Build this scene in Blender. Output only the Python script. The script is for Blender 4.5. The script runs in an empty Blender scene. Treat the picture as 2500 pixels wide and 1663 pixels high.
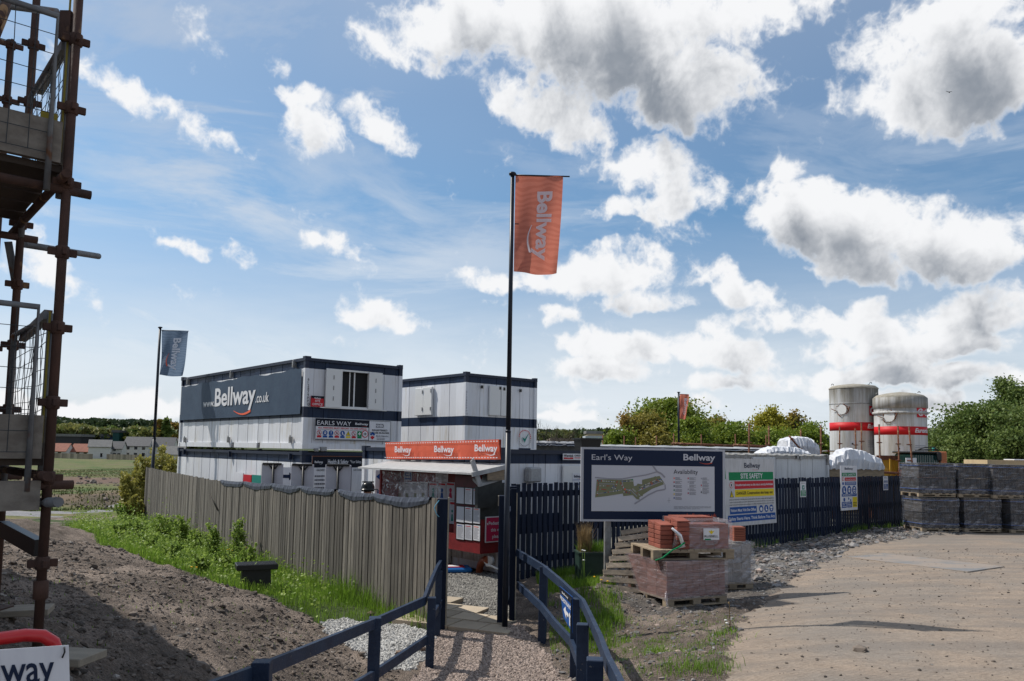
import bpy, bmesh, math, random
import numpy as np
from mathutils import Vector, Matrix
random.seed(7); rng = np.random.default_rng(7)
R = math.radians
scn = bpy.context.scene
C = scn.collection

# ------------------------------------------------------------------ camera
EYE = 2.55
FPX, CX, CY = 1944.0, 1250.0, 941.0
PITCH, ROLL = math.atan(159.0/1944.0), R(0.963)
_r0 = Vector((1,0,0)); _f = Vector((0,math.cos(PITCH),math.sin(PITCH))); _u0 = Vector((0,-math.sin(PITCH),math.cos(PITCH)))
_r = _r0*math.cos(ROLL)+_u0*math.sin(ROLL); _u = -_r0*math.sin(ROLL)+_u0*math.cos(ROLL)
cd = bpy.data.cameras.new('camera'); cam = bpy.data.objects.new('camera', cd); C.objects.link(cam)
cd.sensor_width = 36.0; cd.lens = FPX/2500*36; cd.shift_y = (CY-831.5)/2500
cd.clip_start = 0.05; cd.clip_end = 6000
cam.matrix_world = Matrix(((_r.x,_u.x,-_f.x,0),(_r.y,_u.y,-_f.y,0),(_r.z,_u.z,-_f.z,EYE),(0,0,0,1)))
scn.camera = cam

def ray(px, py):
    d = _f + _r*((px-CX)/FPX) + _u*((CY-py)/FPX)
    return d/d.y                                   # one metre forward along y
def P(px, py, Y):                                  # photograph pixel + forward distance -> world point
    d = ray(px, py); return Vector((d.x*Y, Y, EYE+d.z*Y))

# ------------------------------------------------------------------ sun and sky
SUN_AZ = 23.0      # shadows run to the right and 23 degrees towards the camera
SUN_EL = 49.0
_a, _e = R(SUN_AZ), R(SUN_EL)
to_sun = Vector((-math.cos(_a)*math.cos(_e), math.sin(_a)*math.cos(_e), math.sin(_e)))
sl = bpy.data.lights.new('sun', 'SUN'); so = bpy.data.objects.new('sun', sl); C.objects.link(so)
sl.energy = 4.8; sl.angle = R(0.5); sl.color = (1.0, .95, .87)
so.rotation_euler = to_sun.to_track_quat('Z', 'Y').to_euler()
scn.view_settings.view_transform = 'Standard'; scn.view_settings.look = 'None'
scn.view_settings.exposure = -0.02; scn.view_settings.gamma = 1
scn.render.engine = 'CYCLES'
try:
    scn.cycles.transparent_max_bounces = 16; scn.cycles.max_bounces = 6
except Exception: pass

W = bpy.data.worlds.new('World'); scn.world = W; W.use_nodes = True
WN = W.node_tree; WN.nodes.clear()
def azel(px, py):
    d = ray(px, py); return math.atan2(d.x, d.y), math.atan2(d.z, math.hypot(d.x, d.y))

class NG:                                          # tiny helper for node graphs
    def __init__(s, tree): s.t = tree
    def n(s, typ, **kw):
        nd = s.t.nodes.new(typ)
        for k, v in kw.items(): setattr(nd, k, v)
        return nd
    def link(s, a, b): s.t.links.new(a, b)
    def put(s, sock, v):
        if isinstance(v, bpy.types.NodeSocket): s.t.links.new(v, sock)
        else: sock.default_value = v
    def m(s, op, a, b=None, c=None, clamp=False):
        nd = s.t.nodes.new('ShaderNodeMath'); nd.operation = op; nd.use_clamp = clamp
        s.put(nd.inputs[0], a)
        if b is not None: s.put(nd.inputs[1], b)
        if c is not None: s.put(nd.inputs[2], c)
        return nd.outputs[0]
    def noise(s, vec, scale, detail=4, rough=.5, dist=0):
        nd = s.t.nodes.new('ShaderNodeTexNoise'); s.put(nd.inputs['Vector'], vec)
        nd.inputs['Scale'].default_value = scale; nd.inputs['Detail'].default_value = detail
        nd.inputs['Roughness'].default_value = rough; nd.inputs['Distortion'].default_value = dist
        return nd.outputs['Fac']
    def xyz(s, x, y, z=0.0):
        nd = s.t.nodes.new('ShaderNodeCombineXYZ')
        for i, v in enumerate((x, y, z)): s.put(nd.inputs[i], v)
        return nd.outputs[0]
    def sep(s, v):
        nd = s.t.nodes.new('ShaderNodeSeparateXYZ'); s.put(nd.inputs[0], v); return nd.outputs
    def mapr(s, v, a, b, c=0.0, d=1.0, smooth=False):
        nd = s.t.nodes.new('ShaderNodeMapRange'); nd.clamp = True
        if smooth: nd.interpolation_type = 'SMOOTHSTEP'
        s.put(nd.inputs[0], v)
        for i, k in enumerate((a, b, c, d)): nd.inputs[i+1].default_value = k
        return nd.outputs[0]
    def mix(s, f, a, b, blend='MIX'):
        nd = s.t.nodes.new('ShaderNodeMix'); nd.data_type = 'RGBA'; nd.blend_type = blend
        s.put(nd.inputs[0], f)
        for k, v in ((6, a), (7, b)):
            if isinstance(v, bpy.types.NodeSocket): s.t.links.new(v, nd.inputs[k])
            else: nd.inputs[k].default_value = (v[0], v[1], v[2], 1)
        return nd.outputs[2]

# cumulus clouds: where each bank of cloud stands in the sky (azimuth, elevation, half width, half height, turn, weight)
CLOUDS = []
def cl(px, py, wx, wy, rot=0, wt=1.0):
    a, e = azel(px, py); a1, _ = azel(px+wx, py); _, e1 = azel(px, py-wy)
    CLOUDS.append((a, e, abs(a1-a), abs(e1-e), R(rot), wt))
# big bank at the top
cl(1170, 60, 190, 120, 0, 1.0); cl(1420, 100, 320, 160, 0, 1.3); cl(1560, 200, 330, 120, -8, 1.1); cl(1300, 250, 210, 75, -25, .8); cl(1720, 60, 260, 90, 0, .9)
cl(1050, 150, 130, 40, -18, .45)
cl(2250, 90, 250, 110, 0, 1.0); cl(2400, 200, 250, 120, 0, 1.0); cl(2090, 250, 90, 45, 0, .6); cl(2450, 20, 200, 90, 0, .8)
# small clouds left
cl(300, 240, 100, 42, -25, .62); cl(430, 300, 110, 38, -25, .66); cl(530, 345, 60, 24, -18, .5)
cl(730, 230, 55, 28, 10, .45); cl(760, 330, 70, 85, 25, .62); cl(940, 310, 80, 46, -25, .66); cl(670, 155, 38, 24, 0, .4)
cl(120, 660, 100, 50, -30, .85); cl(60, 640, 60, 60, 0, .5)
cl(470, 610, 45, 18, 0, .5); cl(565, 610, 38, 26, -15, .5); cl(830, 610, 55, 26, -15, .6); cl(755, 585, 24, 16, 0, .45)
cl(950, 770, 95, 34, -8, .85)
# centre right
cl(1600, 400, 75, 55, 0, .7); cl(1640, 450, 150, 60, -8, .85); cl(1480, 420, 60, 30, -10, .45); cl(1580, 510, 140, 30, 3, .7)
cl(1930, 420, 50, 30, 30, .42)
cl(1215, 680, 70, 32, 0, .7); cl(1500, 665, 190, 52, 0, .95); cl(1560, 720, 110, 34, 0, .75); cl(1680, 650, 60, 28, -10, .5); cl(1330, 660, 70, 28, 0, .5)
cl(1370, 755, 40, 24, 0, .55)
cl(2060, 560, 210, 95, -8, 1.25); cl(2010, 500, 110, 55, 0, .9); cl(2260, 580, 190, 75, -15, 1.05); cl(2400, 620, 160, 60, 0, .95); cl(2100, 660, 120, 38, -5, .7)
cl(2450, 560, 100, 50, 0, .6)
cl(1830, 720, 90, 40, -20, .75); cl(1900, 790, 110, 40, -8, .85); cl(2100, 800, 130, 34, 0, .9); cl(2120, 760, 50, 26, 0, .6); cl(1770, 660, 40, 30, 0, .4)
cl(2400, 760, 170, 55, 5, .9); cl(2300, 830, 220, 40, 0, .9)
cl(1420, 835, 50, 30, 0, .6); cl(1610, 850, 170, 48, -5, .95); cl(1790, 860, 130, 42, -8, .85); cl(1500, 905, 120, 30, 0, .8); cl(1760, 935, 110, 26, 0, .7)
cl(2020, 860, 110, 28, 0, .6); cl(1960, 925, 150, 34, 0, .85); cl(2180, 915, 120, 38, 0, .9); cl(2400, 925, 170, 44, 0, .95); cl(2300, 995, 200, 26, 0, .75); cl(1650, 985, 120, 18, 0, .6)
cl(1750, 800, 60, 26, 0, .45); cl(2240, 870, 90, 24, 0, .5)
# bank over the left horizon
cl(230, 1000, 130, 36, 0, .85); cl(350, 1000, 130, 40, 0, .8); cl(80, 1010, 150, 30, 0, .75); cl(1380, 1030, 140, 16, 0, .6); cl(1390, 1000, 60, 14, 0, .3)

# the cloud field is computed once from noise over the part of the sky in front (azimuth, elevation) ...
AZ0, AZ1, EL0, EL1 = R(-46), R(46), R(-4), R(42); SW, SH = 2760, 1380
_ctab = np.random.default_rng(3).random((257, 257)).astype(np.float32); _ctab[256] = _ctab[0]; _ctab[:, 256] = _ctab[:, 0]
def cnoise(x, y):
    xf = np.floor(x); yf = np.floor(y); fx = x-xf; fy = y-yf; xi = xf.astype(np.int32) & 255; yi = yf.astype(np.int32) & 255
    fx = fx*fx*fx*(fx*(fx*6-15)+10); fy = fy*fy*fy*(fy*(fy*6-15)+10)
    t = _ctab; return (t[xi, yi]*(1-fx)+t[xi+1, yi]*fx)*(1-fy)+(t[xi, yi+1]*(1-fx)+t[xi+1, yi+1]*fx)*fy
def cfbm(x, y, sc, oc, g=.55, bil=False):
    s = 0; a = 1.0; t = 0; c, n = math.cos(.6), math.sin(.6)
    for k in range(oc):
        v = cnoise(x*sc+11.7*k+31, y*sc+7.3*k+53)
        if bil: v = 1-np.abs(2*v-1)
        s = s+a*v; t += a; a *= g; sc *= 2.03; x, y = x*c-y*n, x*n+y*c
    return s/t
_aa, _ee = np.meshgrid(np.linspace(AZ0, AZ1, SW, dtype=np.float32), np.linspace(EL0, EL1, SH, dtype=np.float32))
_wx = (cfbm(_aa, _ee, 14, 4)-.5)*.045+(cfbm(_aa+5, _ee, 50, 3)-.5)*.014; _wy = (cfbm(_aa, _ee+9, 14, 4)-.5)*.036+(cfbm(_aa, _ee+5, 50, 3)-.5)*.012
ua, ue = _aa+_wx, _ee+_wy
acc = np.full(_aa.shape, -.55, np.float32)
for (a, e, wx, wy, rot, wt) in CLOUDS:
    r_ = max(wx, wy)*1.5+.09
    i0, i1 = [int(np.clip((v-AZ0)/(AZ1-AZ0)*SW, 0, SW)) for v in (a-r_, a+r_)]; j0, j1 = [int(np.clip((v-EL0)/(EL1-EL0)*SH, 0, SH)) for v in (e-r_, e+r_)]
    if i1 <= i0 or j1 <= j0: continue
    x = ua[j0:j1, i0:i1]-a; y = ue[j0:j1, i0:i1]-e; c, n = math.cos(-rot), math.sin(-rot)
    X, Y = x*c-y*n, x*n+y*c; Y = np.where(Y < 0, Y*1.25, Y)                     # flatter bases
    L = (X/(wx*1.2))**2+(Y/(wy*1.25))**2; v = np.maximum(1-L, -1)*wt
    old = acc[j0:j1, i0:i1]; k_ = .3; h_ = np.clip(.5+.5*(v-old)/k_, 0, 1); acc[j0:j1, i0:i1] = old*(1-h_)+v*h_+k_*h_*(1-h_)*.6
DD = acc*1.15+.10+(cfbm(_aa, _ee, 15, 8, .64)-.5)*2.3+(cfbm(ua, ue, 30, 6, .62, True)-.62)*1.0
def shift(A, da, de):
    i = int(round(da/(AZ1-AZ0)*SW)); j = int(round(de/(EL1-EL0)*SH)); B = np.roll(A, (-j, -i), (0, 1))
    if j > 0: B[-j:] = A[-1:]
    return B
def sstep(x, a, b): t = np.clip((x-a)/(b-a), 0, 1); return t*t*(3-2*t)
_al = sstep(DD, -.06, .80)**1.1
_P = np.clip(DD+.15, 0, 1.7)
_occ = sum(shift(_P, -.003*k, .0095*k)*w for k, w in zip(range(1, 9), (1, 1, 1, 1, .9, .8, .7, .6)))/7
_occ1 = shift(_P, -.004, .007)
_sh = sstep(_occ*.8+_occ1*.2+(cfbm(ua, ue, 24, 5)-.5)*.7, .55, 1.8)*sstep(_P, .25, 1.0)
_sh = np.clip(_sh*(.78+.4*cfbm(ua, ue, 12, 5)), 0, 1)
# high thin cloud: long feathered streaks
def _streak(ang, along, across, seed, oc=6):
    c, n = math.cos(ang), math.sin(ang); wob = (cfbm(_aa+seed, _ee, 3, 3)-.5)*.07
    u = _aa*c+_ee*n; v = -_aa*n+_ee*c+wob; return cfbm(u*along/10+seed, v*across/10+seed, 10, oc, .62)
def _patch(px, py, wx, wy, rot=0):
    a, e = azel(px, py); a1, _ = azel(px+wx, py); _, e1 = azel(px, py-wy); x = _aa-a; y = _ee-e; c, n = math.cos(R(-rot)), math.sin(R(-rot)); return np.clip(1.25-np.sqrt(((x*c-y*n)/(a1-a))**2+((x*n+y*c)/(e1-e))**2)*1.0, 0, 1)
_s1 = _streak(R(-9), 4, 17, 3, 8); _s2 = _streak(R(-15), 3, 13, 7, 8); _s3 = _streak(R(20), 4, 10, 11, 8)
_ci = sstep(_s1, .34, .74)*_patch(650, 480, 560, 170, -8)*1.25
_ci = np.maximum(_ci, sstep(_s2, .28, .70)*_patch(650, 850, 850, 190, -8)*1.3)
_ci = np.maximum(_ci, sstep(_s3, .25, .75)*_patch(420, 90, 900, 380, 10)*.95)
_ci = np.maximum(_ci, sstep(_s1, .42, .75)*_patch(1500, 330, 900, 200, -6)*.6)
_ci = np.maximum(_ci, sstep(_s2, .40, .70)*_patch(1900, 400, 700, 500, -10)*.5)
_ci = np.clip(_ci, 0, 1)
img = bpy.data.images.new('cloud_cover', SW, SH, alpha=False, float_buffer=True); img.colorspace_settings.name = 'Non-Color'
_px = np.ones((SH, SW, 4), np.float32); _px[..., 0] = _al; _px[..., 1] = _sh; _px[..., 2] = _ci
img.pixels.foreach_set(_px.ravel()); img.update(); del _px

N = NG(WN)
tc = N.n('ShaderNodeTexCoord'); s3 = N.sep(tc.outputs['Generated'])
az = N.m('ARCTAN2', s3[0], s3[1]); el = N.m('ARCSINE', s3[2])
ti = N.n('ShaderNodeTexImage'); ti.image = img; ti.extension = 'EXTEND'; ti.interpolation = 'Cubic'
N.link(N.xyz(N.mapr(az, AZ0, AZ1), N.mapr(el, EL0, EL1), 0), ti.inputs['Vector'])
ts = N.n('ShaderNodeSeparateColor'); N.link(ti.outputs['Color'], ts.inputs[0])
# ... and plain noise clouds cover the rest of the sky
gn = N.noise(tc.outputs['Generated'], 3.2, 6, .6)
win = N.m('MULTIPLY', N.m('MULTIPLY', N.mapr(az, AZ0, AZ0+.08), N.mapr(az, AZ1-.08, AZ1, 1, 0)), N.mapr(el, EL1-.08, EL1, 1, 0))
def wmix(a, b): return N.m('ADD', N.m('MULTIPLY', a, win), N.m('MULTIPLY', b, N.m('SUBTRACT', 1.0, win)))
alpha = wmix(ts.outputs[0], N.mapr(gn, .5, .6, 0, 1, True)); shade = wmix(ts.outputs[1], N.mapr(gn, .55, .7, 0, .8))
sky = N.n('ShaderNodeTexSky', sky_type='NISHITA'); sky.sun_disc = False
sky.sun_elevation = _e; sky.sun_rotation = math.atan2(to_sun.x, to_sun.y)
sky.air_density = 1.0; sky.dust_density = 1.2; sky.ozone_density = 2.2
skyc = N.mix(1.0, sky.outputs[0], N.mix(N.mapr(el, .02, .3), (1.1, 1.12, 1.28), (.92, 1.28, 1.42)), 'MULTIPLY')
# thin streaky high cloud
cs = N.n('ShaderNodeMapping'); cs.inputs['Rotation'].default_value = (0, 0, R(14)); cs.inputs['Scale'].default_value = (1.6, 7.5, 1)
N.link(N.xyz(az, el, 0.3), cs.inputs['Vector'])
c1 = N.noise(cs.outputs[0], 1.6, 7, .62, .5); c2 = N.noise(N.xyz(az, el, 3.0), 2.2, 3)
cir = N.m('MULTIPLY', N.mapr(c1, .40, .70, 0, 1, True), N.mapr(c2, .32, .60, .25, .85))
low = N.mapr(el, .0, .34, 1.0, 0, True)             # paler towards the horizon
cir = N.m('MAXIMUM', cir, N.m('MULTIPLY', low, N.mapr(c1, .3, .6, .6, 1)))
cir = N.m('MAXIMUM', cir, N.m('MULTIPLY', N.m('MULTIPLY', ts.outputs[2], win), .78))
veil = N.m('MULTIPLY', N.mapr(el, .26, .55, 0, .55), N.mapr(c2, .3, .6, .6, 1))
cir = N.m('MAXIMUM', cir, veil)
skyc = N.mix(cir, skyc, N.mix(N.mapr(el, .12, .42), (9.2, 10.0, 10.8), (5.6, 6.6, 8.2)))
cloudc = N.mix(shade, (11.0, 11.1, 11.3), (3.1, 3.5, 4.1))
skyc = N.mix(alpha, skyc, cloudc)
W.cycles.sampling_method = 'MANUAL'; W.cycles.sample_map_resolution = 512
bg = N.n('ShaderNodeBackground'); N.link(skyc, bg.inputs['Color']); bg.inputs['Strength'].default_value = .085
out = N.n('ShaderNodeOutputWorld'); N.link(bg.outputs[0], out.inputs['Surface'])

# ------------------------------------------------------------------ object helpers
def thing(name, label, cat, loc=(0,0,0), rotz=0, group=None):
    o = bpy.data.objects.new(name, None); C.objects.link(o); o.location = loc; o.rotation_euler = (0,0,rotz)
    o.empty_display_size = .1
    o['label'] = label; o['category'] = cat
    if group: o['group'] = group
    return o
def tag(o, label, cat, group=None, kind=None):
    o['label'] = label; o['category'] = cat
    if group: o['group'] = group
    if kind: o['kind'] = kind
    return o
def struct(o): o['kind'] = 'structure'; return o
def dup(root, loc, rotz=None, label=None):
    r = root.copy(); C.objects.link(r); r.location = loc
    if rotz is not None: r.rotation_euler = (0,0,rotz)
    if label: r['label'] = label
    for ch in list(root.children):
        c = ch.copy(); C.objects.link(c); c.parent = r
        for g in ch.children:
            d = g.copy(); C.objects.link(d); d.parent = c
    return r

class MB:
    """collects shapes into ONE mesh object"""
    def __init__(s): s.gid = []; s.ng = 0; s.v = []; s.f = []; s.mi = []; s.t = []; s.sm = []; s.cur = 0; s.tone = .5; s.smooth = False
    def add(s, verts, faces):
        b = len(s.v); s.v.extend([tuple(p) for p in verts])
        for f in faces:
            s.f.append([b+i for i in f]); s.mi.append(s.cur); s.t.append(s.tone); s.sm.append(s.smooth); s.gid.append(s.ng)
        s.ng += 1; return s
    def box(s, x0, y0, z0, x1, y1, z1, M=None):
        vs = [Vector((x, y, z)) for z in (z0, z1) for y in (y0, y1) for x in (x0, x1)]
        if M is not None: vs = [M @ v for v in vs]
        return s.add(vs, [(0,2,3,1),(4,5,7,6),(0,1,5,4),(2,6,7,3),(0,4,6,2),(1,3,7,5)])
    def cbox(s, x0, y0, z0, x1, y1, z1, b=.01, M=None):     # box with chamfered edges
        bm = bmesh.new(); bmesh.ops.create_cube(bm, size=1)
        for v in bm.verts:
            v.co = Vector(((x0+x1)/2+v.co.x*(x1-x0), (y0+y1)/2+v.co.y*(y1-y0), (z0+z1)/2+v.co.z*(z1-z0)))
        bmesh.ops.bevel(bm, geom=list(bm.edges), offset=b, segments=1, affect='EDGES')
        if M is not None: bm.transform(M)
        bm.verts.index_update()
        s.add([v.co.copy() for v in bm.verts], [[v.index for v in f.verts] for f in bm.faces]); bm.free(); return s
    def bar(s, p, q, w, h, up=Vector((0,0,1))):              # rectangular bar between two points
        p = Vector(p); q = Vector(q); d = (q-p); L = d.length
        if L < 1e-6: return s
        d /= L; side = d.cross(up)
        if side.length < 1e-4: side = d.cross(Vector((0,1,0)))
        side.normalize(); u2 = side.cross(d)
        vs = []
        for c in (p, q):
            for a, b in ((-1,-1),(1,-1),(1,1),(-1,1)): vs.append(c+side*(a*w/2)+u2*(b*h/2))
        return s.add(vs, [(0,1,2,3)[::-1],(4,5,6,7),(0,4,5,1)[::-1],(1,5,6,2)[::-1],(2,6,7,3)[::-1],(3,7,4,0)[::-1]])
    def tube(s, pts, r, n=8, cap=True):
        pts = [Vector(p) for p in pts]; rs = r if isinstance(r, (list, tuple)) else [r]*len(pts)
        vs = []; prev = None
        for i, p in enumerate(pts):
            d = (pts[min(i+1, len(pts)-1)]-pts[max(i-1, 0)]).normalized()
            if prev is None:
                a = d.orthogonal().normalized()
            else:
                a = prev - d*prev.dot(d)
                a = a.normalized() if a.length > 1e-6 else d.orthogonal().normalized()
            prev = a; b = d.cross(a)
            for k in range(n):
                t = 2*math.pi*k/n; vs.append(p+(a*math.cos(t)+b*math.sin(t))*rs[i])
        fs = [(i*n+k, i*n+(k+1)%n, (i+1)*n+(k+1)%n, (i+1)*n+k) for i in range(len(pts)-1) for k in range(n)]
        sm = s.smooth; s.smooth = True; s.add(vs, fs); s.smooth = sm
        if cap: 
            m = (len(pts)-1)*n
            b = len(s.v)-len(vs)
            for f in ([b+k for k in range(n)][::-1], [b+m+k for k in range(n)]):
                s.f.append(f); s.mi.append(s.cur); s.t.append(s.tone); s.sm.append(False); s.gid.append(s.ng-1)
        return s
    def lathe(s, prof, n=32, c=(0,0,0)):
        vs = []; 
        for (r, z) in prof:
            for k in range(n):
                t = 2*math.pi*k/n; vs.append((c[0]+r*math.cos(t), c[1]+r*math.sin(t), c[2]+z))
        fs = [(i*n+k, i*n+(k+1)%n, (i+1)*n+(k+1)%n, (i+1)*n+k) for i in range(len(prof)-1) for k in range(n)]
        sm = s.smooth; s.smooth = True; s.add(vs, fs); s.smooth = sm; return s
    def obj(s, name, mats, parent=None, world=False):
        if world and parent is not None:
            Mi = (Matrix.Translation(parent.location) @ Matrix.Rotation(parent.rotation_euler[2], 4, 'Z')).inverted(); s.v = [tuple(Mi @ Vector(p)) for p in s.v]
        me = bpy.data.meshes.new(name); me.from_pydata(s.v, [], s.f)
        if not isinstance(mats, (list, tuple)): mats = [mats]
        for m in mats: me.materials.append(m)
        me.polygons.foreach_set('material_index', s.mi); me.polygons.foreach_set('use_smooth', s.sm)
        a = me.attributes.new('tone', 'FLOAT', 'FACE'); a.data.foreach_set('value', s.t)
        me.update()
        o = bpy.data.objects.new(name, me); C.objects.link(o)
        if parent is not None: o.parent = parent
        return o

def split_obj(mb, name, mats, parent, per=1):
    """every 'per' shapes that were added become one object of their own"""
    out = []; groups = {}
    for i, f in enumerate(mb.f): groups.setdefault(mb.gid[i]//per, []).append(i)
    for g, idx in groups.items():
        used = sorted({v for i in idx for v in mb.f[i]}); mp = {v: k for k, v in enumerate(used)}; n = MB()
        n.v = [mb.v[v] for v in used]; n.f = [[mp[v] for v in mb.f[i]] for i in idx]; n.mi = [mb.mi[i] for i in idx]; n.t = [mb.t[i] for i in idx]; n.sm = [mb.sm[i] for i in idx]
        out.append(n.obj(name, mats, parent))
    return out
def np_mesh(name, verts, faces, mats, parent=None, tone=None, smooth=False, mi=None):
    """verts (n,3), faces (m,k) arrays -> object"""
    verts = np.asarray(verts, np.float32); faces = np.asarray(faces, np.int32)
    me = bpy.data.meshes.new(name); k = faces.shape[1]; m = len(faces)
    me.vertices.add(len(verts)); me.vertices.foreach_set('co', verts.ravel())
    me.loops.add(m*k); me.loops.foreach_set('vertex_index', faces.ravel())
    me.polygons.add(m); me.polygons.foreach_set('loop_start', np.arange(0, m*k, k, dtype=np.int32))
    if not isinstance(mats, (list, tuple)): mats = [mats]
    for x in mats: me.materials.append(x)
    if mi is not None: me.polygons.foreach_set('material_index', np.asarray(mi, np.int32))
    me.polygons.foreach_set('use_smooth', np.full(m, smooth))
    me.update(calc_edges=True)
    if tone is not None:
        a = me.attributes.new('tone', 'FLOAT', 'FACE'); a.data.foreach_set('value', np.asarray(tone, np.float32))
    o = bpy.data.objects.new(name, me); C.objects.link(o)
    if parent is not None: o.parent = parent
    return o

# ------------------------------------------------------------------ materials
MATS = {}
def mat(name, col, rough=.7, col2=None, scale=6.0, stretch=(1,1,1), bump=0.0, bscale=40.0, metal=0.0, tone=0.0, spec=.4,
        detail=5, lo=.35, hi=.65, third=None, coat=0.0, trans=0.0, bstretch=None, bdist=.01):
    if name in MATS: return MATS[name]
    m = bpy.data.materials.new(name); m.use_nodes = True; t = m.node_tree; b = t.nodes['Principled BSDF']; g = NG(t)
    tcn = g.n('ShaderNodeTexCoord'); mp = g.n('ShaderNodeMapping'); mp.inputs['Scale'].default_value = stretch
    g.link(tcn.outputs['Object'], mp.inputs['Vector'])
    c = col
    if col2 is not None:
        f = g.mapr(g.noise(mp.outputs[0], scale, detail, .6), lo, hi)
        c = g.mix(f, col, col2)
    if third is not None:                              # (colour, scale, lo, hi): sparse marks
        f = g.mapr(g.noise(mp.outputs[0], third[1], 3, .6), third[2], third[3]); c = g.mix(f, c, third[0])
    if tone:
        at = g.n('ShaderNodeAttribute', attribute_name='tone')
        k = g.m('ADD', 1-tone/2, g.m('MULTIPLY', at.outputs['Fac'], tone))
        kv = g.n('ShaderNodeCombineColor'); 
        for i in range(3): g.link(k, kv.inputs[i])
        c = g.mix(1.0, c if isinstance(c, bpy.types.NodeSocket) else col, kv.outputs[0], 'MULTIPLY')
    if isinstance(c, bpy.types.NodeSocket): g.link(c, b.inputs['Base Color'])
    else: b.inputs['Base Color'].default_value = (*col, 1)
    b.inputs['Roughness'].default_value = rough; b.inputs['Metallic'].default_value = metal
    b.inputs['Specular IOR Level'].default_value = spec
    if coat: b.inputs['Coat Weight'].default_value = coat
    if bump:
        mb = g.n('ShaderNodeMapping'); mb.inputs['Scale'].default_value = bstretch or stretch
        g.link(tcn.outputs['Object'], mb.inputs['Vector'])
        bn = g.n('ShaderNodeBump'); bn.inputs['Strength'].default_value = bump; bn.inputs['Distance'].default_value = bdist
        g.link(g.noise(mb.outputs[0], bscale, 6, .65), bn.inputs['Height']); g.link(bn.outputs[0], b.inputs['Normal'])
    if trans:
        tr = g.n('ShaderNodeBsdfTranslucent'); mx = g.n('ShaderNodeMixShader'); mx.inputs[0].default_value = trans
        if isinstance(c, bpy.types.NodeSocket): g.link(c, tr.inputs[0])
        else: tr.inputs[0].default_value = (*col, 1)
        g.link(b.outputs[0], mx.inputs[1]); g.link(tr.outputs[0], mx.inputs[2])
        g.link(mx.outputs[0], t.nodes['Material Output'].inputs[0])
    MATS[name] = m; return m
# ------------------------------------------------------------------ terrain
CP = [ # (X, Y, height relative to the eye)
 (-.5,12,-2.52),(.0,11,-2.5),(-.5,10,-2.6),(-.3,8.5,-2.58),(-.2,7,-2.45),(0,5,-2.2),(0,2.5,-1.8),(0,0,-1.6),(0,-8,-1.6),
 (-1,14,-2.55),(-3,17,-2.6),(0,16,-2.6),(-6,22,-2.65),(-13,31,-2.7),(0,25,-2.6),(5,25,-2.55),(10,32,-2.5),(20,40,-2.5),(-5,40,-2.65),
 (-1,11.5,-2.52),(-3.4,15,-2.56),(-5,17.2,-2.62),(-7.4,20.5,-2.72),(-12.7,28,-2.7),(-4.1,12.9,-2.3),(-6.0,14.6,-2.2),(-8.6,17.4,-2.2),(-2.4,12.2,-2.5),
 (-10.5,17.9,-1.75),(-6.96,13.9,-1.8),(-5.95,13.0,-1.9),(-4.63,12.0,-2.0),(-3.89,11.7,-2.15),(-3.3,11.5,-2.3),(-2.6,10.8,-2.45),
 (-2.45,4.2,-1.05),(-2.1,3.3,-1.02),(-3.2,5.0,-1.05),(-4.9,7.9,-1.28),(-3.65,7.5,-1.6),(-2.6,6.8,-1.8),(-2.4,8.4,-2.2),(-1.71,5.4,-2.3),(-1.42,8.15,-2.62),
 (-1.3,2.1,-1.45),(-8,5,-1.0),(-10,-4,-1.0),(-15,10,-1.3),(-20,20,-1.9),(-14,24,-2.5),(-12,21.5,-2.3),(-18,34,-2.9),(-12.5,33,-2.9),(-30,40,-3.0),
 (-30,60,-3.2),(-40,115,-4.0),(-90,250,-5.2),(-150,350,-6),(0,120,-3.5),(0,350,-6),(150,350,-5),(80,100,-3),(60,60,-2.7),
 (2.5,7,-2.0),(4,10.3,-2.03),(6,9.5,-2.0),(6,6,-1.9),(3,3,-1.78),(10,8,-1.95),(8,15,-2.1),(12,24,-2.25),(20,24,-2.2),(16,14,-2.05),(30,30,-2.35),(20,0,-1.8),
 (2.35,11.9,-2.32),(3.6,13.7,-2.4),(1.3,17,-2.55),(7.7,23.1,-2.5),(14,28.5,-2.4),(.44,10.8,-2.55),(.73,9.2,-2.6),(.66,7.3,-2.5),(.53,5.1,-2.3),
 (1.1,8.4,-2.2),(1.38,12.5,-2.12),(1.9,12.9,-2.2),(1.3,13.0,-2.2),(5,15,-2.25)]
_cp = np.array(CP, float); _pts = _cp[:, :2]
def _warp(p): 
    p = np.asarray(p, float).copy(); r = np.hypot(p[..., 0], p[..., 1]); k = np.where(r > 40, (40+40*np.log(np.maximum(r, 40)/40))/np.maximum(r, 1e-6), 1.0)
    return p*k[..., None]
_wp = _warp(_pts); _d = np.sqrt(((_wp[:, None]-_wp[None])**2).sum(-1)+.08)
_A = np.zeros((len(_cp)+1,)*2); _A[:-1, :-1] = _d + np.eye(len(_cp))*-.02; _A[-1, :-1] = 1; _A[:-1, -1] = 1
_w = np.linalg.solve(_A, np.append(_cp[:, 2], 0))
def H(x, y):
    x = np.asarray(x, float); y = np.asarray(y, float); sh = x.shape
    p = _warp(np.stack([x.ravel(), y.ravel()], 1)); out = np.empty(len(p))
    for i in range(0, len(p), 20000):
        q = p[i:i+20000]; dd = np.sqrt(((q[:, None]-_wp[None])**2).sum(-1)+.08); out[i:i+20000] = dd @ _w[:-1] + _w[-1]
    r = np.hypot(x, y).ravel(); hill = np.clip((r-420)/700, 0, 1); hill = hill*hill*(3-2*hill)
    out = np.where(r > 350, np.clip(out, -8, 2), out)
    return (out*(1-hill)+hill*22).reshape(sh)+EYE
def Hs(x, y): return float(H(np.array([x]), np.array([y]))[0])
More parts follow.
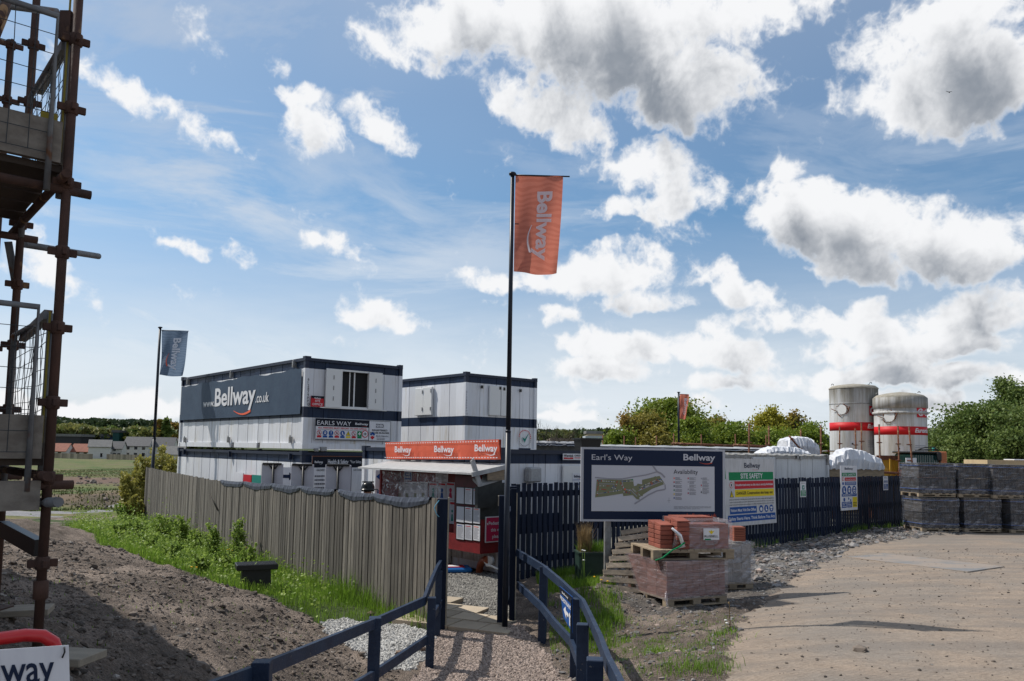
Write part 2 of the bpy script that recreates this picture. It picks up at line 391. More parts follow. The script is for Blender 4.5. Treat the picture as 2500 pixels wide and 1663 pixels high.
def gp(px, py, near=2.0, far=60.0):                       # where a photographed ground pixel lies on the terrain
    d = ray(px, py); Y = near
    ys = np.linspace(near, far, 1500); hs = H(d.x*ys, ys); zs = EYE+d.z*ys
    k = np.where(zs <= hs)[0]; Y = ys[k[0]] if len(k) else far
    return Vector((d.x*Y, Y, Hs(d.x*Y, Y)))

# value noise for clods and ruts
_tab = rng.random((257, 257))
def vnoise(x, y):
    x = np.asarray(x)%256; y = np.asarray(y)%256; xi = x.astype(int); yi = y.astype(int); fx = x-xi; fy = y-yi
    fx = fx*fx*(3-2*fx); fy = fy*fy*(3-2*fy)
    a = _tab[xi, yi]; b = _tab[xi+1, yi]; c = _tab[xi, yi+1]; d = _tab[xi+1, yi+1]
    return (a*(1-fx)+b*fx)*(1-fy)+(c*(1-fx)+d*fx)*fy
def fbm(x, y, sc, oc=4):
    s = 0; a = 1.0; t = 0
    for _ in range(oc): s = s+a*vnoise(x*sc+17.3, y*sc+5.1); t += a; a *= .55; sc *= 2.07
    return s/t-.5

FL0, FL1 = Vector((-.98, 11.5, 0)), Vector((-12.75, 28.1, 0))     # weathered fence line
FR0, FR1 = Vector((.12, 16.2, 0)), Vector((14.4, 28.55, 0))       # navy fence line
def poly_px(pts): return [tuple(gp(*p)[:2]) for p in pts]
soil_edge = poly_px([(124,1271),(183,1290),(248,1333),(294,1346),(360,1369),(435,1392),(500,1412),(557,1436),(604,1446),(655,1458),(693,1481),(744,1506),(779,1532)])
def inside(poly, x, y):
    x = np.asarray(x); y = np.asarray(y); c = np.zeros(x.shape, bool); n = len(poly)
    for i in range(n):
        x1, y1 = poly[i]; x2, y2 = poly[(i+1)%n]
        if y1 == y2: continue
        m = ((y1 > y) != (y2 > y)) & (x < (x2-x1)*(y-y1)/(y2-y1)+x1); c ^= m
    return c
Z_VERGE = [(-.98,11.5),(-12.75,28.1),(-13.6,29.5),(-16,27),(-13.5,22)] + soil_edge + [(-1.45,10.35),(-1.0,10.7)]
Z_YARD = [(-.98,11.5),(-12.75,28.1),(-14,32),(-8,44),(40,60),(60,45),(14.4,28.55),(.12,16.2),(.08,11.6)]
Z_PATH = [(-.98,11.55),(.1,11.55),(.42,10.8),(.66,9.2),(.62,7.3),(.5,5.1),(.45,3.5),(.5,-6),(-1.2,-6),(-1.4,2.5),(-1.5,4.4),(-1.62,5.4),(-1.38,8.1),(-.98,9.6),(-1.0,11)]
Z_PEB = poly_px([(779,1525),(830,1512),(980,1528),(1040,1545),(1062,1570),(1050,1600),(1000,1640),(930,1640),(900,1600),(850,1578),(800,1548)])
_re = poly_px([(1540,1500),(1760,1500),(1800,1470),(1870,1455),(1905,1432),(1940,1405),(1985,1390),(2030,1365),(2090,1335),(2200,1318),(2300,1305),(2420,1299)])
Z_RUB = _re + [(20,29.5),(14.4,28.6),(1.4,17.0),(1.7,14.0)] + poly_px([(1500,1450)])
_rd = poly_px([(1790,1662),(1775,1620),(1790,1570),(1810,1520),(1850,1478)]) + _re[4:]
Z_ROAD = [(1.9,-8)] + [(1.7,4.0)] + _rd + [(20,29),(60,60),(90,60),(60,-8)]

def axis(a, b, fine0, fine1, h, grow=1.12, hmax=60):
    xs = list(np.arange(fine0, fine1, h)); s = h; x = fine1
    while x < b: xs.append(x); s = min(s*grow, hmax); x += s
    xs.append(b); s = h; x = fine0-h; lo = []
    while x > a: lo.append(x); s = min(s*grow, hmax); x -= s
    lo.append(a); return np.array(lo[::-1]+xs)
ax = axis(-1600, 1600, -9.5, 12.0, .062); ay = axis(-40, 2400, 2.4, 17.5, .062, 1.05)
GX, GY = np.meshgrid(ax, ay, indexing='ij'); GZ = H(GX, GY)
cxm = (GX[:-1,:-1]+GX[1:,1:])/2; cym = (GY[:-1,:-1]+GY[1:,1:])/2
jx = fbm(cxm, cym, 2.2, 3)*.55; jy = fbm(cym, cxm, 2.2, 3)*.55
zone = np.zeros(cxm.shape, int)                                  # 0 = bare soil
far = (cym > 30) | (cxm < -17) | (cxm > 40)
zone[far] = 6
zone[inside(Z_ROAD, cxm+jx, cym+jy)] = 5
zone[inside(Z_RUB, cxm+jx, cym+jy) & (cxm > .3)] = 4
zone[inside(Z_YARD, cxm, cym)] = 3
zone[inside(Z_VERGE, cxm+jx*.5, cym+jy*.5)] = 1
zone[inside(Z_PEB, cxm+jx*.3, cym+jy*.3)] = 7
zone[inside(Z_PATH, cxm+jx*.12, cym+jy*.12)] = 2
zone[(cym > 420)] = 8
zone[(cym < -8)] = 0
# old lane on the left
ra = [gp(140,1258,20,60), gp(200,1250,20,60), gp(290,1240,20,60), gp(345,1230,20,60)]
lane = [(-60,24.5),(ra[0].x,ra[0].y-1.0),(ra[1].x,ra[1].y-1.2),(ra[2].x,ra[2].y-1.5),(ra[3].x,ra[3].y-2),(-8,60),(-4,60),(ra[3].x+1,ra[3].y+6),(ra[2].x,ra[2].y+5),(ra[1].x,ra[1].y+4),(ra[0].x,ra[0].y+3),(-60,31)]
zl = inside(lane, cxm, cym) & ~inside(Z_YARD, cxm, cym); zone[zl] = 9
# relief
zv = np.zeros(GX.shape, int); zv[:-1,:-1] = zone; zv[-1] = zv[-2]; zv[:, -1] = zv[:, -2]
n_f = fbm(GX, GY, 3.1, 4); n_s = fbm(GX+40, GY+9, 9.0, 3); n_l = fbm(GX+3, GY+77, .5, 3)
amp = np.choose(zv, [.12, .05, .035, .03, .12, .02, .25, .02, 0, .02]); amp2 = np.choose(zv, [.09, .03, .03, .02, .06, .008, .1, .02, 0, .01])
GZ = GZ + amp*n_f + amp2*n_s + np.choose(zv, [.10, .05, .05, .0, .1, .04, .35, .0, 0, .0])*n_l
# tyre ridges on the site road
rid = np.sin(GX*9+GY*17+fbm(GX, GY, 1.2, 2)*9)*np.clip(fbm(GX+9, GY, .6, 2)*4, 0, 1)
GZ += np.where(zv == 5, rid*.008, 0)
# banks in the field at the left
bank = np.exp(-((GY-72-n_l*5)/3)**2)*.35+np.exp(-((GY-41-n_l*3)/1.8)**2)*.45
GZ += np.where((GX < -12) & (GY > 36) & (GY < 140), bank*(1+n_l), 0)
def soilmat(name, c1, c2, c3, rough=.95, bump=.8, scale=3.0, extra=None, cell=1.0):
    m = bpy.data.materials.new(name); m.use_nodes = True; t = m.node_tree; b = t.nodes['Principled BSDF']; g = NG(t)
    o = g.n('ShaderNodeTexCoord').outputs['Object']
    c = g.mix(g.mapr(g.noise(o, scale, 6, .65), .35, .65), c1, c2)
    c = g.mix(g.mapr(g.noise(o, scale*.22, 4, .6), .45, .62), c, c3)
    v = g.n('ShaderNodeTexVoronoi'); v.inputs['Scale'].default_value = scale*13; g.link(o, v.inputs['Vector'])
    hsv = g.n('ShaderNodeSeparateColor'); g.link(v.outputs['Color'], hsv.inputs[0])
    k = g.mapr(hsv.outputs[0], 0, 1, 1-.28*cell, 1+.32*cell); kc = g.n('ShaderNodeCombineColor')
    for i in range(3): g.link(k, kc.inputs[i])
    c = g.mix(1.0, c, kc.outputs[0], 'MULTIPLY')
    if extra is not None: c = extra(g, o, c)
    g.link(c, b.inputs['Base Color']); b.inputs['Roughness'].default_value = rough; b.inputs['Specular IOR Level'].default_value = .2
    bn = g.n('ShaderNodeBump'); bn.inputs['Strength'].default_value = bump; bn.inputs['Distance'].default_value = .03
    h = g.m('ADD', g.noise(o, scale*8, 6, .7), g.m('MULTIPLY', v.outputs['Distance'], .5)); g.link(h, bn.inputs['Height']); g.link(bn.outputs[0], b.inputs['Normal'])
    return m
def field_extra(g, o, c):
    s = g.sep(o); yb = g.m('ADD', s[1], g.m('MULTIPLY', g.m('SUBTRACT', g.noise(o, .08, 4), .5), 14))
    def band(a, b_, f): return g.m('MULTIPLY', g.mapr(yb, a, a+f), g.mapr(yb, b_, b_+f, 1, 0))
    c = g.mix(g.m('MULTIPLY', band(60, 82, 3), g.mapr(g.noise(o, .12, 4), .35, .5)), c, (.12, .078, .058))
    c = g.mix(g.m('MULTIPLY', band(37, 45, 2), .85), c, (.075, .055, .042))
    n = g.mapr(g.noise(o, .2, 6, .7), .54, .6); c = g.mix(g.m('MULTIPLY', n, .75), c, (.15, .105, .07))
    return c
m_soil = soilmat('soil', (.165,.13,.105), (.095,.077,.064), (.25,.20,.165), scale=4.5, bump=1)
m_verge = soilmat('verge_earth', (.05,.07,.02), (.03,.045,.015), (.06,.08,.03))
m_path = soilmat('path_gravel_bed', (.16,.125,.105), (.1,.08,.07), (.18,.14,.12), scale=6)
m_yard = soilmat('yard_gravel', (.15,.145,.13), (.09,.085,.08), (.2,.19,.16), scale=5)
m_rub = soilmat('rubble_earth', (.13,.115,.1), (.08,.07,.065), (.17,.15,.13), scale=4)
def road_extra(g, o, c):
    mp = g.n('ShaderNodeMapping'); mp.inputs['Rotation'].default_value = (0,0,R(-28)); mp.inputs['Scale'].default_value = (.35, 2.2, 1); g.link(o, mp.inputs['Vector'])
    n = g.mapr(g.noise(mp.outputs[0], 1.1, 7, .62), .44, .58); c = g.mix(g.m('MULTIPLY', n, .6), c, (.17, .148, .13))
    w = g.n('ShaderNodeTexWave'); w.inputs['Scale'].default_value = 5.5; w.inputs['Distortion'].default_value = 2.5; w.inputs['Detail'].default_value = 3; mw = g.n('ShaderNodeMapping'); mw.inputs['Rotation'].default_value = (0,0,R(58)); g.link(o, mw.inputs['Vector']); g.link(mw.outputs[0], w.inputs['Vector'])
    tr_ = g.m('MULTIPLY', g.mapr(w.outputs['Fac'], .55, .8), g.mapr(g.noise(mp.outputs[0], .9, 4), .48, .58)); c = g.mix(g.m('MULTIPLY', tr_, .16), c, (.13, .105, .085))
    mp2 = g.n('ShaderNodeMapping'); mp2.inputs['Scale'].default_value = (1.0, 5, 1); g.link(o, mp2.inputs['Vector'])
    n = g.mapr(g.noise(mp2.outputs[0], 5, 5, .7), .56, .68); c = g.mix(g.m('MULTIPLY', n, .6), c, (.115, .084, .063))
    return c
m_road = soilmat('dry_mud_road', (.275,.218,.17), (.235,.187,.147), (.215,.185,.157), scale=2.6, bump=.35, extra=road_extra, cell=.45)
m_field = soilmat('field_grass', (.07,.095,.025), (.14,.12,.05), (.045,.085,.016), scale=.7, bump=.6, extra=field_extra)
m_peb = soilmat('pebble_bed', (.35,.34,.32), (.2,.19,.18), (.4,.39,.37), scale=6)
m_hill = soilmat('hill_ground', (.04,.055,.02), (.03,.045,.015), (.05,.06,.025), scale=.2)
m_lane = soilmat('lane_asphalt', (.2,.195,.2), (.16,.16,.165), (.22,.21,.21), scale=2, bump=.2)
nx, ny = GX.shape; V = np.stack([GX, GY, GZ], -1).reshape(-1, 3)
I = (np.arange(nx-1)[:, None]*ny+np.arange(ny-1)[None]); Q = np.stack([I, I+ny, I+ny+1, I+1], -1).reshape(-1, 4); zf = zone.ravel()
for z, nm, mt in ((0,'bare_ground',m_soil),(1,'verge_ground',m_verge),(2,'gravel_path',m_path),(3,'yard_ground',m_yard),(4,'rubble_ground',m_rub),(5,'dirt_road',m_road),(6,'field_ground',m_field),(7,'pebble_ground',m_peb),(8,'hill_terrain',m_hill),(9,'lane_road',m_lane)):
    q = Q[zf == z]
    if not len(q): continue
    u, inv = np.unique(q.ravel(), return_inverse=True)
    struct(np_mesh(nm, V[u], inv.reshape(-1, 4), mt, smooth=True))
def surf(x, y):                                            # height of the finished ground sheet (bilinear)
    x = np.atleast_1d(np.asarray(x, float)); y = np.atleast_1d(np.asarray(y, float))
    i = np.clip(np.searchsorted(ax, x)-1, 0, nx-2); j = np.clip(np.searchsorted(ay, y)-1, 0, ny-2)
    fx = np.clip((x-ax[i])/(ax[i+1]-ax[i]), 0, 1); fy = np.clip((y-ay[j])/(ay[j+1]-ay[j]), 0, 1)
    return (GZ[i,j]*(1-fx)+GZ[i+1,j]*fx)*(1-fy)+(GZ[i,j+1]*(1-fx)+GZ[i+1,j+1]*fx)*fy
def sf(x, y): return float(surf(x, y)[0])
def gpt(px, py, near=2.0, far=60.0):
    p = gp(px, py, near, far); return Vector((p.x, p.y, sf(p.x, p.y)))
def zone_at(x, y):
    i = np.clip(np.searchsorted(ax, x)-1, 0, nx-2); j = np.clip(np.searchsorted(ay, y)-1, 0, ny-2); return zone[i, j]

# ------------------------------------------------------------------ stones (uncountable, one object per kind)
_st = bmesh.new(); bmesh.ops.create_icosphere(_st, subdivisions=1, radius=1); _st.verts.index_update()
SV = np.array([v.co[:] for v in _st.verts]); SF = np.array([[v.index for v in f.verts] for f in _st.faces]); _st.free()
def stones(name, xs, ys, rs, m, label, cat, flat=.6, sink=.25, jag=.28, smooth=False):
    n = len(xs); shp = SV[None]*(1+rng.uniform(-jag, jag, (n, len(SV), 1)))
    sc = np.stack([rng.uniform(.7, 1.3, n), rng.uniform(.7, 1.2, n), rng.uniform(.45, 1, n)*flat/.75], -1)
    shp = shp*sc[:, None]*rs[:, None, None]
    a = rng.uniform(0, 6.28, n); tl = rng.normal(0, .35, n)
    x, y, z = shp[..., 0], shp[..., 1], shp[..., 2]
    z2 = z*np.cos(tl)[:, None]+x*np.sin(tl)[:, None]; x2 = x*np.cos(tl)[:, None]-z*np.sin(tl)[:, None]
    xr = x2*np.cos(a)[:, None]-y*np.sin(a)[:, None]; yr = x2*np.sin(a)[:, None]+y*np.cos(a)[:, None]
    zz = surf(xs, ys)
    v = np.stack([xr+xs[:, None], yr+ys[:, None], z2+(zz+rs*flat*(1-2*sink)*.6)[:, None]], -1).reshape(-1, 3)
    f = (SF[None]+(np.arange(n)*len(SV))[:, None, None]).reshape(-1, 3)
    o = np_mesh(name, v, f, m, tone=np.repeat(rng.random(n), len(SF)), smooth=smooth)
    return tag(o, label, cat, kind='stuff')
def scatter(n, x0, x1, y0, y1, zs, bias=1.0):
    xs = rng.uniform(x0, x1, n); ys = y0+(y1-y0)*rng.random(n)**bias; zz = zone_at(xs, ys); k = np.isin(zz, zs); return xs[k], ys[k]
m_pg = mat('pinkish_gravel', (.33,.265,.225), .85, (.225,.175,.15), 12, tone=.9, lo=.3, hi=.7)
m_wp = mat('white_pebble', (.47,.46,.44), .7, (.31,.30,.28), 12, tone=.5)
m_gs = mat('grey_slate_stone', (.19,.182,.176), .85, (.10,.095,.095), 7, tone=1.0, third=((.26,.2,.17), 3, .55, .62))
m_cl = mat('soil_clod', (.15,.122,.10), .95, (.085,.07,.06), 7, tone=1.0, third=((.24,.22,.2), 5, .6, .64))
m_yg = mat('yard_stone', (.27,.26,.235), .85, (.16,.15,.14), 9, tone=.9)
xs, ys = scatter(90000, -1.8, .9, 4.2, 11.7, [2], 1.0); stones('path_gravel', xs, ys, rng.uniform(.010, .021, len(xs)), m_pg, 'pinkish brown gravel lying loose on the path between the navy handrails', 'gravel', .8)
xs, ys = scatter(42000, -4.5, -.5, 7, 12, [7]); stones('white_pebbles', xs, ys, rng.uniform(.012, .026, len(xs)), m_wp, 'patch of white pebbles beside the left handrail', 'pebbles', .9)
xs, ys = scatter(26000, .3, 17, 11, 29, [4]); stones('rubble_stones', xs, ys, np.where(ys < 15.2-.25*xs, .42, .95)*(rng.gamma(2.2, .013, len(xs))+.012), m_gs, 'grey broken slate rubble along the foot of the navy fence', 'rubble', .45)
xs, ys = scatter(60000, -8.5, -1.2, 3.6, 18, [0], 1.3); k = fbm(xs, ys, 1.4, 3)+.5 > rng.random(len(xs))*.9; xs, ys = xs[k], ys[k]; stones('soil_clods', xs, ys, rng.gamma(1.1, .0075, len(xs))+.004, m_cl, 'dark clods and stones strewn over the soil bank', 'soil clods', .6)
xs, ys = scatter(9000, .5, 4.5, 5.5, 13, [0, 4]); k = fbm(xs, ys, 1.1, 3)+.5 > rng.random(len(xs)); xs, ys = xs[k], ys[k]; stones('verge_stones', xs, ys, rng.gamma(1.2, .008, len(xs))+.005, m_gs, 'small grey stones in the weedy soil right of the path', 'stones', .6)
xs, ys = scatter(14000, 1.5, 16, 6, 20, [5]); k = rng.random(len(xs)) < .35; stones('road_grit', xs[k], ys[k], rng.gamma(1.4, .0045, k.sum())+.004, m_cl, 'grit and small clods scattered on the dirt road', 'grit', .6)
xs, ys = scatter(30000, -2.2, .6, 11.8, 17.5, [3]); stones('yard_gravel', xs, ys, rng.uniform(.012, .026, len(xs)), m_yg, 'pale grey gravel in the yard behind the gate', 'gravel', .8)

xs, ys = scatter(16000, -60, -12, 36, 95, [6], 1.2); k = (((ys > 60) & (ys < 82)) | (ys < 43)) & (rng.random(len(xs)) < .22); xs, ys = xs[k], ys[k]; stones('field_clods', xs, ys, rng.gamma(1.3, .04, len(xs))+.03, m_cl, 'brown clods and rubble heaped in bands across the field at the left', 'earth clods', .7)
# ------------------------------------------------------------------ flat colours, lettering, signs
def flat(name, col, rough=.55, **k): k.setdefault('spec', .2); return mat(name, col, rough, **k)
WHITE = flat('sign_white', (.68,.68,.70), .5, col2=(.60,.60,.63), scale=3, stretch=(6,6,1)); BLACK = flat('sign_black', (.015,.015,.017)); NAVYP = flat('print_navy', (.006,.015,.045), .5)
REDP = flat('print_red', (.48,.02,.03)); GREENP = flat('print_green', (.0,.2,.07)); BLUEP = flat('print_blue', (.01,.07,.27)); YELP = flat('print_yellow', (.68,.52,.02))
ORP = flat('print_orange', (.78,.13,.06), .5); GREYP = flat('print_grey', (.3,.3,.33)); MGREY = flat('print_mid_grey', (.12,.12,.14)); SMILE = flat('print_smile', (.62,.1,.05)); OLIVE = flat('print_olive', (.20,.21,.12))
TEAL = flat('print_teal', (.02,.2,.16)); PALE = flat('print_pale', (.52,.53,.57)); BROWNP = flat('print_brown', (.2,.08,.05)); ROSE = flat('print_rose', (.42,.02,.07)); NAVYD = flat('print_dark', (.006,.008,.016))
PAL = [WHITE, BLACK, NAVYP, REDP, GREENP, BLUEP, YELP, ORP, GREYP, MGREY, SMILE, OLIVE, TEAL, PALE, BROWNP, ROSE, NAVYD]
_tcache = {}
def tmesh(s, bold=0.0, sp=1.0):
    k = (s, bold, sp)
    if k in _tcache: return _tcache[k]
    cu = bpy.data.curves.new('txt', 'FONT'); cu.body = s; cu.size = 1; cu.offset = bold; cu.resolution_u = 3; cu.space_character = sp
    ob = bpy.data.objects.new('txt', cu); C.objects.link(ob)
    bpy.context.view_layer.update(); dg = bpy.context.evaluated_depsgraph_get(); me = ob.evaluated_get(dg).to_mesh()
    v = [(p.co.x, p.co.y) for p in me.vertices]; f = [list(p.vertices) for p in me.polygons]
    ob.evaluated_get(dg).to_mesh_clear(); bpy.data.objects.remove(ob); bpy.data.curves.remove(cu)
    _tcache[k] = (v, f); return v, f
class Sign:
    def __init__(s, o, rx=(1,0,0), up=(0,0,1), fn=None):
        s.o = Vector(o); s.rx = Vector(rx); s.up = Vector(up); s.n = s.rx.cross(s.up); s.mb = MB(); s.fn = fn; s.lay = .004
    def q(s, x, y, z):
        if s.fn: return s.fn(x, y, z*s.lay)
        return s.o+s.rx*x+s.up*y+s.n*(z*s.lay)
    def _c(s, m): s.mb.cur = PAL.index(m)
    def rect(s, x0, y0, x1, y1, m, z=1, sub=1):
        s._c(m)
        for i in range(sub):
            a = x0+(x1-x0)*i/sub; b = x0+(x1-x0)*(i+1)/sub
            s.mb.add([s.q(a,y0,z), s.q(b,y0,z), s.q(b,y1,z), s.q(a,y1,z)], [(0,1,2,3)])
        return s
    def poly(s, pts, m, z=1): s._c(m); s.mb.add([s.q(x,y,z) for x, y in pts], [tuple(range(len(pts)))]); return s
    def disc(s, x, y, r, m, z=1, n=20, ry=None):
        ry = ry or r; return s.poly([(x+r*math.cos(2*math.pi*i/n), y+ry*math.sin(2*math.pi*i/n)) for i in range(n)], m, z)
    def line(s, pts, w, m, z=1):
        s._c(m)
        for (x0,y0),(x1,y1) in zip(pts, pts[1:]):
            L = math.hypot(x1-x0, y1-y0)
            if L < 1e-6: continue
            nx_, ny_ = -(y1-y0)/L*w/2, (x1-x0)/L*w/2
            s.mb.add([s.q(x0-nx_,y0-ny_,z), s.q(x1-nx_,y1-ny_,z), s.q(x1+nx_,y1+ny_,z), s.q(x0+nx_,y0+ny_,z)], [(0,1,2,3)])
        return s
    def border(s, x0, y0, x1, y1, w, m, z=2):
        s.rect(x0,y0,x1,y0+w,m,z); s.rect(x0,y1-w,x1,y1,m,z); s.rect(x0,y0+w,x0+w,y1-w,m,z); s.rect(x1-w,y0+w,x1,y1-w,m,z); return s
    def text(s, t, x, y, h, m, z=2, w=None, al='l', bold=.012, rot=0, sp=1.0, shear=0.0):
        """x, y = left (or centre) of the baseline; h = capital height"""
        v, f = tmesh(t, bold, sp); xs = [p[0] for p in v]; k = h/.70
        if not xs: return s
        x0, x1 = min(xs), max(xs); kx = (w/(x1-x0)) if w else k
        offx = {'l': 0, 'c': -(x1-x0)*kx/2, 'r': -(x1-x0)*kx}[al]; c, n = math.cos(rot), math.sin(rot); s._c(m); vs = []
        for (a, b) in v:
            X = (a-x0)*kx+offx+b*k*shear; Y = b*k; vs.append(s.q(x+X*c-Y*n, y+X*n+Y*c, z))
        s.mb.add(vs, f); return s
    def logo(s, x, y, h, w, m, z=2, smile=None, al='l', rot=0):
        """the house builder's wordmark with the curved stroke under its last letters"""
        if al == 'c': x -= w/2*math.cos(rot); y -= w/2*math.sin(rot)
        s.text('Bellway', x, y, h, m, z, w=w, bold=.022, rot=rot); c, n = math.cos(rot), math.sin(rot)
        top, bot = [], []
        for i in range(13):
            t = i/12; px = w*(.50+.40*t); d = 4*t*(1-t)
            y0 = -h*.30-h*.26*math.sin(math.pi*min(1, t*.82+.06)); th = h*(.035+.10*t)
            top.append((px, y0+th*.5)); bot.append((px, y0-th*.5))
        pts = [(x+a*c-b*n, y+a*n+b*c) for a, b in top[::-1]+bot]
        s._c(smile or SMILE)
        for i in range(12):
            a = [(x+p*c-q*n, y+p*n+q*c) for p, q in (bot[i], bot[i+1], top[i+1], top[i])]
            s.mb.add([s.q(u, v, z) for u, v in a], [(0,1,2,3)])
        return s
    def done(s, name, parent, world=False): return s.mb.obj(name, PAL, parent, world)
def lines_of_text(s, x0, x1, y1, n, dy, m, z=2, h=.4, seed=0):
    r = random.Random(seed)
    for i in range(n):
        y = y1-i*dy; x = x0; e = x1-(x1-x0)*r.choice([0, 0, .1, .3])
        while x < e-.001:
            w = min((x1-x0)*r.uniform(.05, .16), e-x); s.rect(x, y-dy*h, x+w*.85, y, m, z); x += w
def picto(s, x, y, r, kind, z=2):
    """round safety pictograms"""
    if kind in ('no', 'hand', 'kid'):
        s.disc(x, y, r, REDP, z); s.disc(x, y, r*.8, WHITE, z+1)
        if kind == 'no': s.disc(x, y+r*.4, r*.16, BLACK, z+2, 10); s.line([(x,y+r*.25),(x,y-r*.15),(x-r*.28,y-r*.55)], r*.22, BLACK, z+2); s.line([(x,y-r*.1),(x+r*.3,y-r*.5)], r*.18, BLACK, z+2.4); s.line([(x-r*.35,y+r*.05),(x+r*.35,y+r*.15)], r*.13, BLACK, z+2.8)
        elif kind == 'hand':
            s.rect(x-r*.25,y-r*.4,x+r*.25,y+.05*r,BLACK,z+2)
            for i in range(4): s.rect(x-r*.25+i*r*.13,y+.05*r,x-r*.16+i*r*.13,y+r*.42,BLACK,z+2)
        else: s.disc(x-r*.1, y+r*.3, r*.17, BLACK, z+2, 10); s.line([(x-r*.1,y+r*.15),(x,y-r*.2),(x+r*.25,y-r*.45)], r*.2, BLACK, z+2)
        s.line([(x-r*.58,y+r*.58),(x+r*.58,y-r*.58)], r*.17, REDP, z+3.4)
    elif kind in ('hat', 'bang', 'boot', 'mask', 'glove'):
        s.disc(x, y, r, BLUEP, z)
        if kind == 'hat': s.disc(x, y-r*.12, r*.42, WHITE, z+1, 16); s.rect(x-r*.62, y-.02*r, x+r*.62, y+.12*r, BLUEP, z+2); s.disc(x, y+r*.2, r*.46, WHITE, z+1.5, 16, r*.34)
        elif kind == 'bang': s.poly([(x-r*.16,y+r*.65),(x+r*.16,y+r*.65),(x+r*.09,y-r*.2),(x-r*.09,y-r*.2)], WHITE, z+1); s.disc(x, y-r*.48, r*.14, WHITE, z+1, 10)
        elif kind == 'boot': s.poly([(x-r*.3,y+r*.6),(x+r*.1,y+r*.6),(x+r*.05,y-r*.05),(x+r*.5,y-r*.3),(x+r*.5,y-r*.5),(x-r*.32,y-r*.5)], WHITE, z+1)
        elif kind == 'mask': s.disc(x, y, r*.55, WHITE, z+1, 16, r*.68); s.rect(x-r*.5, y+r*.02, x+r*.5, y+r*.28, BLUEP, z+2); s.rect(x-r*.25, y-r*.45, x+r*.25, y-r*.2, BLUEP, z+2)
    elif kind == 'warn': s.poly([(x-r,y-r*.8),(x+r,y-r*.8),(x,y+r)], BLACK, z); s.poly([(x-r*.8,y-r*.68),(x+r*.8,y-r*.68),(x,y+r*.74)], YELP, z+1); s.rect(x-r*.09,y-r*.2,x+r*.09,y+r*.4,BLACK,z+2); s.disc(x,y-r*.42,r*.1,BLACK,z+2,8)
    elif kind == 'aid': s.rect(x-r,y-r,x+r,y+r,GREENP,z); s.rect(x-r*.6,y-r*.2,x+r*.6,y+r*.2,WHITE,z+1); s.rect(x-r*.2,y-r*.6,x+r*.2,y+r*.6,WHITE,z+1.4)
    elif kind == 'ten': s.disc(x,y,r,REDP,z); s.disc(x,y,r*.78,WHITE,z+1); s.text('10', x, y-r*.32, r*.65, BLACK, z+2, al='c', bold=.03)

class Frame:
    """a vertical-walled frame: local x along the front, local y along the left-hand side wall"""
    def __init__(s, o, ang): s.o = Vector(o); s.a = ang; s.x = Vector((math.cos(ang), math.sin(ang), 0)); s.y = Vector((-math.sin(ang), math.cos(ang), 0))
    def hit(s, px, py, plane='y', off=0.0):
        """pixel -> local coordinates on the wall y = off (front) or x = off (side)"""
        d = ray(px, py); n = s.y if plane == 'y' else s.x; cpos = Vector((0,0,EYE))
        t = (off-(cpos-s.o).dot(n))/d.dot(n); p = cpos+d*t-s.o
        return (p.dot(s.x), p.z) if plane == 'y' else (p.dot(s.y), p.z)
# ------------------------------------------------------------------ site cabins
def stained(name, base, stain, amt=.5, dark=(.12,.11,.09)):
    m = bpy.data.materials.new(name); m.use_nodes = True; t = m.node_tree; b = t.nodes['Principled BSDF']; g = NG(t)
    o = g.n('ShaderNodeTexCoord').outputs['Object']
    mp = g.n('ShaderNodeMapping'); mp.inputs['Scale'].default_value = (7, 7, .5); g.link(o, mp.inputs['Vector'])
    n = g.mapr(g.noise(mp.outputs[0], 1.6, 6, .62), .48, .75); n2 = g.mapr(g.noise(o, .9, 3), .4, .65)
    at = g.n('ShaderNodeAttribute', attribute_name='tone')
    c = g.mix(g.m('MULTIPLY', g.m('MULTIPLY', n, n2), amt), base, stain)
    mp2 = g.n('ShaderNodeMapping'); mp2.inputs['Scale'].default_value = (30, 30, .8); g.link(o, mp2.inputs['Vector'])
    c = g.mix(g.m('MULTIPLY', g.mapr(g.noise(mp2.outputs[0], 1.5, 4, .6), .6, .75), amt*.6), c, dark)
    k = g.m('ADD', .9, g.m('MULTIPLY', at.outputs['Fac'], .2)); kc = g.n('ShaderNodeCombineColor')
    for i in range(3): g.link(k, kc.inputs[i])
    c = g.mix(1.0, c, kc.outputs[0], 'MULTIPLY')
    g.link(c, b.inputs['Base Color']); b.inputs['Roughness'].default_value = .5; b.inputs['Specular IOR Level'].default_value = .35
    bn = g.n('ShaderNodeBump'); bn.inputs['Strength'].default_value = .25; bn.inputs['Distance'].default_value = .02
    g.link(g.noise(o, 2.2, 3), bn.inputs['Height']); g.link(bn.outputs[0], b.inputs['Normal'])
    return m
m_white = stained('cabin_white', (.66,.67,.70), (.42,.36,.24), .85)
m_white2 = stained('store_white', (.55,.56,.57), (.34,.33,.29), .9, (.05,.05,.045))
m_navy = mat('cabin_navy', (.006,.016,.045), .5, (.011,.026,.06), 2, stretch=(5,5,.7), tone=.3, spec=.25)
m_navyrail = mat('cabin_frame', (.007,.014,.036), .5, (.05,.045,.04), 6, lo=.6, hi=.75)
m_dark = mat('dark_gap', (.012,.012,.013), .9)
m_roof = mat('cabin_roof', (.045,.048,.052), .85, (.10,.10,.09), 3, tone=.4)
m_glass = mat('window_glass', (.012,.014,.018), .04, spec=.9)
m_steel = mat('dull_steel', (.32,.33,.34), .5, (.2,.19,.18), 8, metal=.4)
m_alu = mat('white_frame', (.66,.66,.65), .4)
m_black = mat('black_plastic', (.012,.012,.013), .42)
ANG = R(40.7)
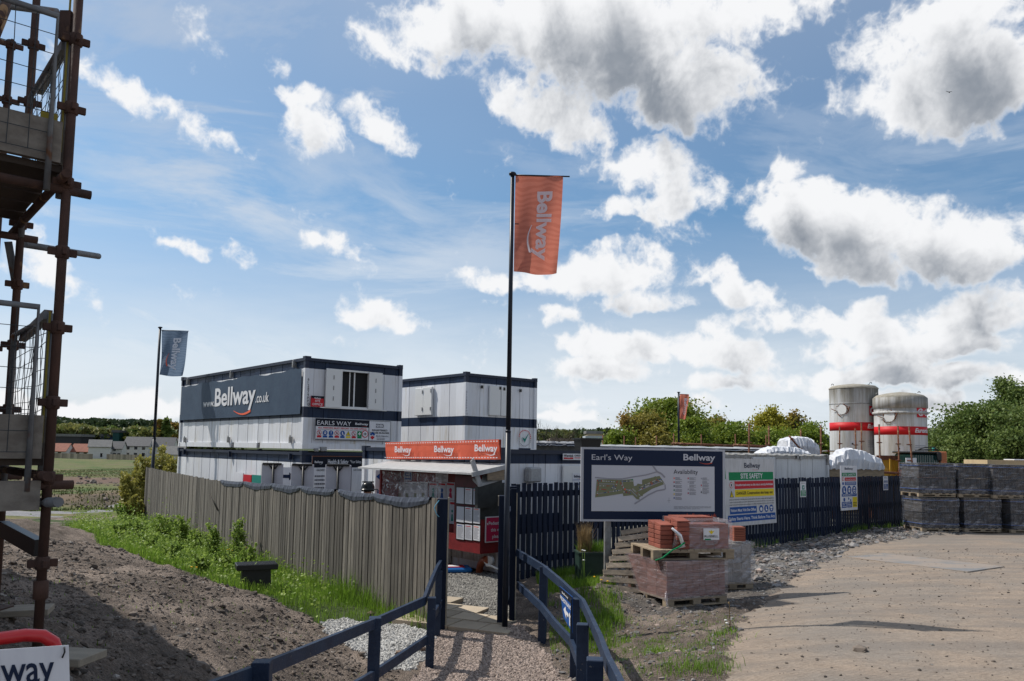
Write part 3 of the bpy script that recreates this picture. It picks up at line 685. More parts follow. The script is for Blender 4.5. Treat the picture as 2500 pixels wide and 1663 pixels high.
def wall_face(mw, mn_, put, length, Hh, seams, bands, holes=(), th=.03):
    """put(s0,z0,s1,z1,depth) adds a panel; panels have narrow joints, and bands of the second colour"""
    xs = sorted(set([0.0, length]+[x for x in seams if .05 < x < length-.05]+[h[0] for h in holes]+[h[2] for h in holes]))
    zs = sorted(set([.16, Hh-.10]+[b for bb in bands for b in bb]+[h[1] for h in holes]+[h[3] for h in holes]))
    for i in range(len(xs)-1):
        tone = random.random()
        seam = xs[i+1] not in [h[0] for h in holes]+[h[2] for h in holes]
        for j in range(len(zs)-1):
            cx_, cz_ = (xs[i]+xs[i+1])/2, (zs[j]+zs[j+1])/2
            if any(h[0] < cx_ < h[2] and h[1] < cz_ < h[3] for h in holes): continue
            navy = any(b[0] <= cz_ <= b[1] for b in bands); m = (mn_[0] if cz_ > Hh*.7 else mn_[1]) if navy else mw; m.tone = tone
            put(m, xs[i]+.005, zs[j], xs[i+1]-(.006 if seam else -.005), zs[j+1], th*(1 if i % 2 == 0 else .75))
def cabin(name, label, org, L, Wd, Hh, group=None, front_seams=None, side_seams=None, holes_f=(), holes_s=(), navy=True, mats=None, rot=None, rail=True):
    rot = ANG if rot is None else rot
    t = thing(name, label, 'site cabin', org, rot, group); mwm, mnm = mats or (m_white, m_navy)
    bands = [(Hh*.541-.31*0, Hh*.88)] if False else ([(Hh*(1-.12), Hh-.10), (Hh*(1-.658), Hh*(1-.541))] if navy else [])
    mw, mn, mn2 = MB(), MB(), MB()
    fs = front_seams or [Wd*k/8 for k in range(1, 8)]; ss = side_seams or [L*k/26 for k in range(1, 26)]
    # core, so that joints read dark
    core = MB(); core.box(.05, .05, .12, Wd-.05, L-.05, Hh-.05)
    core.obj('inner_wall', m_dark, t)
    wall_face(mw, (mn, mn2), lambda m, a, z0, b, z1, d: m.box(a, -d+.05, z0, b, .07, z1), Wd, Hh, fs, bands, holes_f)
    wall_face(mw, (mn, mn2), lambda m, a, z0, b, z1, d: m.box(a, L-.07, z0, b, L+d-.05, z1), Wd, Hh, fs, bands)
    wall_face(mw, (mn, mn2), lambda m, a, z0, b, z1, d: m.box(-d+.05, a+.075, z0, .069, b, z1) if a < .1 else m.box(-d+.05, a, z0, .069, min(b, L-.075), z1), L, Hh, ss, bands, holes_s)
    wall_face(mw, (mn, mn2), lambda m, a, z0, b, z1, d: m.box(Wd-.069, max(a, .075), z0, Wd+d-.05, min(b, L-.075), z1), L, Hh, ss, bands)
    mw.obj('wall', mwm, t)
    if navy: mn.obj('top_band', mnm, t); mn2.obj('middle_band', mnm, t)
    fr = MB(); wf = MB(); P_ = .09
    for x in (0, Wd):
        for y in (0, L):
            x0, x1 = (x-.03, x+P_) if x == 0 else (x-P_, x+.03); y0, y1 = (y-.03, y+P_) if y == 0 else (y-P_, y+.03)
            wf.box(x0, y0, .13, x1, y1, Hh*.88); 
            if navy: fr.box(x0-.002, y0-.002, Hh*(1-.658), x1+.002, y1+.002, Hh*(1-.541))
            fr.box(x0, y0, Hh*.88, x1, y1, Hh-.1)
            fr.box(x0-.012, y0-.012, Hh-.1, x1+.05*(x == 0), y1+.03, Hh+.03)               # corner casting
            wf.box(x0-.01, y0-.01, 0, x1+.01, y1+.01, .13)
    m0, m1 = P_, P_
    fr.box(m0, -.02, Hh-.1, Wd-m1, .05, Hh-.012); fr.box(m0, L-.05, Hh-.1, Wd-m1, L+.02, Hh-.012)
    fr.box(-.02, m0, Hh-.1, .05, L-m1, Hh-.012); fr.box(Wd-.05, m0, Hh-.1, Wd+.02, L-m1, Hh-.012)
    fr.obj('top_frame', m_navyrail if navy else m_steel, t)
    # bottom rails with forklift pockets
    for (a, b) in ((m0, Wd-m1),): wf.box(a, -.02, 0, b, .05, .16); wf.box(a, L-.05, 0, b, L+.02, .16)
    cuts = [L*.28, L*.48] if rail else []
    for x0, x1 in ((-.02, .05), (Wd-.05, Wd+.02)):
        y = m0
        for c_ in cuts+[None]:
            e = (L-c_) if False else (c_ if c_ else L-m1); wf.box(x0, y, .0, x1, e, .16); y = e+.24
    wf.obj('base_frame', mwm, t)
    rf = MB(); n = int(L/.35)
    for i in range(n): rf.tone = random.random(); rf.box(.05, .05+(L-.1)*i/n, Hh-.05, Wd-.05, .05+(L-.1)*(i+.8)/n, Hh-.004 if i % 2 else Hh-.018)
    rf.obj('roof', m_roof, t)
    return t
def side_seams_px(F, L, xs, y):
    return sorted([F.hit(x, y, 'x')[0] for x in xs if 0.1 < F.hit(x, y, 'x')[0] < L-.1])
H0 = 2.6; LOW = 2.5                                            # height of the joint between the two storeys (world)
o1 = P(739, 1096, 22.5); o1.z = LOW
F1 = Frame(o1, ANG); L1_, W1_ = 10.3, 3.2
fs1 = [F1.hit(x, 1060)[0] for x in (762, 789, 800, 935, 963)]
wl0, wb = F1.hit(832, 992); wr0, wtp = F1.hit(898, 915); wh = (F1.hit(832,990)[0], F1.hit(850,993)[1], F1.hit(897,990)[0], F1.hit(850,908)[1])
u1 = cabin('office_cabin', 'upper navy and white cabin carrying the long web address banner', o1, L1_, W1_, H0, 'stacked site cabins', front_seams=fs1, holes_f=[wh])
# window and folded back shutters
def window(parent, x0, z0, x1, z1, y=-.02, mull=.5):
    f = MB(); w = .05
    f.box(x0-w, y-.03, z0-w, x1+w, .08, z0); f.box(x0-w, y-.03, z1, x1+w, .08, z1+w); f.box(x0-w, y-.03, z0, x0, .08, z1); f.box(x1, y-.03, z0, x1+w, .08, z1)
    xm = x0+(x1-x0)*mull; f.box(xm-.02, .03, z0, xm+.02, .075, z1); f.box(xm-.17, .035, z0, xm-.14, .07, z1)
    wo = f.obj('window', m_alu, parent)
    g = MB(); g.box(x0, .085, z0, x1, .09, z1); g.obj('pane', m_glass, wo)
    s_ = MB(); s_.box(x0-.7, y-.075, z0-w-.03, x1+.62, y-.03, z0-w); s_.obj('sill', m_alu, wo)
    return wo
window(u1, wh[0], wh[1], wh[2], wh[3])
for xa, xb in ((795, 832), (900, 933)):
    sm = MB(); a = F1.hit(xa, 950, 'y', -.09)[0]; b = F1.hit(xb, 950, 'y', -.09)[0]
    sm.cbox(a, -.11, wh[1]-.06, b, -.075, wh[3]+.04, .008); so_ = sm.obj('shutter', m_alu, u1)
    hm = MB()
    for k in (.2, .5, .8): hm.box((a+b)/2-.012, -.122, wh[1]+(wh[3]-wh[1])*k-.06, (a+b)/2+.012, -.11, wh[1]+(wh[3]-wh[1])*k+.06)
    split_obj(hm, 'latch', m_steel, so_)
# lugs on the long side
lug = MB()
for x, y in ((454,1074),(561,1074),(713,1074),(462,933),(568,916),(721,890)):
    s_, z_ = F1.hit(x, y, 'x'); lug.box(-.09, s_-.035, z_-.09, .0, s_+.035, z_+.09); lug.tube([(-.05, s_, z_+.0), (-.07, s_, z_+.14)], .02)
split_obj(lug, 'lifting_lug', m_steel, u1, 2)
sg = Sign((.02, 0, .5), (1,0,0)); 
for i, ch in enumerate('612879PPO'):
    x, z = F1.hit(753-i*.25, 925+i*7.6, 'y', -.03); sg.o = Vector((0, -.032, 0)); sg.text(ch, x-.02, z-.05, .075, BLACK, 1, bold=.01)
sg.done('serial_number', u1)
# the web address banner along the side
A = F1.hit(446, 945, 'x', -.06); B = F1.hit(740, 900, 'x', -.06); ztop = F1.hit(620, 907+.0, 'x', -.06)[1]; zbot = F1.hit(600, 1014, 'x', -.06)[1]
bl = thing('banner', 'long navy banner with white web address on the side of the upper cabin', 'banner', o1, ANG)
m_banner = mat('banner_navy', (.022,.045,.085), .6, (.03,.058,.10), 2.5, bump=.25, bscale=3, bdist=.03)
y0b, y1b = .12, L1_-.12; nb = 40; bm_ = MB(); zt, zb = 2.26-.0, .98
vs = []; 
for i in range(nb+1):
    yy = y1b+(y0b-y1b)*i/nb; sag = .02*math.sin(i*1.3)+.03*math.sin(i*.45); fold = .006*math.sin(i*.9)
    for j in range(5): vs.append((-.065-fold*(j != 0 and j != 4), yy, zb+(zt-zb)*j/4-(sag if j == 4 else 0)))
bm_.smooth = True; bm_.add(vs, [(i*5+j, (i+1)*5+j, (i+1)*5+j+1, i*5+j+1) for i in range(nb) for j in range(4)]); bm_.obj('cloth', m_banner, bl)
sg = Sign((-.078, 0, 0), (0,-1,0)); sg.lay = .002
def sx(px, py): a, z = F1.hit(px, py, 'x', -.078); return -a, z
x0, zz0 = sx(524, 990); x1, zz1 = sx(623, 985); xw, zw = sx(496, 992); xw2, _ = sx(523, 992); xe, ze = sx(624, 979); xe2, _ = sx(656, 978)
zbase = (zz0+zz1)/2-.0
sg.logo(x0, zbase, .60, x1-x0, WHITE, 1, smile=ORP); sg.text('www.', xw, zbase, .24, WHITE, 1.5, w=xw2-xw, bold=.02); sg.text('.co.uk', xe, zbase, .30, WHITE, 1.5, w=xe2-xe, bold=.01)
sg.done('lettering', bl)
l1 = cabin('lower_cabin', 'lower navy and white cabin that carries the site office, behind the weathered fence', (o1.x, o1.y, LOW-.08-H0), L1_, W1_, H0, 'stacked site cabins', front_seams=[.5,.9,1.3,1.7,2.1,2.5,2.9])
lug = MB(); Fl = Frame((o1.x, o1.y, LOW-.08-H0), ANG)
for x, y in ((453,1103),(564,1108),(712,1114)):
    s_, z_ = Fl.hit(x, y, 'x'); lug.box(-.09, s_-.035, z_-.1, .0, s_+.035, z_+.08)
split_obj(lug, 'lifting_lug', m_navyrail, l1)
o2 = P(1134, 1105, 25.75); o2.z = LOW-.05; F2 = Frame(o2, ANG)
ss2 = side_seams_px(F2, 10, (1110, 1094, 1072, 1057, 1040, 1025, 1010, 995), 1060)+[6.5,7.1,7.7,8.3,8.9,9.5]
hs = None
u2 = cabin('upper_cabin', 'upper navy and white cabin with closed white shutters, second stack to the right', o2, 10.3, 3.08, H0, 'stacked site cabins', front_seams=[F2.hit(x, 1060)[0] for x in (1164, 1171, 1191, 1211, 1230, 1269, 1276, 1293)], side_seams=ss2)
for (a, b, y0_, y1_) in ((1015, 1033.5, 949, 1014), (1035, 1054, 946, 1013)):
    sb = MB(); s0, z0 = F2.hit(b, y1_, 'x', -.05); s1, z1 = F2.hit(a, y0_, 'x', -.05); sb.cbox(-.075, s0, z0, .0, s1, z1, .01); so_ = sb.obj('shutter', m_alu, u2)
    hm = MB(); 
    for zz in (z0+.15, z1-.2): hm.box(-.1, s0+.02, zz, -.074, s0+.06, zz+.12)
    split_obj(hm, 'hinge', m_steel, so_)
sb = MB(); s0, z0 = F2.hit(1194, 1014, 'y', -.05); s1, z1 = F2.hit(1250, 946, 'y', -.05)
sb.cbox(s0, -.07, z0, (s0+s1)/2-.01, .0, z1, .01); so_ = sb.obj('shutter', m_alu, u2)
sb = MB(); sb.cbox((s0+s1)/2+.01, -.07, z0, s1, .0, z1, .01); sb.obj('shutter', m_alu, u2)
vt = MB()
for x, y in ((1175,945),(1218,948),(1228,950),(1269,954)): s_, z_ = F2.hit(x, y); vt.box(s_-.04, -.06 if x in (1175,1269) else -.085, z_-.05, s_+.04, -.02, z_+.05)
split_obj(vt, 'vent', m_black, u2)
sg = Sign((0, -.034, 0))
for i, ch in enumerate('612650PPO'): x, z = F2.hit(1140-i*.1, 956+i*6.7, 'y', -.03); sg.text(ch, x-.03, z-.04, .065, GREYP, 1)
x, z = F2.hit(1281, 1070, 'y', -.03)
for i in range(26):
    a = 2*math.pi*i/26; sg.rect(x+.27*math.cos(a)-.02, z+.27*math.sin(a)-.02, x+.27*math.cos(a)+.02, z+.27*math.sin(a)+.02, REDP if i < 13 else GREYP, 1)
sg.poly([(x-.12,z+.03),(x,z-.16),(x+.2,z+.2),(x+.0,z-.02)], TEAL, 1); sg.rect(x-.27, z-.42, x+.27, z-.34, NAVYP, 1); sg.text('11881', x, z-.52, .07, GREYP, 1, al='c')
sg.done('lettering', u2)
l2 = cabin('lower_cabin', 'lower cabin under the second stack, mostly hidden behind the notice kiosk', (o2.x, o2.y, LOW-.13-H0), 10.3, 3.08, H0, 'stacked site cabins')
# welfare cabin the kiosk is fixed to
oB = Vector((-.2, 17.0, 0)); HB = 2.60; zB = -.02; FB = Frame((oB.x, oB.y, zB), ANG)
b1 = cabin('welfare_cabin', 'single storey navy and white cabin with the ladies door, behind the gate', (oB.x, oB.y, zB), 5.7, 3.3, HB, 'stacked site cabins', front_seams=[FB.hit(x, 1150)[0] for x in (1285, 1304, 1316, 1333, 1363, 1372)])
d = MB(); s0, z1 = FB.hit(1375, 1137, 'y', -.05); s1 = s0+.85; d.cbox(s0, -.055, .22, s1, -.0, z1, .01); do = d.obj('door', m_alu, b1)
d = MB(); d.box(s1-.14, -.08, 1.1, s1-.06, -.055, 1.14); d.obj('handle', m_steel, do)
vt = MB(); v0, vz1 = FB.hit(1287, 1141, 'y', -.1); v1, vz0 = FB.hit(1316, 1177, 'y', -.1); vt.cbox(v0, -.2, vz0, v1, .0, vz1, .03); 
vto = vt.obj('vent_cowl', mat('vent_grey', (.36,.37,.38), .6, (.28,.28,.28), 20, bump=.5, bscale=60), b1)
t = thing('door_sign', 'small white Ladies sign on the cabin door left of the big site plan', 'sign', (oB.x, oB.y, zB), ANG)
x0, z0 = FB.hit(1397, 1178, 'y', -.06); x1, z1 = FB.hit(1421, 1155, 'y', -.06); b_ = MB(); b_.box(x0, -.068, z0-.05, x1, -.058, z1, None); b_.obj('panel', WHITE, t)
sg = Sign((0, -.069, 0)); sg.logo((x0+x1)/2, z1-.1, .055, (x1-x0)*.7, NAVYP, 1, al='c'); sg.rect(x0+.02, z1-.16, x1-.02, z1-.15, BLUEP, 1); sg.text('Ladies', (x0+x1)/2, z1-.27, .06, BLUEP, 1, al='c'); sg.text('toilet', (x0+x1)/2, z1-.37, .05, BLUEP, 1, al='c'); sg.done('lettering', t)
t = thing('hire_sign', 'small white and red hire company sign on the navy band of the welfare cabin', 'sign', (oB.x, oB.y, zB), ANG)
x0, z0 = FB.hit(1374, 1123, 'y', -.05); x1, z1 = FB.hit(1421, 1108, 'y', -.05); b_ = MB(); b_.box(x0, -.058, z0, x1, -.045, z1); b_.obj('panel', WHITE, t)
sg = Sign((0, -.059, 0)); hh = z1-z0; sg.text('Wernick', x0+.02, z0+hh*.5, hh*.36, BLACK, 1, w=(x1-x0)*.5, bold=.03); sg.rect(x0+.02, z0+.02, x0+(x1-x0)*.52, z0+hh*.4, REDP, 1); sg.text('HIRE', x0+(x1-x0)*.27, z0+.045, hh*.22, WHITE, 2, al='c')
sg.text('0800', x0+(x1-x0)*.58, z0+hh*.55, hh*.3, BLACK, 1, w=(x1-x0)*.38); sg.rect(x0+(x1-x0)*.58, z0+.04, x1-.02, z0+hh*.4, REDP, 1); sg.done('lettering', t)
# stained white store behind the navy fence
oD = Vector((6.1, 23.2, 0)); zD = sf(6.5, 24)-.05; FD = Frame((oD.x, oD.y, zD), R(40)); HD = FD.hit(1890, 1111)[1]
d1 = cabin('store_container', 'plain white store container streaked with black mould behind the navy fence', (oD.x, oD.y, zD), 2.6, FD.hit(2021,1120)[0], HD, None, front_seams=[FD.hit(x,1120)[0] for x in (1782,1795,1808,1822,1840,1858,1877,1896,1912,1925,1940,1955,1970,1985,2003)], navy=False, mats=(m_white2, m_white2), rot=R(40), rail=False)
d1['category'] = 'container'
lid = MB(); wD = FD.hit(2021,1120)[0]; nn = 22
for i in range(nn): lid.box(wD*i/nn, -.07, HD-.01+.03*(i % 2), wD*(i+.6)/nn, 2.6, HD+.02+.03*(i % 2))
lid.obj('corrugated_lid', mat('lid_white', (.6,.6,.6), .5, (.4,.38,.34), 5), d1)
x0, z0 = FD.hit(1837, 1150, 'y', -.06); x1, z1 = FD.hit(1892, 1117, 'y', -.06); k = MB(); k.cbox(x0, -.08, z0-.5, x1, -.0, z1, .01); k.obj('window_cover', m_white2, d1)
x0, z0 = FD.hit(1944, 1120, 'y', -.03); k = MB(); k.box(x0, -.06, z0, x0+.12, -.02, z0+.14); k.box(x0+.2, -.06, z0-.02, x0+.4, -.02, z0+.08); split_obj(k, 'cable_box', m_steel, d1)
# dark roofed store further back
zr = EYE-.02
for (nm, lb, pa, pb, Yd, top) in (('tarped_shed', 'low dark shed with a grey tarpaulin on its roof, behind the welfare cabin', 1300, 1415, 29, 1080), ('flat_roof_shed', 'long low dark flat roofed shed in front of the trees', 1455, 1885, 34, 1088)):
    a = P(pa, top, Yd); b = P(pb, top+ (pb-pa)*.02, Yd+ (pb-pa)*.006); t = thing(nm, lb, 'shed', (a.x, a.y, sf(a.x, a.y)), math.atan2(b.y-a.y, b.x-a.x)); Lx = (b-a).xy.length; hz = a.z-t.location.z
    k = MB(); k.box(0, 0, -.1, Lx, 3, hz-.12); k.obj('wall', m_roof, t)
    k = MB(); k.box(-.1, -.15, hz-.12, Lx+.1, 3.1, hz-.02); k.obj('roof', m_navyrail, t)
    k = MB(); n_ = 26; vs = []
    for i in range(n_+1):
        for j in range(4): vs.append((Lx*i/n_, -.2+j*.25, hz-.02+.05*random.random()+.04+(-.14 if j == 0 else 0)))
    k.add(vs, [(i*4+j, (i+1)*4+j, (i+1)*4+j+1, i*4+j+1) for i in range(n_) for j in range(3)])
    k.obj('tarpaulin' if pa < 1400 else 'roof_edge', mat('tarp_grey', (.35,.35,.36), .4, (.12,.12,.13), 3) if pa < 1400 else mat('edge_white', (.4,.41,.42), .6), t)
# ---- signs on the upper cabin front
def board(name, label, F, px0, py0, px1, py1, off=-.06, th=.02, m=WHITE, ang=None, cat='sign'):
    x0, z1 = F.hit(px0, py0, 'y', off); x1, z0 = F.hit(px1, py1, 'y', off)
    t = thing(name, label, cat, F.o, F.a); b_ = MB(); b_.box(x0, off, z0, x1, off+th, z1); b_.obj('panel', m, t)
    return t, x0, z0, x1, z1, Sign((0, off, 0))
t, x0, z0, x1, z1, s = board('cabin_sign', 'small red and dark SITE OFFICE sign left of the office window', F1, 760, 966, 790.5, 994, m=REDP)
s.rect(x0, z1-(z1-z0)*.22, x1, z1, NAVYD); s.logo((x0+x1)/2, z1-.08, .04, .2, WHITE, 2, al='c', smile=WHITE); hq = z1-z0; s.text('SITE', (x0+x1)/2, z0+hq*.44, hq*.2, WHITE, 1, al='c', bold=.01); s.text('OFFICE', (x0+x1)/2, z0+hq*.13, hq*.2, WHITE, 1, w=(x1-x0)*.8, al='c', bold=.01); s.done('lettering', t)
t, x0, z0, x1, z1, s = board('site_board', 'EARLS WAY board with a row of safety symbols under the office window', F1, 770, 1021, 900, 1076.5, m=WHITE)
w, h = x1-x0, z1-z0; s.rect(x0, z0+h*.64, x1, z1, NAVYD); s.border(x0, z0, x1, z1, .015, NAVYD, 2)
s.text('EARLS WAY', x0+.06, z0+h*.70, h*.2, WHITE, 2, w=w*.62, bold=.0); s.logo(x0+w*.73, z0+h*.76, h*.1, w*.25, WHITE, 2)
s.text('ALL VISITORS MUST REPORT TO SITE OFFICE', x0+w/2, z0+h*.535, h*.065, REDP, 2, w=w*.9, al='c', bold=.03); s.rect(x0+.03, z0+h*.48, x1-.03, z0+h*.49, BLACK, 2)
for i, kd in enumerate(('no','hat','bang','hand','boot','warn','kid','aid','ten')):
    cx_ = x0+w*(.075+i*.106); picto(s, cx_, z0+h*.33, .075 if kd != 'ten' else .11, kd)
    if kd != 'ten': s.rect(cx_-.07, z0+h*.11, cx_+.07, z0+h*.2, {'no':REDP,'hand':REDP,'kid':REDP,'warn':YELP,'aid':GREENP}.get(kd, BLUEP), 2)
s.rect(x0+.03, z0+h*.04, x1-.03, z0+h*.05, BLACK, 2); s.done('lettering', t)
t, x0, z0, x1, z1, s = board('builder_sign', 'white REGISTERED HOUSE BUILDER sign right of the EARLS WAY board', F1, 901, 1027, 952.5, 1078)
w, h = x1-x0, z1-z0; s.border(x0, z0, x1, z1, .012, NAVYD, 2); xm = (x0+x1)/2; s.rect(xm-.14, z1-h*.33, xm+.14, z1-h*.14, MGREY); s.text('NHBC', xm, z1-h*.30, h*.13, WHITE, 2, al='c', bold=.03)
s.text('REGISTERED', xm, z1-h*.50, h*.085, NAVYD, 2, w=w*.7, al='c', bold=.02); s.text('HOUSE BUILDER', xm, z1-h*.63, h*.085, NAVYD, 2, w=w*.88, al='c', bold=.02)
s.poly([(x0+.04,z0+.2),(x0+.13,z0+.28),(x0+.22,z0+.2),(x0+.18,z0+.16),(x0+.13,z0+.2),(x0+.08,z0+.16)], BLUEP, 2); s.poly([(x0+.05,z0+.12),(x0+.13,z0+.16),(x0+.21,z0+.12),(x0+.13,z0+.04)], REDP, 2)
s.text('BUILDMARK', x0+.26, z0+h*.22, h*.07, MGREY, 2, w=w-.32); lines_of_text(s, x0+.28, x1-.08, z0+h*.17, 2, h*.07, MGREY, 2); s.done('lettering', t)
# Health & Safety board on the lower front
t, x0, z0, x1, z1, s = board('safety_board', 'large Health & Safety notice board on the lower cabin front', Fl, 762, 1113, 896, 1235, off=-.07, m=WHITE)
w, h = x1-x0, z1-z0; s.rect(x0, z1-.33, x1, z1, mat('board_maroon', (.05,.008,.012), .4) if False else NAVYD); s.border(x0, z0, x1, z1, .02, BROWNP, 2)
s.text('Health & Safety', x0+w*.27, z1-.22, .12, WHITE, 3, w=w*.36, bold=.02); s.text('"Your Safety -', x0+w*.66, z1-.2, .08, WHITE, 3, w=w*.22); s.logo(x0+.08, z1-.2, .06, .26, WHITE, 3, smile=WHITE)
s.poly([(x1-.2,z1-.28),(x1-.06,z1-.24),(x1-.05,z1-.08),(x1-.18,z1-.11)], REDP, 3)
xm = x0+w*.68; s.rect(xm, z0, xm+.03, z1-.33, NAVYD, 2); s.text('HAZARD INFORMATION BOARD', (x0+xm)/2, z1-.43, .06, BLACK, 2, w=(xm-x0)*.75, al='c'); s.text('SUB CONTRACTOR', (xm+x1)/2, z1-.43, .05, BLACK, 2, w=(x1-xm)*.7, al='c')
lines_of_text(s, x0+.1, x0+w*.3, z1-.55, 6, .11, MGREY, 2); lines_of_text(s, xm+.1, x1-.5, z1-.52, 8, .07, MGREY, 2, seed=3)
for i in range(3): s.rect(xm+.4+i*.12, z1-1.05, xm+.41+i*.12, z1-.48, MGREY, 2)
s.rect(x0+.02, z1-1.15, x1-.02, z1-1.12, BLACK, 2); s.text('PPE', (x0+xm)/2, z1-1.25, .06, BLACK, 2, al='c'); s.text('FEEDBACK BOARD', (xm+x1)/2, z1-1.25, .06, BLACK, 2, w=(x1-xm)*.7, al='c')
s.rect(x0+w*.22, z0+.4, x0+w*.42, z1-1.35, BLACK, 2); picto(s, x0+w*.27, z1-1.5, .06, 'hat', 3); picto(s, x0+w*.36, z1-1.5, .06, 'bang', 3); s.done('lettering', t)
# floodlights under the joint
for i, (x, y) in enumerate(((772,1098),(789,1097))):
    xx, zz = F1.hit(x, y, 'y', -.15); k = thing('floodlight', ('small', 'larger')[i]+' grey floodlight on the joint of the two cabins', 'floodlight', F1.o, F1.a, 'cabin floodlights')
    b_ = MB(); b_.cbox(xx-.06-.03*i, -.2, zz-.06, xx+.06+.04*i, -.1, zz+.04+.03*i, .015); b_.obj('lamp_housing', m_steel, k); b_ = MB(); b_.bar((xx,-.12,zz),(xx,0,zz+.02),.03,.03); b_.obj('bracket', m_black, k)
# coloured boards on the lower long side, seen over the fence
for (nm, lb, a, b, y0_, y1_, m_) in (('wall_board','white board fixed to the long side of the lower cabin',572,594,1155,1200,WHITE),('wall_board','dark red board on the long side of the lower cabin',595,614,1160,1200,REDP),('wall_board','green first aid board on the long side of the lower cabin',616,638,1161,1200,TEAL)):
    t = thing(nm, lb, 'sign', Fl.o, Fl.a, 'boards on the lower cabin side'); s0, z1_ = Fl.hit(b, y0_, 'x', -.09); s1, _ = Fl.hit(a, y0_, 'x', -.09)
    k = MB(); k.box(-.1, s0, z1_-.9, -.06, s1, z1_); k.obj('panel', m_, t)
# ------------------------------------------------------------------ notice kiosk on the side of the welfare cabin
m_redpaint = mat('red_painted_ply', (.20,.012,.014), .55, (.13,.01,.012), 4, bump=.2, bscale=20)
m_darkred = mat('dark_red_frame', (.10,.01,.014), .5, (.06,.008,.01), 6)
m_felt = mat('grey_felt', (.42,.42,.42), .85, (.30,.30,.30), 5, stretch=(1,6,1), bump=.3)
m_tarblack = mat('tar_black', (.022,.024,.023), .6, (.04,.042,.04), 5)
m_plainwood = mat('bare_timber', (.28,.21,.14), .8, (.18,.14,.1), 4, stretch=(2,2,12))
oK = (oB.x, oB.y, zB); K = thing('notice_kiosk', 'dark red open notice kiosk with a felt lean-to roof, fixed to the cabin side', 'notice kiosk', oK, ANG)
def kh(px, py, off): return FB.hit(px, py, 'x', off)
DX = -.62                                            # front of the cabinet
yN = kh(1172, 1250, DX)[0]; yF = kh(928, 1160, DX)[0]
zb_ = kh(1172, 1353, DX)[1]; zt_ = kh(1165, 1160, DX)[1]
k = MB(); k.box(-.06, yN, zb_, -.045, yF, zt_+.1); k.box(DX, yN, zb_, -.06, yF, zb_+.03); k.obj('back_panel', m_redpaint, K)
k = MB(); k.box(DX, yN, zb_+.03, DX+.03, yF, zb_+.34)
ymid = kh(1073, 1250, DX)[0]
k.box(DX, yF-.04, zb_+.34, DX+.03, yF, zt_); k.box(DX, yN, zb_+.34, DX+.03, yN+.05, zt_); k.obj('front_board', m_redpaint, K)
k = MB(); k.box(DX, yN-.02, zb_, 0, yN, zt_-.35); k.obj('end_panel', m_redpaint, K)
k = MB(); k.box(DX-.02, yN-.035, zt_-.9, .0, yN-.021, zt_-.16); k.obj('tar_sheet', m_tarblack, K)
k = MB(); k.box(DX, yF, zb_, 0, yF+.02, zt_); k.obj('far_panel', m_redpaint, K)
# lean-to roof
ra1 = kh(1214, 1131, -.05); rb1 = kh(962, 1127, -.05); rc = kh(1168, 1153, DX-.4); rd = kh(912, 1145, DX-.4)
k = MB(); y0_, y1_ = yN-.2, rb1[0]+.1; ztop_, zlow = (ra1[1]+rb1[1])/2, (rc[1]+rd[1])/2; n_ = 16; vs = []
for i in range(n_+1):
    yy = y0_+(y1_-y0_)*i/n_
    for (xx, zz) in ((-.05, ztop_), (DX-.4, zlow)): vs += [(xx, yy, zz+.004*(i % 2)), (xx, yy, zz-.035)]
fs = []
for i in range(n_):
    a, b = i*4, (i+1)*4; fs += [(a, b, b+2, a+2), (a+1, a+3, b+3, b+1), (a+2, b+2, b+3, a+3)]
fs += [(0, 2, 3, 1), (n_*4, n_*4+1, n_*4+3, n_*4+2)]
k.add(vs, fs); ro = k.obj('felt_roof', m_felt, K)
k = MB(); k.bar((-.05, y0_-.02, ztop_-.03), (DX-.4, y0_-.02, zlow-.03), .03, .09); k.obj('barge_board', m_felt, ro)
k = MB(); k.box(-.6, y0_+.0, zlow-.15, -.05, y0_+.02, ztop_-.1); k.obj('gable_infill', m_plainwood, ro)
# notice groups: clear pockets with sheets
def sheet(name, label, px0, py0, px1, py1, off, paint, m=WHITE):
    s1, z1 = kh(px0, py0, off); s0, z0 = kh(px1, py1, off)
    t = thing(name, label, 'notice', oK, ANG); k = MB(); k.box(off, s0, z0, off+.008, s1, z1); k.obj('sheet', m, t)
    s = Sign((off, 0, 0), (0,-1,0)); s.lay = .002; paint(s, -s1, z0, -s0, z1); s.done('print', t); return t
def p_form(c1=MGREY, c2=OLIVE):
    def f(s, x0, z0, x1, z1):
        w, h = x1-x0, z1-z0; s.logo((x0+x1)/2, z1-h*.12, h*.05, w*.6, NAVYP, 1, al='c'); lines_of_text(s, x0+w*.12, x1-w*.1, z1-h*.2, 5, h*.05, c1, 1, seed=int(w*1e4))
        s.rect(x0+w*.3, z0+h*.1, x0+w*.68, z0+h*.42, c2, 1)
    return f
def p_list(c=BLUEP, c2=MGREY):
    def f(s, x0, z0, x1, z1):
        w, h = x1-x0, z1-z0; s.rect(x0+w*.1, z1-h*.12, x1-w*.2, z1-h*.07, c, 1); lines_of_text(s, x0+w*.1, x1-w*.1, z1-h*.18, 13, h*.058, c2, 1, seed=int(h*1e4))
    return f
def p_icon(c=TEAL):
    def f(s, x0, z0, x1, z1):
        w, h = x1-x0, z1-z0; s.rect(x0+w*.08, z1-h*.16, x1-w*.08, z1-h*.06, REDP, 1); s.disc((x0+x1)/2, z0+h*.55, w*.16, c, 1); s.poly([(x0+w*.3,z0+h*.12),(x0+w*.7,z0+h*.12),(x0+w*.62,z0+h*.42),(x0+w*.38,z0+h*.42)], c, 1)
    return f
OFN = DX-.012
BK = -.075
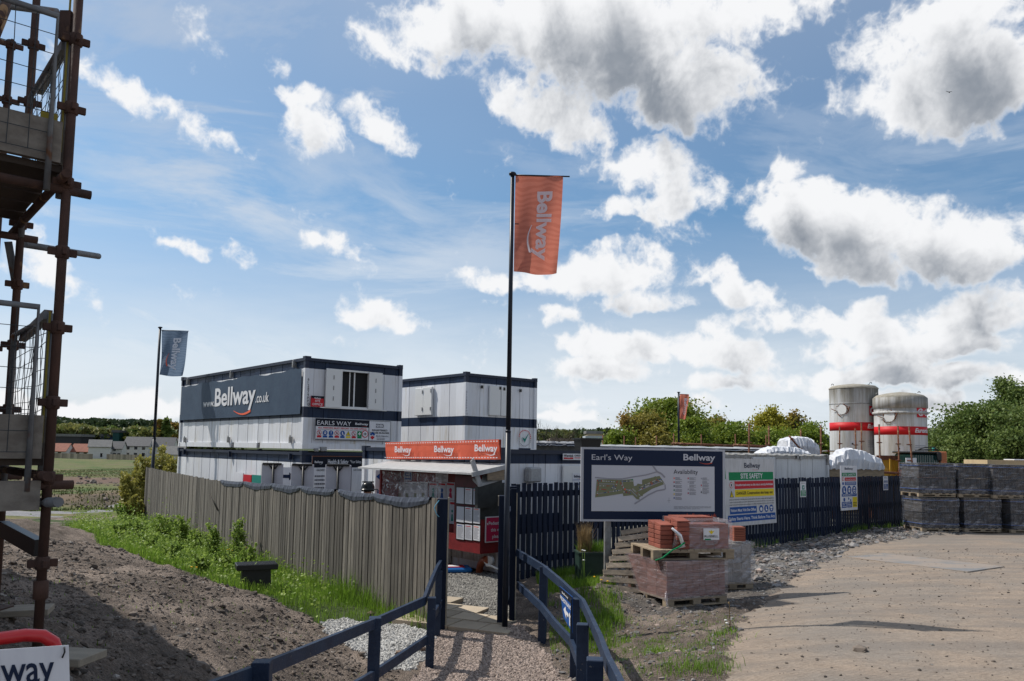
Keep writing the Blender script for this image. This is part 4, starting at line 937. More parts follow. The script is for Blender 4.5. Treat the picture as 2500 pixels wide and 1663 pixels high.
sheet('poster', 'pale pink poster with four dark figures at the far left end of the kiosk', 930, 1150, 957, 1194, BK-.0, lambda s, x0, z0, x1, z1: [s.rect(x0+.08, z1-.12, x1-.1, z1-.06, ORP, 1)]+[(s.disc(x0+(x1-x0)*(.25+.17*i), z0+.36, .035, BLACK, 1), s.rect(x0+(x1-x0)*(.2+.17*i), z0+.1, x0+(x1-x0)*(.3+.17*i), z0+.33, BLACK, 1)) for i in range(4)], m=flat('poster_pink', (.45,.32,.33)))
def p_nb(s, x0, z0, x1, z1): s.border(x0, z0, x1, z1, .02, WHITE, 1); s.text('notice', (x0+x1)/2, z0+(z1-z0)*.6, .05, WHITE, 2, al='c'); s.text('boards', (x0+x1)/2, z0+(z1-z0)*.3, .06, WHITE, 2, al='c')
sheet('notice_board_header', 'small navy header sheet reading notice boards', 987, 1151, 1005, 1174, BK, p_nb, m=BLUEP)
sheet('top_notice', 'white printed sheet high in the middle of the kiosk', 1064, 1150, 1093, 1177, BK, p_list(REDP))
for i, (a, b) in enumerate(((967,984),(986,1003),(1005,1023),(1025,1043))):
    o_ = sheet('form_notice', 'white form with a brown square, '+('first','second','third','fourth')[i]+' from the left in the kiosk row', a, 1176, b, 1225, BK, p_form()); o_['group'] = 'row of forms in the kiosk'
for i, (a, b, c_) in enumerate(((1048,1067,TEAL),(1070,1088,BLUEP),(1090,1110,ROSE))):
    o_ = sheet('safety_notice', 'faded safety notice with a red heading and a '+('green','blue','pinkish red')[i]+' symbol', a, 1177, b, 1222, BK, p_icon(c_), m=PALE); o_['group'] = 'safety notices in the kiosk'
sheet('long_notice', 'tall pale notice beside the framed pockets, half hidden by the gate post', 1098, 1222, 1110, 1280, BK, p_icon(TEAL), m=PALE)
def p_dark(s, x0, z0, x1, z1):
    s.text('Safety Gallery', (x0+x1)/2, z1-.2, .05, WHITE, 1, w=(x1-x0)*.7, al='c'); [s.line([(x0+.1+i*.07, z0+.06), (x0+.14+i*.07, z0+.14)], .02, WHITE, 1) for i in range(5)]
sheet('dark_poster', 'black poster with a line of pale text above the framed pockets', 1115, 1154, 1155, 1188, OFN+.02, p_dark, m=BLACK)
# nine framed pockets
kf = MB(); cols = ((1115,1132),(1135.5,1152),(1156,1171)); rows = ((1190,1230),(1236,1276),(1279,1318))
n = 0
for r_ in range(3):
    for c_ in range(3):
        a, b = cols[c_]; y0p, y1p = rows[r_][0]+c_*1.6, rows[r_][1]+c_*1.6
        s1, z1 = kh(a-1.6, y0p-2, OFN); s0, z0 = kh(b+1.2, y1p+2, OFN); kf.box(OFN, s0, z0, OFN+.012, s1, z1)
        lab = ('top','middle','bottom')[r_]+' row, '+('left','centre','right')[c_]+' column'
        col = (PALE, WHITE, PALE, PALE, WHITE, WHITE, PALE, PALE, WHITE)[n]
        o_ = sheet('pocket_notice', 'notice in the framed pockets, '+lab, a, y0p, b, y1p, OFN-.01, (lambda s, x0, z0, x1, z1: None) if n in (0, 3) else p_list((BLUEP, REDP, ORP)[n % 3], GREYP), m=col); o_['group'] = 'notices in the nine framed pockets'; n += 1
s1, z1 = kh(1111, 1150, DX); s0, z0 = kh(1172, 1322, DX)
kf.obj('pocket_frame', m_black, K)
k = MB(); k.box(DX+.0, yN+.05, zb_+.34, DX+.02, s1, zt_-.02); k.obj('pocket_board', m_darkred, K)
m_film = None
def film(name, op=.18, tint=(.8,.8,.82), scale=5, stretch=(1,1,1), lo=.55, hi=.72, streak=.5):
    """thin wrinkled polythene"""
    m = bpy.data.materials.new(name); m.use_nodes = True; t = m.node_tree; g = NG(t); t.nodes.remove(t.nodes['Principled BSDF'])
    o = g.n('ShaderNodeTexCoord').outputs['Object']; mp = g.n('ShaderNodeMapping'); mp.inputs['Scale'].default_value = stretch; g.link(o, mp.inputs['Vector'])
    nz = g.noise(mp.outputs[0], scale, 7, .65, 1.2); f = g.m('ADD', op, g.m('MULTIPLY', g.mapr(nz, lo, hi), streak))
    bn = g.n('ShaderNodeBump'); bn.inputs['Strength'].default_value = .7; bn.inputs['Distance'].default_value = .02; g.link(nz, bn.inputs['Height'])
    gl = g.n('ShaderNodeBsdfGlossy'); gl.inputs['Roughness'].default_value = .22; g.link(bn.outputs[0], gl.inputs['Normal']); gl.inputs[0].default_value = (.8,.8,.85,1)
    df = g.n('ShaderNodeBsdfDiffuse'); df.inputs[0].default_value = (*tint, 1); g.link(bn.outputs[0], df.inputs['Normal'])
    tr = g.n('ShaderNodeBsdfTransparent'); m1 = g.n('ShaderNodeMixShader'); m1.inputs[0].default_value = .35; g.link(df.outputs[0], m1.inputs[1]); g.link(gl.outputs[0], m1.inputs[2])
    m2 = g.n('ShaderNodeMixShader'); g.link(f, m2.inputs[0]); g.link(tr.outputs[0], m2.inputs[1]); g.link(m1.outputs[0], m2.inputs[2]); g.link(m2.outputs[0], t.nodes['Material Output'].inputs[0]); return m
m_film = film('clear_polythene', .06, scale=7, lo=.56, hi=.62, streak=.5)
k = MB(); k.box(DX+.03, ymid, zb_+.34, DX+.032, yF-.05, zt_-.03); k.obj('polythene_cover', m_film, K)
# signs on the end panel
Fe = Frame(Vector((oB.x, oB.y, zB)), ANG)
t = thing('way_sign', 'red sign asking pedestrians this way please, on the end of the kiosk', 'sign', oK, ANG); x0, z1 = Fe.hit(1184.5, 1262, 'y', yN-.04); z0 = Fe.hit(1186, 1325, 'y', yN-.04)[1]; x1 = x0+.58
k = MB(); k.box(x0, yN-.055, z0, x1, yN-.04, z1); k.obj('panel', WHITE, t); s = Sign((0, yN-.056, 0)); s.rect(x0+.02, z0+.02, x1-.02, z1-.02, ROSE)
s.text('Pedestrians', x0+.08, z0+(z1-z0)*.68, .07, WHITE, 2, w=.46); s.text('this way', x0+.14, z0+(z1-z0)*.42, .07, WHITE, 2, w=.32); s.text('please', x0+.18, z0+(z1-z0)*.16, .07, WHITE, 2, w=.25); s.poly([(x0+.03,z0+(z1-z0)*.72),(x0+.06,z0+(z1-z0)*.78),(x0+.06,z0+(z1-z0)*.66)], WHITE, 2); s.done('lettering', t)
# loose boards at the near top corner
k = MB(); a = P(1153, 1124, 16.2); b = P(1172, 1186, 16.3); t = thing('loose_batten', 'pale broken batten sticking up at the near corner of the kiosk roof', 'batten', b); k.bar(b, a, .05, .09); k.tube([a, a+Vector((.03,0,.03))], .03); k.obj('timber', m_felt, t, True)
t = thing('felt_offcut', 'grey capped black felt box hanging on the near end of the kiosk', 'felt offcut', oK, ANG)
a0, za = Fe.hit(1168, 1183, 'y', yN-.12); a1, zb2 = Fe.hit(1226, 1166, 'y', yN-.12)
k = MB(); k.add([(a0,yN-.14,za),(a1,yN-.14,zb2),(a1,yN+.1,zb2+.1),(a0+.02,yN+.1,za+.12),(a0,yN-.14,za-.05),(a1,yN-.14,zb2-.05),(a1,yN+.1,zb2+.05),(a0+.02,yN+.1,za+.07)], [(0,1,2,3),(7,6,5,4),(0,4,5,1),(1,5,6,2),(2,6,7,3),(3,7,4,0)]); k.obj('cap', m_felt, t)
b0, zc = Fe.hit(1166, 1242, 'y', yN-.12); b1_, zd = Fe.hit(1205, 1232, 'y', yN-.12)
k = MB(); k.add([(a0-.02,yN-.12,za-.05),(a1,yN-.12,zb2-.05),(a1,yN-.12,zd+.2),(b1_,yN-.12,zd),(b1_-.1,yN-.12,zd-.05),(b0,yN-.12,zc)], [(5,4,3,2,1,0)])
nv = len(k.v); k.add([(x, y+.09, z) for x, y, z in k.v[:6]], [(0,1,2,3,4,5)]); k.f += [[i, (i+1) % 6, 6+(i+1) % 6, 6+i] for i in range(6)]; k.mi += [0]*6; k.t += [.5]*6; k.sm += [False]*6
k.obj('hood', m_tarblack, t)
# the orange banner above
t = thing('fascia_banner', 'orange banner with three white wordmarks and a dashed border above the kiosk roof', 'banner', oK, ANG)
OB = -.18; s1, z1l = kh(943, 1080, OB); s0, z1r = kh(1221, 1073, OB); _, z0l = kh(941, 1121, OB); s0b, z0r = kh(1215, 1122, OB)
m_or = mat('banner_orange', (.72,.13,.065), .5, (.62,.10,.05), 2, bump=.15, bscale=3)
k = MB(); n_ = 30; vs = []
for i in range(n_+1):
    f = i/n_; yy = s1+(s0-s1)*f; fold = .01*math.sin(i*1.1)+(.02 if i % 10 == 0 else 0)
    vs += [(OB+fold, yy, z0l+(z0r-z0l)*f), (OB+fold*.3-.02, yy, (z0l+z1l)/2+(z0r+z1r-z0l-z1l)/2*f), (OB-.03, yy, z1l+(z1r-z1l)*f), (OB+.03, yy, z1l+(z1r-z1l)*f), (OB+.03, yy, z0l+(z0r-z0l)*f)]
k.add(vs, [(i*5+j, (i+1)*5+j, (i+1)*5+(j+1) % 5, i*5+(j+1) % 5) for i in range(n_) for j in range(5)]); k.obj('cloth', m_or, t)
s = Sign((OB-.045, 0, 0), (0,-1,0)); s.lay = .001; Hh_ = (z1l+z1r-z0l-z0r)/2; zc = (z0l+z0r)/2; L_ = s1-s0
for (a, b, yb) in ((963.5,1004,1104),(1060,1108,1103.5),(1158.5,1214,1101.5)):
    xa = -kh(a, yb, OB-.045)[0]; xb, zz = kh(b, yb, OB-.045); s.logo(xa, kh(a, yb, OB-.045)[1], Hh_*.34, -xb-xa, WHITE, 1, smile=WHITE)
nd = 46
for i in range(nd):
    a = -s1+L_*(i+.2)/nd; b = -s1+L_*(i+.75)/nd; f = i/nd
    s.rect(a, z1l+(z1r-z1l)*f-.045, b, z1l+(z1r-z1l)*f-.025, WHITE); s.rect(a, z0l+(z0r-z0l)*f+.03, b, z0l+(z0r-z0l)*f+.05, WHITE)
s.done('lettering', t)
# things on the ground behind the gate
m_terra = mat('terracotta_plastic', (.30,.085,.04), .35)
g0 = gpt(1170, 1400, 10, 20); t = thing('drain_pipe', 'bent terracotta drain pipe rising from gravel into the cabin skirting', 'pipe', g0)
w_ = P(1191, 1369, 16.75); k = MB(); pts = []
for i in range(9): a = R(90*i/8); pts.append(Vector((g0.x+(w_.x-g0.x)*(1-math.cos(a)), g0.y+(w_.y-g0.y)*(1-math.cos(a)), g0.z+.02+(w_.z-g0.z)*math.sin(a))))
k.tube([g0-Vector((0,0,.05))]+pts, .075, 14); k.obj('bend', m_terra, t, True)
k = MB(); k.tube([w_, w_+Vector((.05,.1,0))], .1, 14); k.obj('collar', m_alu, t, True)
t = thing('waste_pipe', 'thin white waste pipe beside the terracotta bend', 'pipe', w_+Vector((.1,0,-.12))); k = MB(); k.tube([P(1186,1380,16.6), P(1200,1382,16.6), P(1222,1393,16.4)], .022); k.obj('tube', m_alu, t, True)
g0 = gpt(1122, 1402, 10, 20); t = thing('sign_tray', 'blue plastic sign base lying flat with a red and white panel on it', 'sign base', g0, R(12))
k = MB(); k.cbox(-.75, 0, .02, .28, .5, .12, .03); k.obj('base', flat('tray_blue', (.02,.16,.48)), t)
k = MB(); k.box(-.7, .08, .121, .12, .42, .135); k.obj('panel', REDP, t); k = MB(); k.box(-.65, .14, .136, .02, .36, .14); k.obj('label', WHITE, t)
k = MB()
m_skirt = mat('skirt_white', (.5,.5,.49), .6, (.3,.28,.25), 6, stretch=(6,6,1))
for i in range(14): k.tone = random.random(); k.box(-.012, .1+i*.4, -.0, .0, .47+i*.4, .5)
ko = k.obj('skirting', m_skirt, b1)
# white arrow sign on the far end of the welfare cabin
for (nm, lb, px0, py0, px1, py1, Yd) in (('arrow_sign','white sign with a blue left arrow between the cabins',917,1148,930,1205,20.2),):
    a = P(px0, py0, Yd); b = P(px1, py1, Yd); t = thing(nm, lb, 'sign', (a.x, a.y, sf(a.x, a.y))); hz = a.z-t.location.z; w = b.x-a.x; k = MB(); k.box(0, 0, 0.9, w+.25, .02, hz); k.obj('panel', WHITE, t)
    s = Sign((0,0,0)); s.poly([(.02,hz-.16),(.12,hz-.07),(.12,hz-.12),(.26,hz-.12),(.26,hz-.2),(.12,hz-.2),(.12,hz-.25)], BLUEP); s.text('B', .06, hz-.6, .1, BLUEP); s.rect(.04, hz-.7, .3, hz-.69, BLUEP); s.done('lettering', t)
    k = MB(); k.tube([(.1,.03,0),(.1,.03,hz)], .02); k.obj('post', m_steel, t)
# sign stands seen from behind over the fence
m_ac = flat('panel_back', (.50,.50,.54), .5, col2=(.42,.42,.46), scale=3)
for i, (a, b, xs_, y_, lb) in enumerate(((638,691,668,1130,'nearest the long cabin wall'),(710,766,741,1132,'middle one of the three'),(794,857,826,1133,'closest to the person in a helmet'))):
    Yd = 18.6-i*.55; p0 = P(a, y_, Yd); p1 = P(b, y_, Yd); pc = P(xs_, y_, Yd); g = sf(pc.x, Yd); t = thing('sign_stand', 'back of a white board on black T stand, '+lb, 'sign stand', (pc.x, Yd, g), 0, 'sign stands behind the weathered fence')
    hz = pc.z-g; xa, xb = p0.x-pc.x, p1.x-pc.x; k = MB(); k.cbox(xa, .03, .8, xb, .05, hz-.02, .008); k.obj('board', m_ac, t)
    k = MB(); k.cbox(xa+.03, -.02, hz-.05, xb-.03, .02, hz, .01); k.tube([(0,0,0),(0,0,hz-.04)], .028); k.tube([(-.1,0,hz-.05),(-.03,0,hz-.14)], .018); k.tube([(.1,0,hz-.05),(.03,0,hz-.14)], .018); k.obj('stand', m_black, t)
    k = MB(); k.bar((-.3,0,.03),(.3,0,.03),.06,.05); k.bar((0,-.3,.03),(0,.3,.03),.06,.05); k.obj('foot', m_black, t)
p = P(694, 1153, 19.4); t = thing('direction_board', 'small white board with a dark blue right arrow beyond the sign stands', 'sign', (p.x, p.y, sf(p.x, p.y))); hz = p.z-t.location.z+.12
k = MB(); k.box(-.25, 0, 1.0, .38, .02, hz); k.obj('panel', WHITE, t); s = Sign((0,0,0)); s.poly([(-.12,hz-.18),(.12,hz-.18),(.12,hz-.12),(.24,hz-.22),(.12,hz-.32),(.12,hz-.26),(-.12,hz-.26)], NAVYP); s.done('lettering', t); k = MB(); k.tube([(0,.03,0),(0,.03,hz)], .02); k.obj('post', m_steel, t)
# person
m_hel = flat('helmet_black', (.012,.013,.014), .25); m_jac = flat('jacket_dark', (.02,.022,.028), .8); m_skin = flat('skin', (.45,.24,.17), .55); m_redc = flat('collar_red', (.45,.03,.03), .8)
pp = P(896, 1190, 16.6); g = sf(pp.x, pp.y); per = thing('person', 'person in a black hard hat and red collar standing behind the weathered fence', 'person', (pp.x, pp.y, g), R(-70))
def skin(name, verts, edges, radii, m, parent, sub=2):
    me = bpy.data.meshes.new(name); me.from_pydata(verts, edges, []); me.materials.append(m); o = bpy.data.objects.new(name, me); C.objects.link(o); o.parent = parent
    md = o.modifiers.new('s', 'SKIN'); md.use_smooth_shade = True
    for i, r_ in enumerate(radii):
        rr = r_ if isinstance(r_, tuple) else (r_, r_); me.skin_vertices[0].data[i].radius = rr
    me.skin_vertices[0].data[0].use_root = True
    o.modifiers.new('b', 'SUBSURF').levels = sub; o.modifiers['b'].render_levels = sub; return o
V_ = [(0,0,.98),(0,0,1.18),(0,0,1.36),(0,0,1.50),(0,0.01,1.58),(0,0.02,1.66),(0,.015,1.76),(.10,0,.90),(.11,.02,.5),(.11,-.02,.09),(.11,.12,.04),(-.10,0,.90),(-.11,.02,.5),(-.11,-.02,.09),(-.11,.12,.04),(.2,0,1.43),(.26,.0,1.15),(.27,.12,.92),(.27,.17,.84),(-.2,0,1.43),(-.26,.0,1.15),(-.27,.12,.92),(-.27,.17,.84)]
E_ = [(0,1),(1,2),(2,3),(3,4),(4,5),(5,6),(0,7),(7,8),(8,9),(9,10),(0,11),(11,12),(12,13),(13,14),(3,15),(15,16),(16,17),(17,18),(3,19),(19,20),(20,21),(21,22)]
Rr = [(.15,.11),(.15,.11),(.18,.12),(.1,.09),.055,.09,.08,.09,.06,.04,.04,.09,.06,.04,.04,.06,.048,.035,.035,.06,.048,.035,.035]
skin('body', V_, E_, Rr, m_skin, per)
skin('jacket', [(0,0,.88),(0,0,1.18),(0,0,1.36),(0,0,1.47),(.2,0,1.43),(.265,0,1.15),(.27,.11,.95),(-.2,0,1.43),(-.265,0,1.15),(-.27,.11,.95)], [(0,1),(1,2),(2,3),(3,4),(4,5),(5,6),(3,7),(7,8),(8,9)], [(.19,.14),(.18,.14),(.21,.15),(.13,.12),.09,.07,.055,.09,.07,.055], m_jac, per)
skin('trousers', [(0,0,.97),(.10,0,.86),(.11,.02,.5),(.11,-.02,.12),(-.10,0,.86),(-.11,.02,.5),(-.11,-.02,.12)], [(0,1),(1,2),(2,3),(0,4),(4,5),(5,6)], [(.18,.14),.12,.085,.07,.12,.085,.07], m_jac, per)
k = MB(); k.lathe([(.10,1.50),(.105,1.53),(.085,1.60),(.07,1.61)], 20); k.obj('collar', m_redc, per)
k = MB(); k.lathe([(.165,1.735),(.16,1.745),(.138,1.75),(.137,1.79),(.12,1.84),(.09,1.875),(.045,1.893),(0,1.897)], 24, (0,.02,0)); k.lathe([(.13,1.735),(.14,1.70),(.13,1.70)], 24, (0,.02,0)); k.box(-.02,-.1,1.88,.02,.14,1.905); k.cbox(-.1,.13,1.73,.1,.22,1.745,.006); k.obj('hard_hat', m_hel, per)
k = MB(); k.disc = None
for sx_ in (-.035, .035): k.tube([(sx_, .105, 1.70), (sx_, .112, 1.70)], .012, 8)
k.tube([(0,.1,1.68),(0,.125,1.655)], [.01,.016], 6); k.tube([(-.03,.1,1.62),(.03,.1,1.62)], .007, 6); k.obj('face', m_skin, per)
# ------------------------------------------------------------------ fences, gate and handrails
m_board = mat('weathered_board', (.165,.148,.125), .85, (.095,.086,.075), 2.2, stretch=(9,9,.9), tone=.95, third=((.07,.055,.045), 9, .66, .72), bump=.5, bscale=14, bstretch=(9,9,.8))
m_boarde = mat('board_edge', (.04,.035,.03), .95)
m_fnavy = mat('fence_navy', (.005,.009,.023), .7, (.010,.017,.036), 2, stretch=(6,6,1), tone=.5, bump=.3, bscale=12, bstretch=(8,8,.8), spec=.15)
m_raw = mat('raw_timber_edge', (.36,.32,.25), .85, (.25,.22,.17), 6)
m_rail = mat('handrail_navy', (.009,.019,.045), .55, (.018,.034,.068), 3, stretch=(2,2,2), third=((.15,.14,.13), 14, .68, .72), bump=.35, bscale=18, spec=.3)
def ftop(x): return float(np.interp(-x, [.98,1.76,3.4,5.0,7.4,10,12.75], [-.716,-.77,-.785,-.82,-.905,-.87,-.80]))+EYE
FLd = (FL1-FL0); FLl = FLd.length; FLd = FLd/FLl; FLn = Vector((-FLd.y, FLd.x, 0))      # normal pointing to the verge side
if FLn.x > 0: FLn = -FLn
t = thing('timber_fence', 'tall weathered grey-brown close boarded fence running from the gate into the distance', 'fence', (FL0.x, FL0.y, sf(FL0.x-.1, FL0.y)))
k = MB(); s = .03; i = 0; bw = .098
while s < FLl:
    a = FL0+FLd*s; b = FL0+FLd*(s+bw*random.uniform(.93,1.03)); g = sf(a.x, a.y)-.08; zt = ftop(a.x)+random.uniform(-.018,.018)
    k.tone = random.random(); lean = FLd*random.uniform(-.012,.012); o_ = FLn*(.018 if i % 2 else 0)*0+FLn*random.uniform(0,.012)
    p = [a+o_, b+o_, b+o_+FLn*.02, a+o_+FLn*.02]
    k.add([Vector((q.x, q.y, g)) for q in p]+[Vector((q.x+lean.x, q.y+lean.y, zt)) for q in p], [(3,2,1,0),(4,5,6,7),(0,1,5,4),(1,2,6,5),(2,3,7,6),(3,0,4,7)])
    s += bw+random.uniform(.014,.030); i += 1
k.obj('boards', m_board, t, True)
k = MB(); s = .085
while s < FLl-.1:
    a = FL0+FLd*s-FLn*.022; b = a+FLd*.05; k.tone = .1; g = sf(a.x, a.y)-.05; k.bar((a.x+FLd.x*.025, a.y+FLd.y*.025, g), (a.x+FLd.x*.025, a.y+FLd.y*.025, ftop(a.x)-.06), .055, .015, up=FLn); s += .116
k.obj('backing_boards', m_boarde, t, True)
for hz in (.35, 1.0, 1.6):
    k = MB(); n_ = 12
    for j in range(n_):
        a = FL0+FLd*(FLl*j/n_); b = FL0+FLd*(FLl*(j+1)/n_); za = sf(a.x, a.y)+hz*.98; zb2 = sf(b.x, b.y)+hz*.98
        k.bar((a.x-FLn.x*.03, a.y-FLn.y*.03, za), (b.x-FLn.x*.03, b.y-FLn.y*.03, zb2), .04, .09)
    k.obj('rail', m_board, t, True)
for j in range(1, 11):
    a = FL0+FLd*(FLl*j/10)-FLn*.1; k = MB(); k.bar((a.x, a.y, sf(a.x, a.y)-.1), (a.x, a.y, ftop(a.x)-.03), .1, .1); k.obj('post', m_board, t, True)
# membrane draped over its top
m_mem = mat('membrane', (.045,.055,.088), .5, (.028,.036,.058), 4, bump=.5, bscale=9, spec=.6)
segs = ((551,606,1110,1165),(607,676,0,0),(676,745,0,0),(745,828,0,0),(838,925,0,0),(925,1060,0,0))
def fence_s(px):                                             # distance along the fence at which a pixel column meets it
    X = (px-CX)/FPX
    return (FL0.x-X*FL0.y)/(X*FLd.y-FLd.x)
mem_lab = ('far narrow','second','third','fourth','fifth long','longest and nearest')
for q, (pa, pb, _, _) in enumerate(segs):
    sa, sb = fence_s(pb), fence_s(pa); a0 = FL0+FLd*sa
    t2 = thing('fence_membrane', mem_lab[q]+' strip of blue-grey membrane draped over the fence top', 'membrane', (a0.x, a0.y, ftop(a0.x)), 0, 'membrane strips on the fence top')
    k = MB(); n_ = 30; vs = []; L_ = sb-sa; dp = (.13,.14,.14,.12,.13,.14)[q]
    for i in range(n_+1):
        f = i/n_; c = FL0+FLd*(sa+L_*f); sag = math.sin(math.pi*f)**.5; z0 = ftop(c.x)+.03-.02*sag
        drop = dp*(.5+.5*sag+.08*math.sin(i*.35+q*2)); wr = .010*math.sin(i*.9+q)+.006*math.sin(i*2.1)
        for (o_, dz) in ((-.05, -.10), (-.03, 0.0), (.036, .004), (.040+abs(wr), -drop*.5), (.036+abs(wr)*.4, -drop)):
            vs.append((c.x+FLn.x*o_, c.y+FLn.y*o_, z0+dz))
    k.add(vs, [(i*5+j, (i+1)*5+j, (i+1)*5+j+1, i*5+j+1) for i in range(n_) for j in range(4)]); ob = k.obj('sheet', m_mem, t2, True); ob.modifiers.new('s', 'SOLIDIFY').thickness = .004
a0 = FL0+FLd*(fence_s(1066)); t = thing('cord', 'loose loop of pale blue cord tied near the fence end by the gate', 'cord', (a0.x, a0.y, ftop(a0.x)-.1)); k = MB()
k.tube([P(1072,1222,11.35), P(1064,1232,11.3), P(1060,1240,11.28), P(1066,1256,11.28), P(1072,1262,11.3)], .006, 6); k.obj('loop', flat('cord_blue', (.12,.35,.5)), t, True)
pa = P(534, 1206, 0); sa = fence_s(534); a0 = FL0+FLd*sa; t = thing('stick', 'dark stick resting diagonally against the far part of the weathered fence', 'stick', (a0.x, a0.y, ftop(a0.x)-.8)); k = MB(); b0 = FL0+FLd*fence_s(549)
k.tube([(a0.x+FLn.x*.12, a0.y+FLn.y*.12, P(534,1207,a0.y).z), (b0.x+FLn.x*.05, b0.y+FLn.y*.05, P(549,1246,b0.y).z)], .018, 6); k.obj('wood', m_boarde, t, True)
# gate
gz = sf(-.9, 11.4)
t = thing('gate_post', 'thick navy gate post on the left at the end of the weathered fence', 'gate post', (-.94, 11.42, gz), 0, 'navy gate posts'); k = MB(); k.cbox(-.09,-.07,-.15,.06,.08,P(1085,1218,11.4).z-gz,.006); k.obj('shaft', m_fnavy, t)
k = MB(); k.box(.061,-.05,.0,.075,.06,P(1085,1216,11.4).z-gz+.01); k.obj('batten', m_raw, t)
gz2 = sf(-.1, 11.5); xr = P(1232,1210,11.5).x
t = thing('gate_post', 'navy gate post on the right beside the tall flagpole', 'gate post', (xr, 11.62, gz2), 0, 'navy gate posts'); k = MB(); k.cbox(-.08,-.06,-.15,.07,.09,P(1228,1210,11.6).z-gz2,.006); k.obj('shaft', m_fnavy, t)
k = MB(); k.box(-.081,-.045,P(1228,1235,11.6).z-gz2,-.095,.07,P(1228,1211,11.6).z-gz2); k.obj('batten', m_raw, t)
ga = P(1256, 1215, 11.62); t = thing('gate_leaf', 'open navy boarded gate leaf seen edge on behind the right gate post', 'gate', (ga.x, ga.y, gz2)); k = MB(); L_ = 1.15; hz = P(1250,1208,11.6).z-gz2
for i in range(9): k.tone = random.random(); k.box(-.05, .1+i*.125, .04, .03, .1+i*.125+.115, hz+.05*math.sin(i*.9+.4)+.06)
k.obj('boards', m_fnavy, t); k = MB()
for z_ in (.25, 1.5): k.box(-.1, .1, z_, -.051, 1.2, z_+.09)
k.bar((-.075,.12,.3),(-.075,1.18,1.5),.04,.08); k.obj('brace', m_fnavy, t)
k = MB(); k.box(.031,.09,.0,.045,.12,hz+.02); k.obj('edge_strip', m_raw, t)
# navy picket fences
FRd = FR1-FR0; FRl = FRd.length; FRd = FRd/FRl; FRn = Vector((FRd.y, -FRd.x, 0))
def pickets(name, label, A, B, step, wdt, gapside, top0, top1, zlow=0, seed=1):
    rr = random.Random(seed); d = (B-A).xy; L = d.length; d = Vector((d.x/L, d.y/L, 0)); n = Vector((d.y, -d.x, 0))
    t = thing(name, label, 'fence', (A.x, A.y, sf(A.x, A.y))); k = MB(); s = 0
    while s < L-.05:
        a = A+d*s; w = wdt*rr.uniform(.92,1.04); b = a+d*w; g = sf(a.x, a.y)-.05; zt = EYE+top0+(top1-top0)*s/L+rr.uniform(-.015,.015); k.tone = rr.random(); ln = rr.uniform(-.01,.01)
        pts = [a, b, b+n*.02, a+n*.02]; k.add([(q.x, q.y, g) for q in pts]+[(q.x+d.x*ln, q.y+d.y*ln, zt) for q in pts], [(3,2,1,0),(4,5,6,7),(0,1,5,4),(1,2,6,5),(2,3,7,6),(3,0,4,7)]); s += step*rr.uniform(.96,1.04)
    k.obj('pickets', m_fnavy, t, True)
    for (u, h_) in ((.22, .12), (.95, .14), (1.55, .12)):
        k = MB(); m_ = max(1, int(L/1.8))
        for j in range(m_):
            a = A+d*(L*j/m_); b = A+d*(L*(j+1)/m_); za = EYE+top0+(top1-top0)*j/m_-u; zb2 = EYE+top0+(top1-top0)*(j+1)/m_-u; k.bar((a.x-n.x*.025, a.y-n.y*.025, za), (b.x-n.x*.025, b.y-n.y*.025, zb2), .05, h_)
        k.obj('rail', m_fnavy, t, True)
    for j in range(int(L/1.8)+1):
        a = A+d*min(L-.05, 1.8*j+.9)-n*.1; k = MB(); k.bar((a.x, a.y, sf(a.x, a.y)-.1), (a.x, a.y, EYE+top0+(top1-top0)*(1.8*j)/L-.05), .1, .1); k.obj('post', m_fnavy, t, True)
    return t
pickets('picket_fence', 'long navy picket fence running right behind the site plan board and pallets', FR0, FR1, .152, .103, 1, -.665, -.645, seed=4)
pickets('return_fence', 'short navy fence running back from the gate leaf to the long picket fence', Vector((ga.x+.02, 12.85, 0)), FR0+Vector((-.03,-.1,0)), .13, .11, 1, -.62, -.665, seed=8)
# handrails
def rails(name, label, posts, tops, lows, side, spn=None):
    """posts: (px, top py, distance, height); tops/lows: (px, py, distance) along the rails"""
    p0 = P(posts[0][0], posts[0][1], posts[0][2]); t = thing(name, label, 'handrail', (p0.x, p0.y, sf(p0.x, p0.y)))
    for (px, py, Y, w) in posts:
        a = P(px, py, Y); g = sf(a.x, a.y)-.12; k = MB(); k.cbox(-w/2, -w/2, 0, w/2, w/2, a.z-g, .005, Matrix.Translation((a.x, a.y+w/2, g)) @ Matrix.Rotation(random.uniform(-.06,.06)+R(8*side), 4, 'Z') @ Matrix.Rotation(random.uniform(-.015,.015), 4, 'Y')); k.obj('post', m_rail, t, True)
    for nm, L_ in (('top_rail', tops), ('lower_rail', lows)):
        k = MB(); pts = [P(*q) for q in L_]
        for a, b in zip(pts, pts[1:]):
            e = (b-a).normalized()*.012; k.bar(a+e*.15, b+e, .04, .10)
        k.obj(nm, m_rail, t, True)
    return t
rails('left_handrail', 'navy timber handrail on the left of the gravel path, curving down from the gate', [(1069,1395,11.0,.09),(1051,1460,9.7,.1),(911,1510,8.1,.12),(634,1619,5.4,.12)],
  [(1078,1373,11.42),(1066,1392,10.95),(1054,1420,10.3),(1046,1440,9.95),(1036,1467,9.72),(912,1523,8.1),(760,1586,6.6),(634,1638,5.55),(520,1682,4.9),(330,1760,4.1)],
  [(1078,1470,11.42),(1060,1500,10.6),(1044,1560,9.75),(911,1650,8.1),(760,1740,6.7),(634,1820,5.55)], 1)
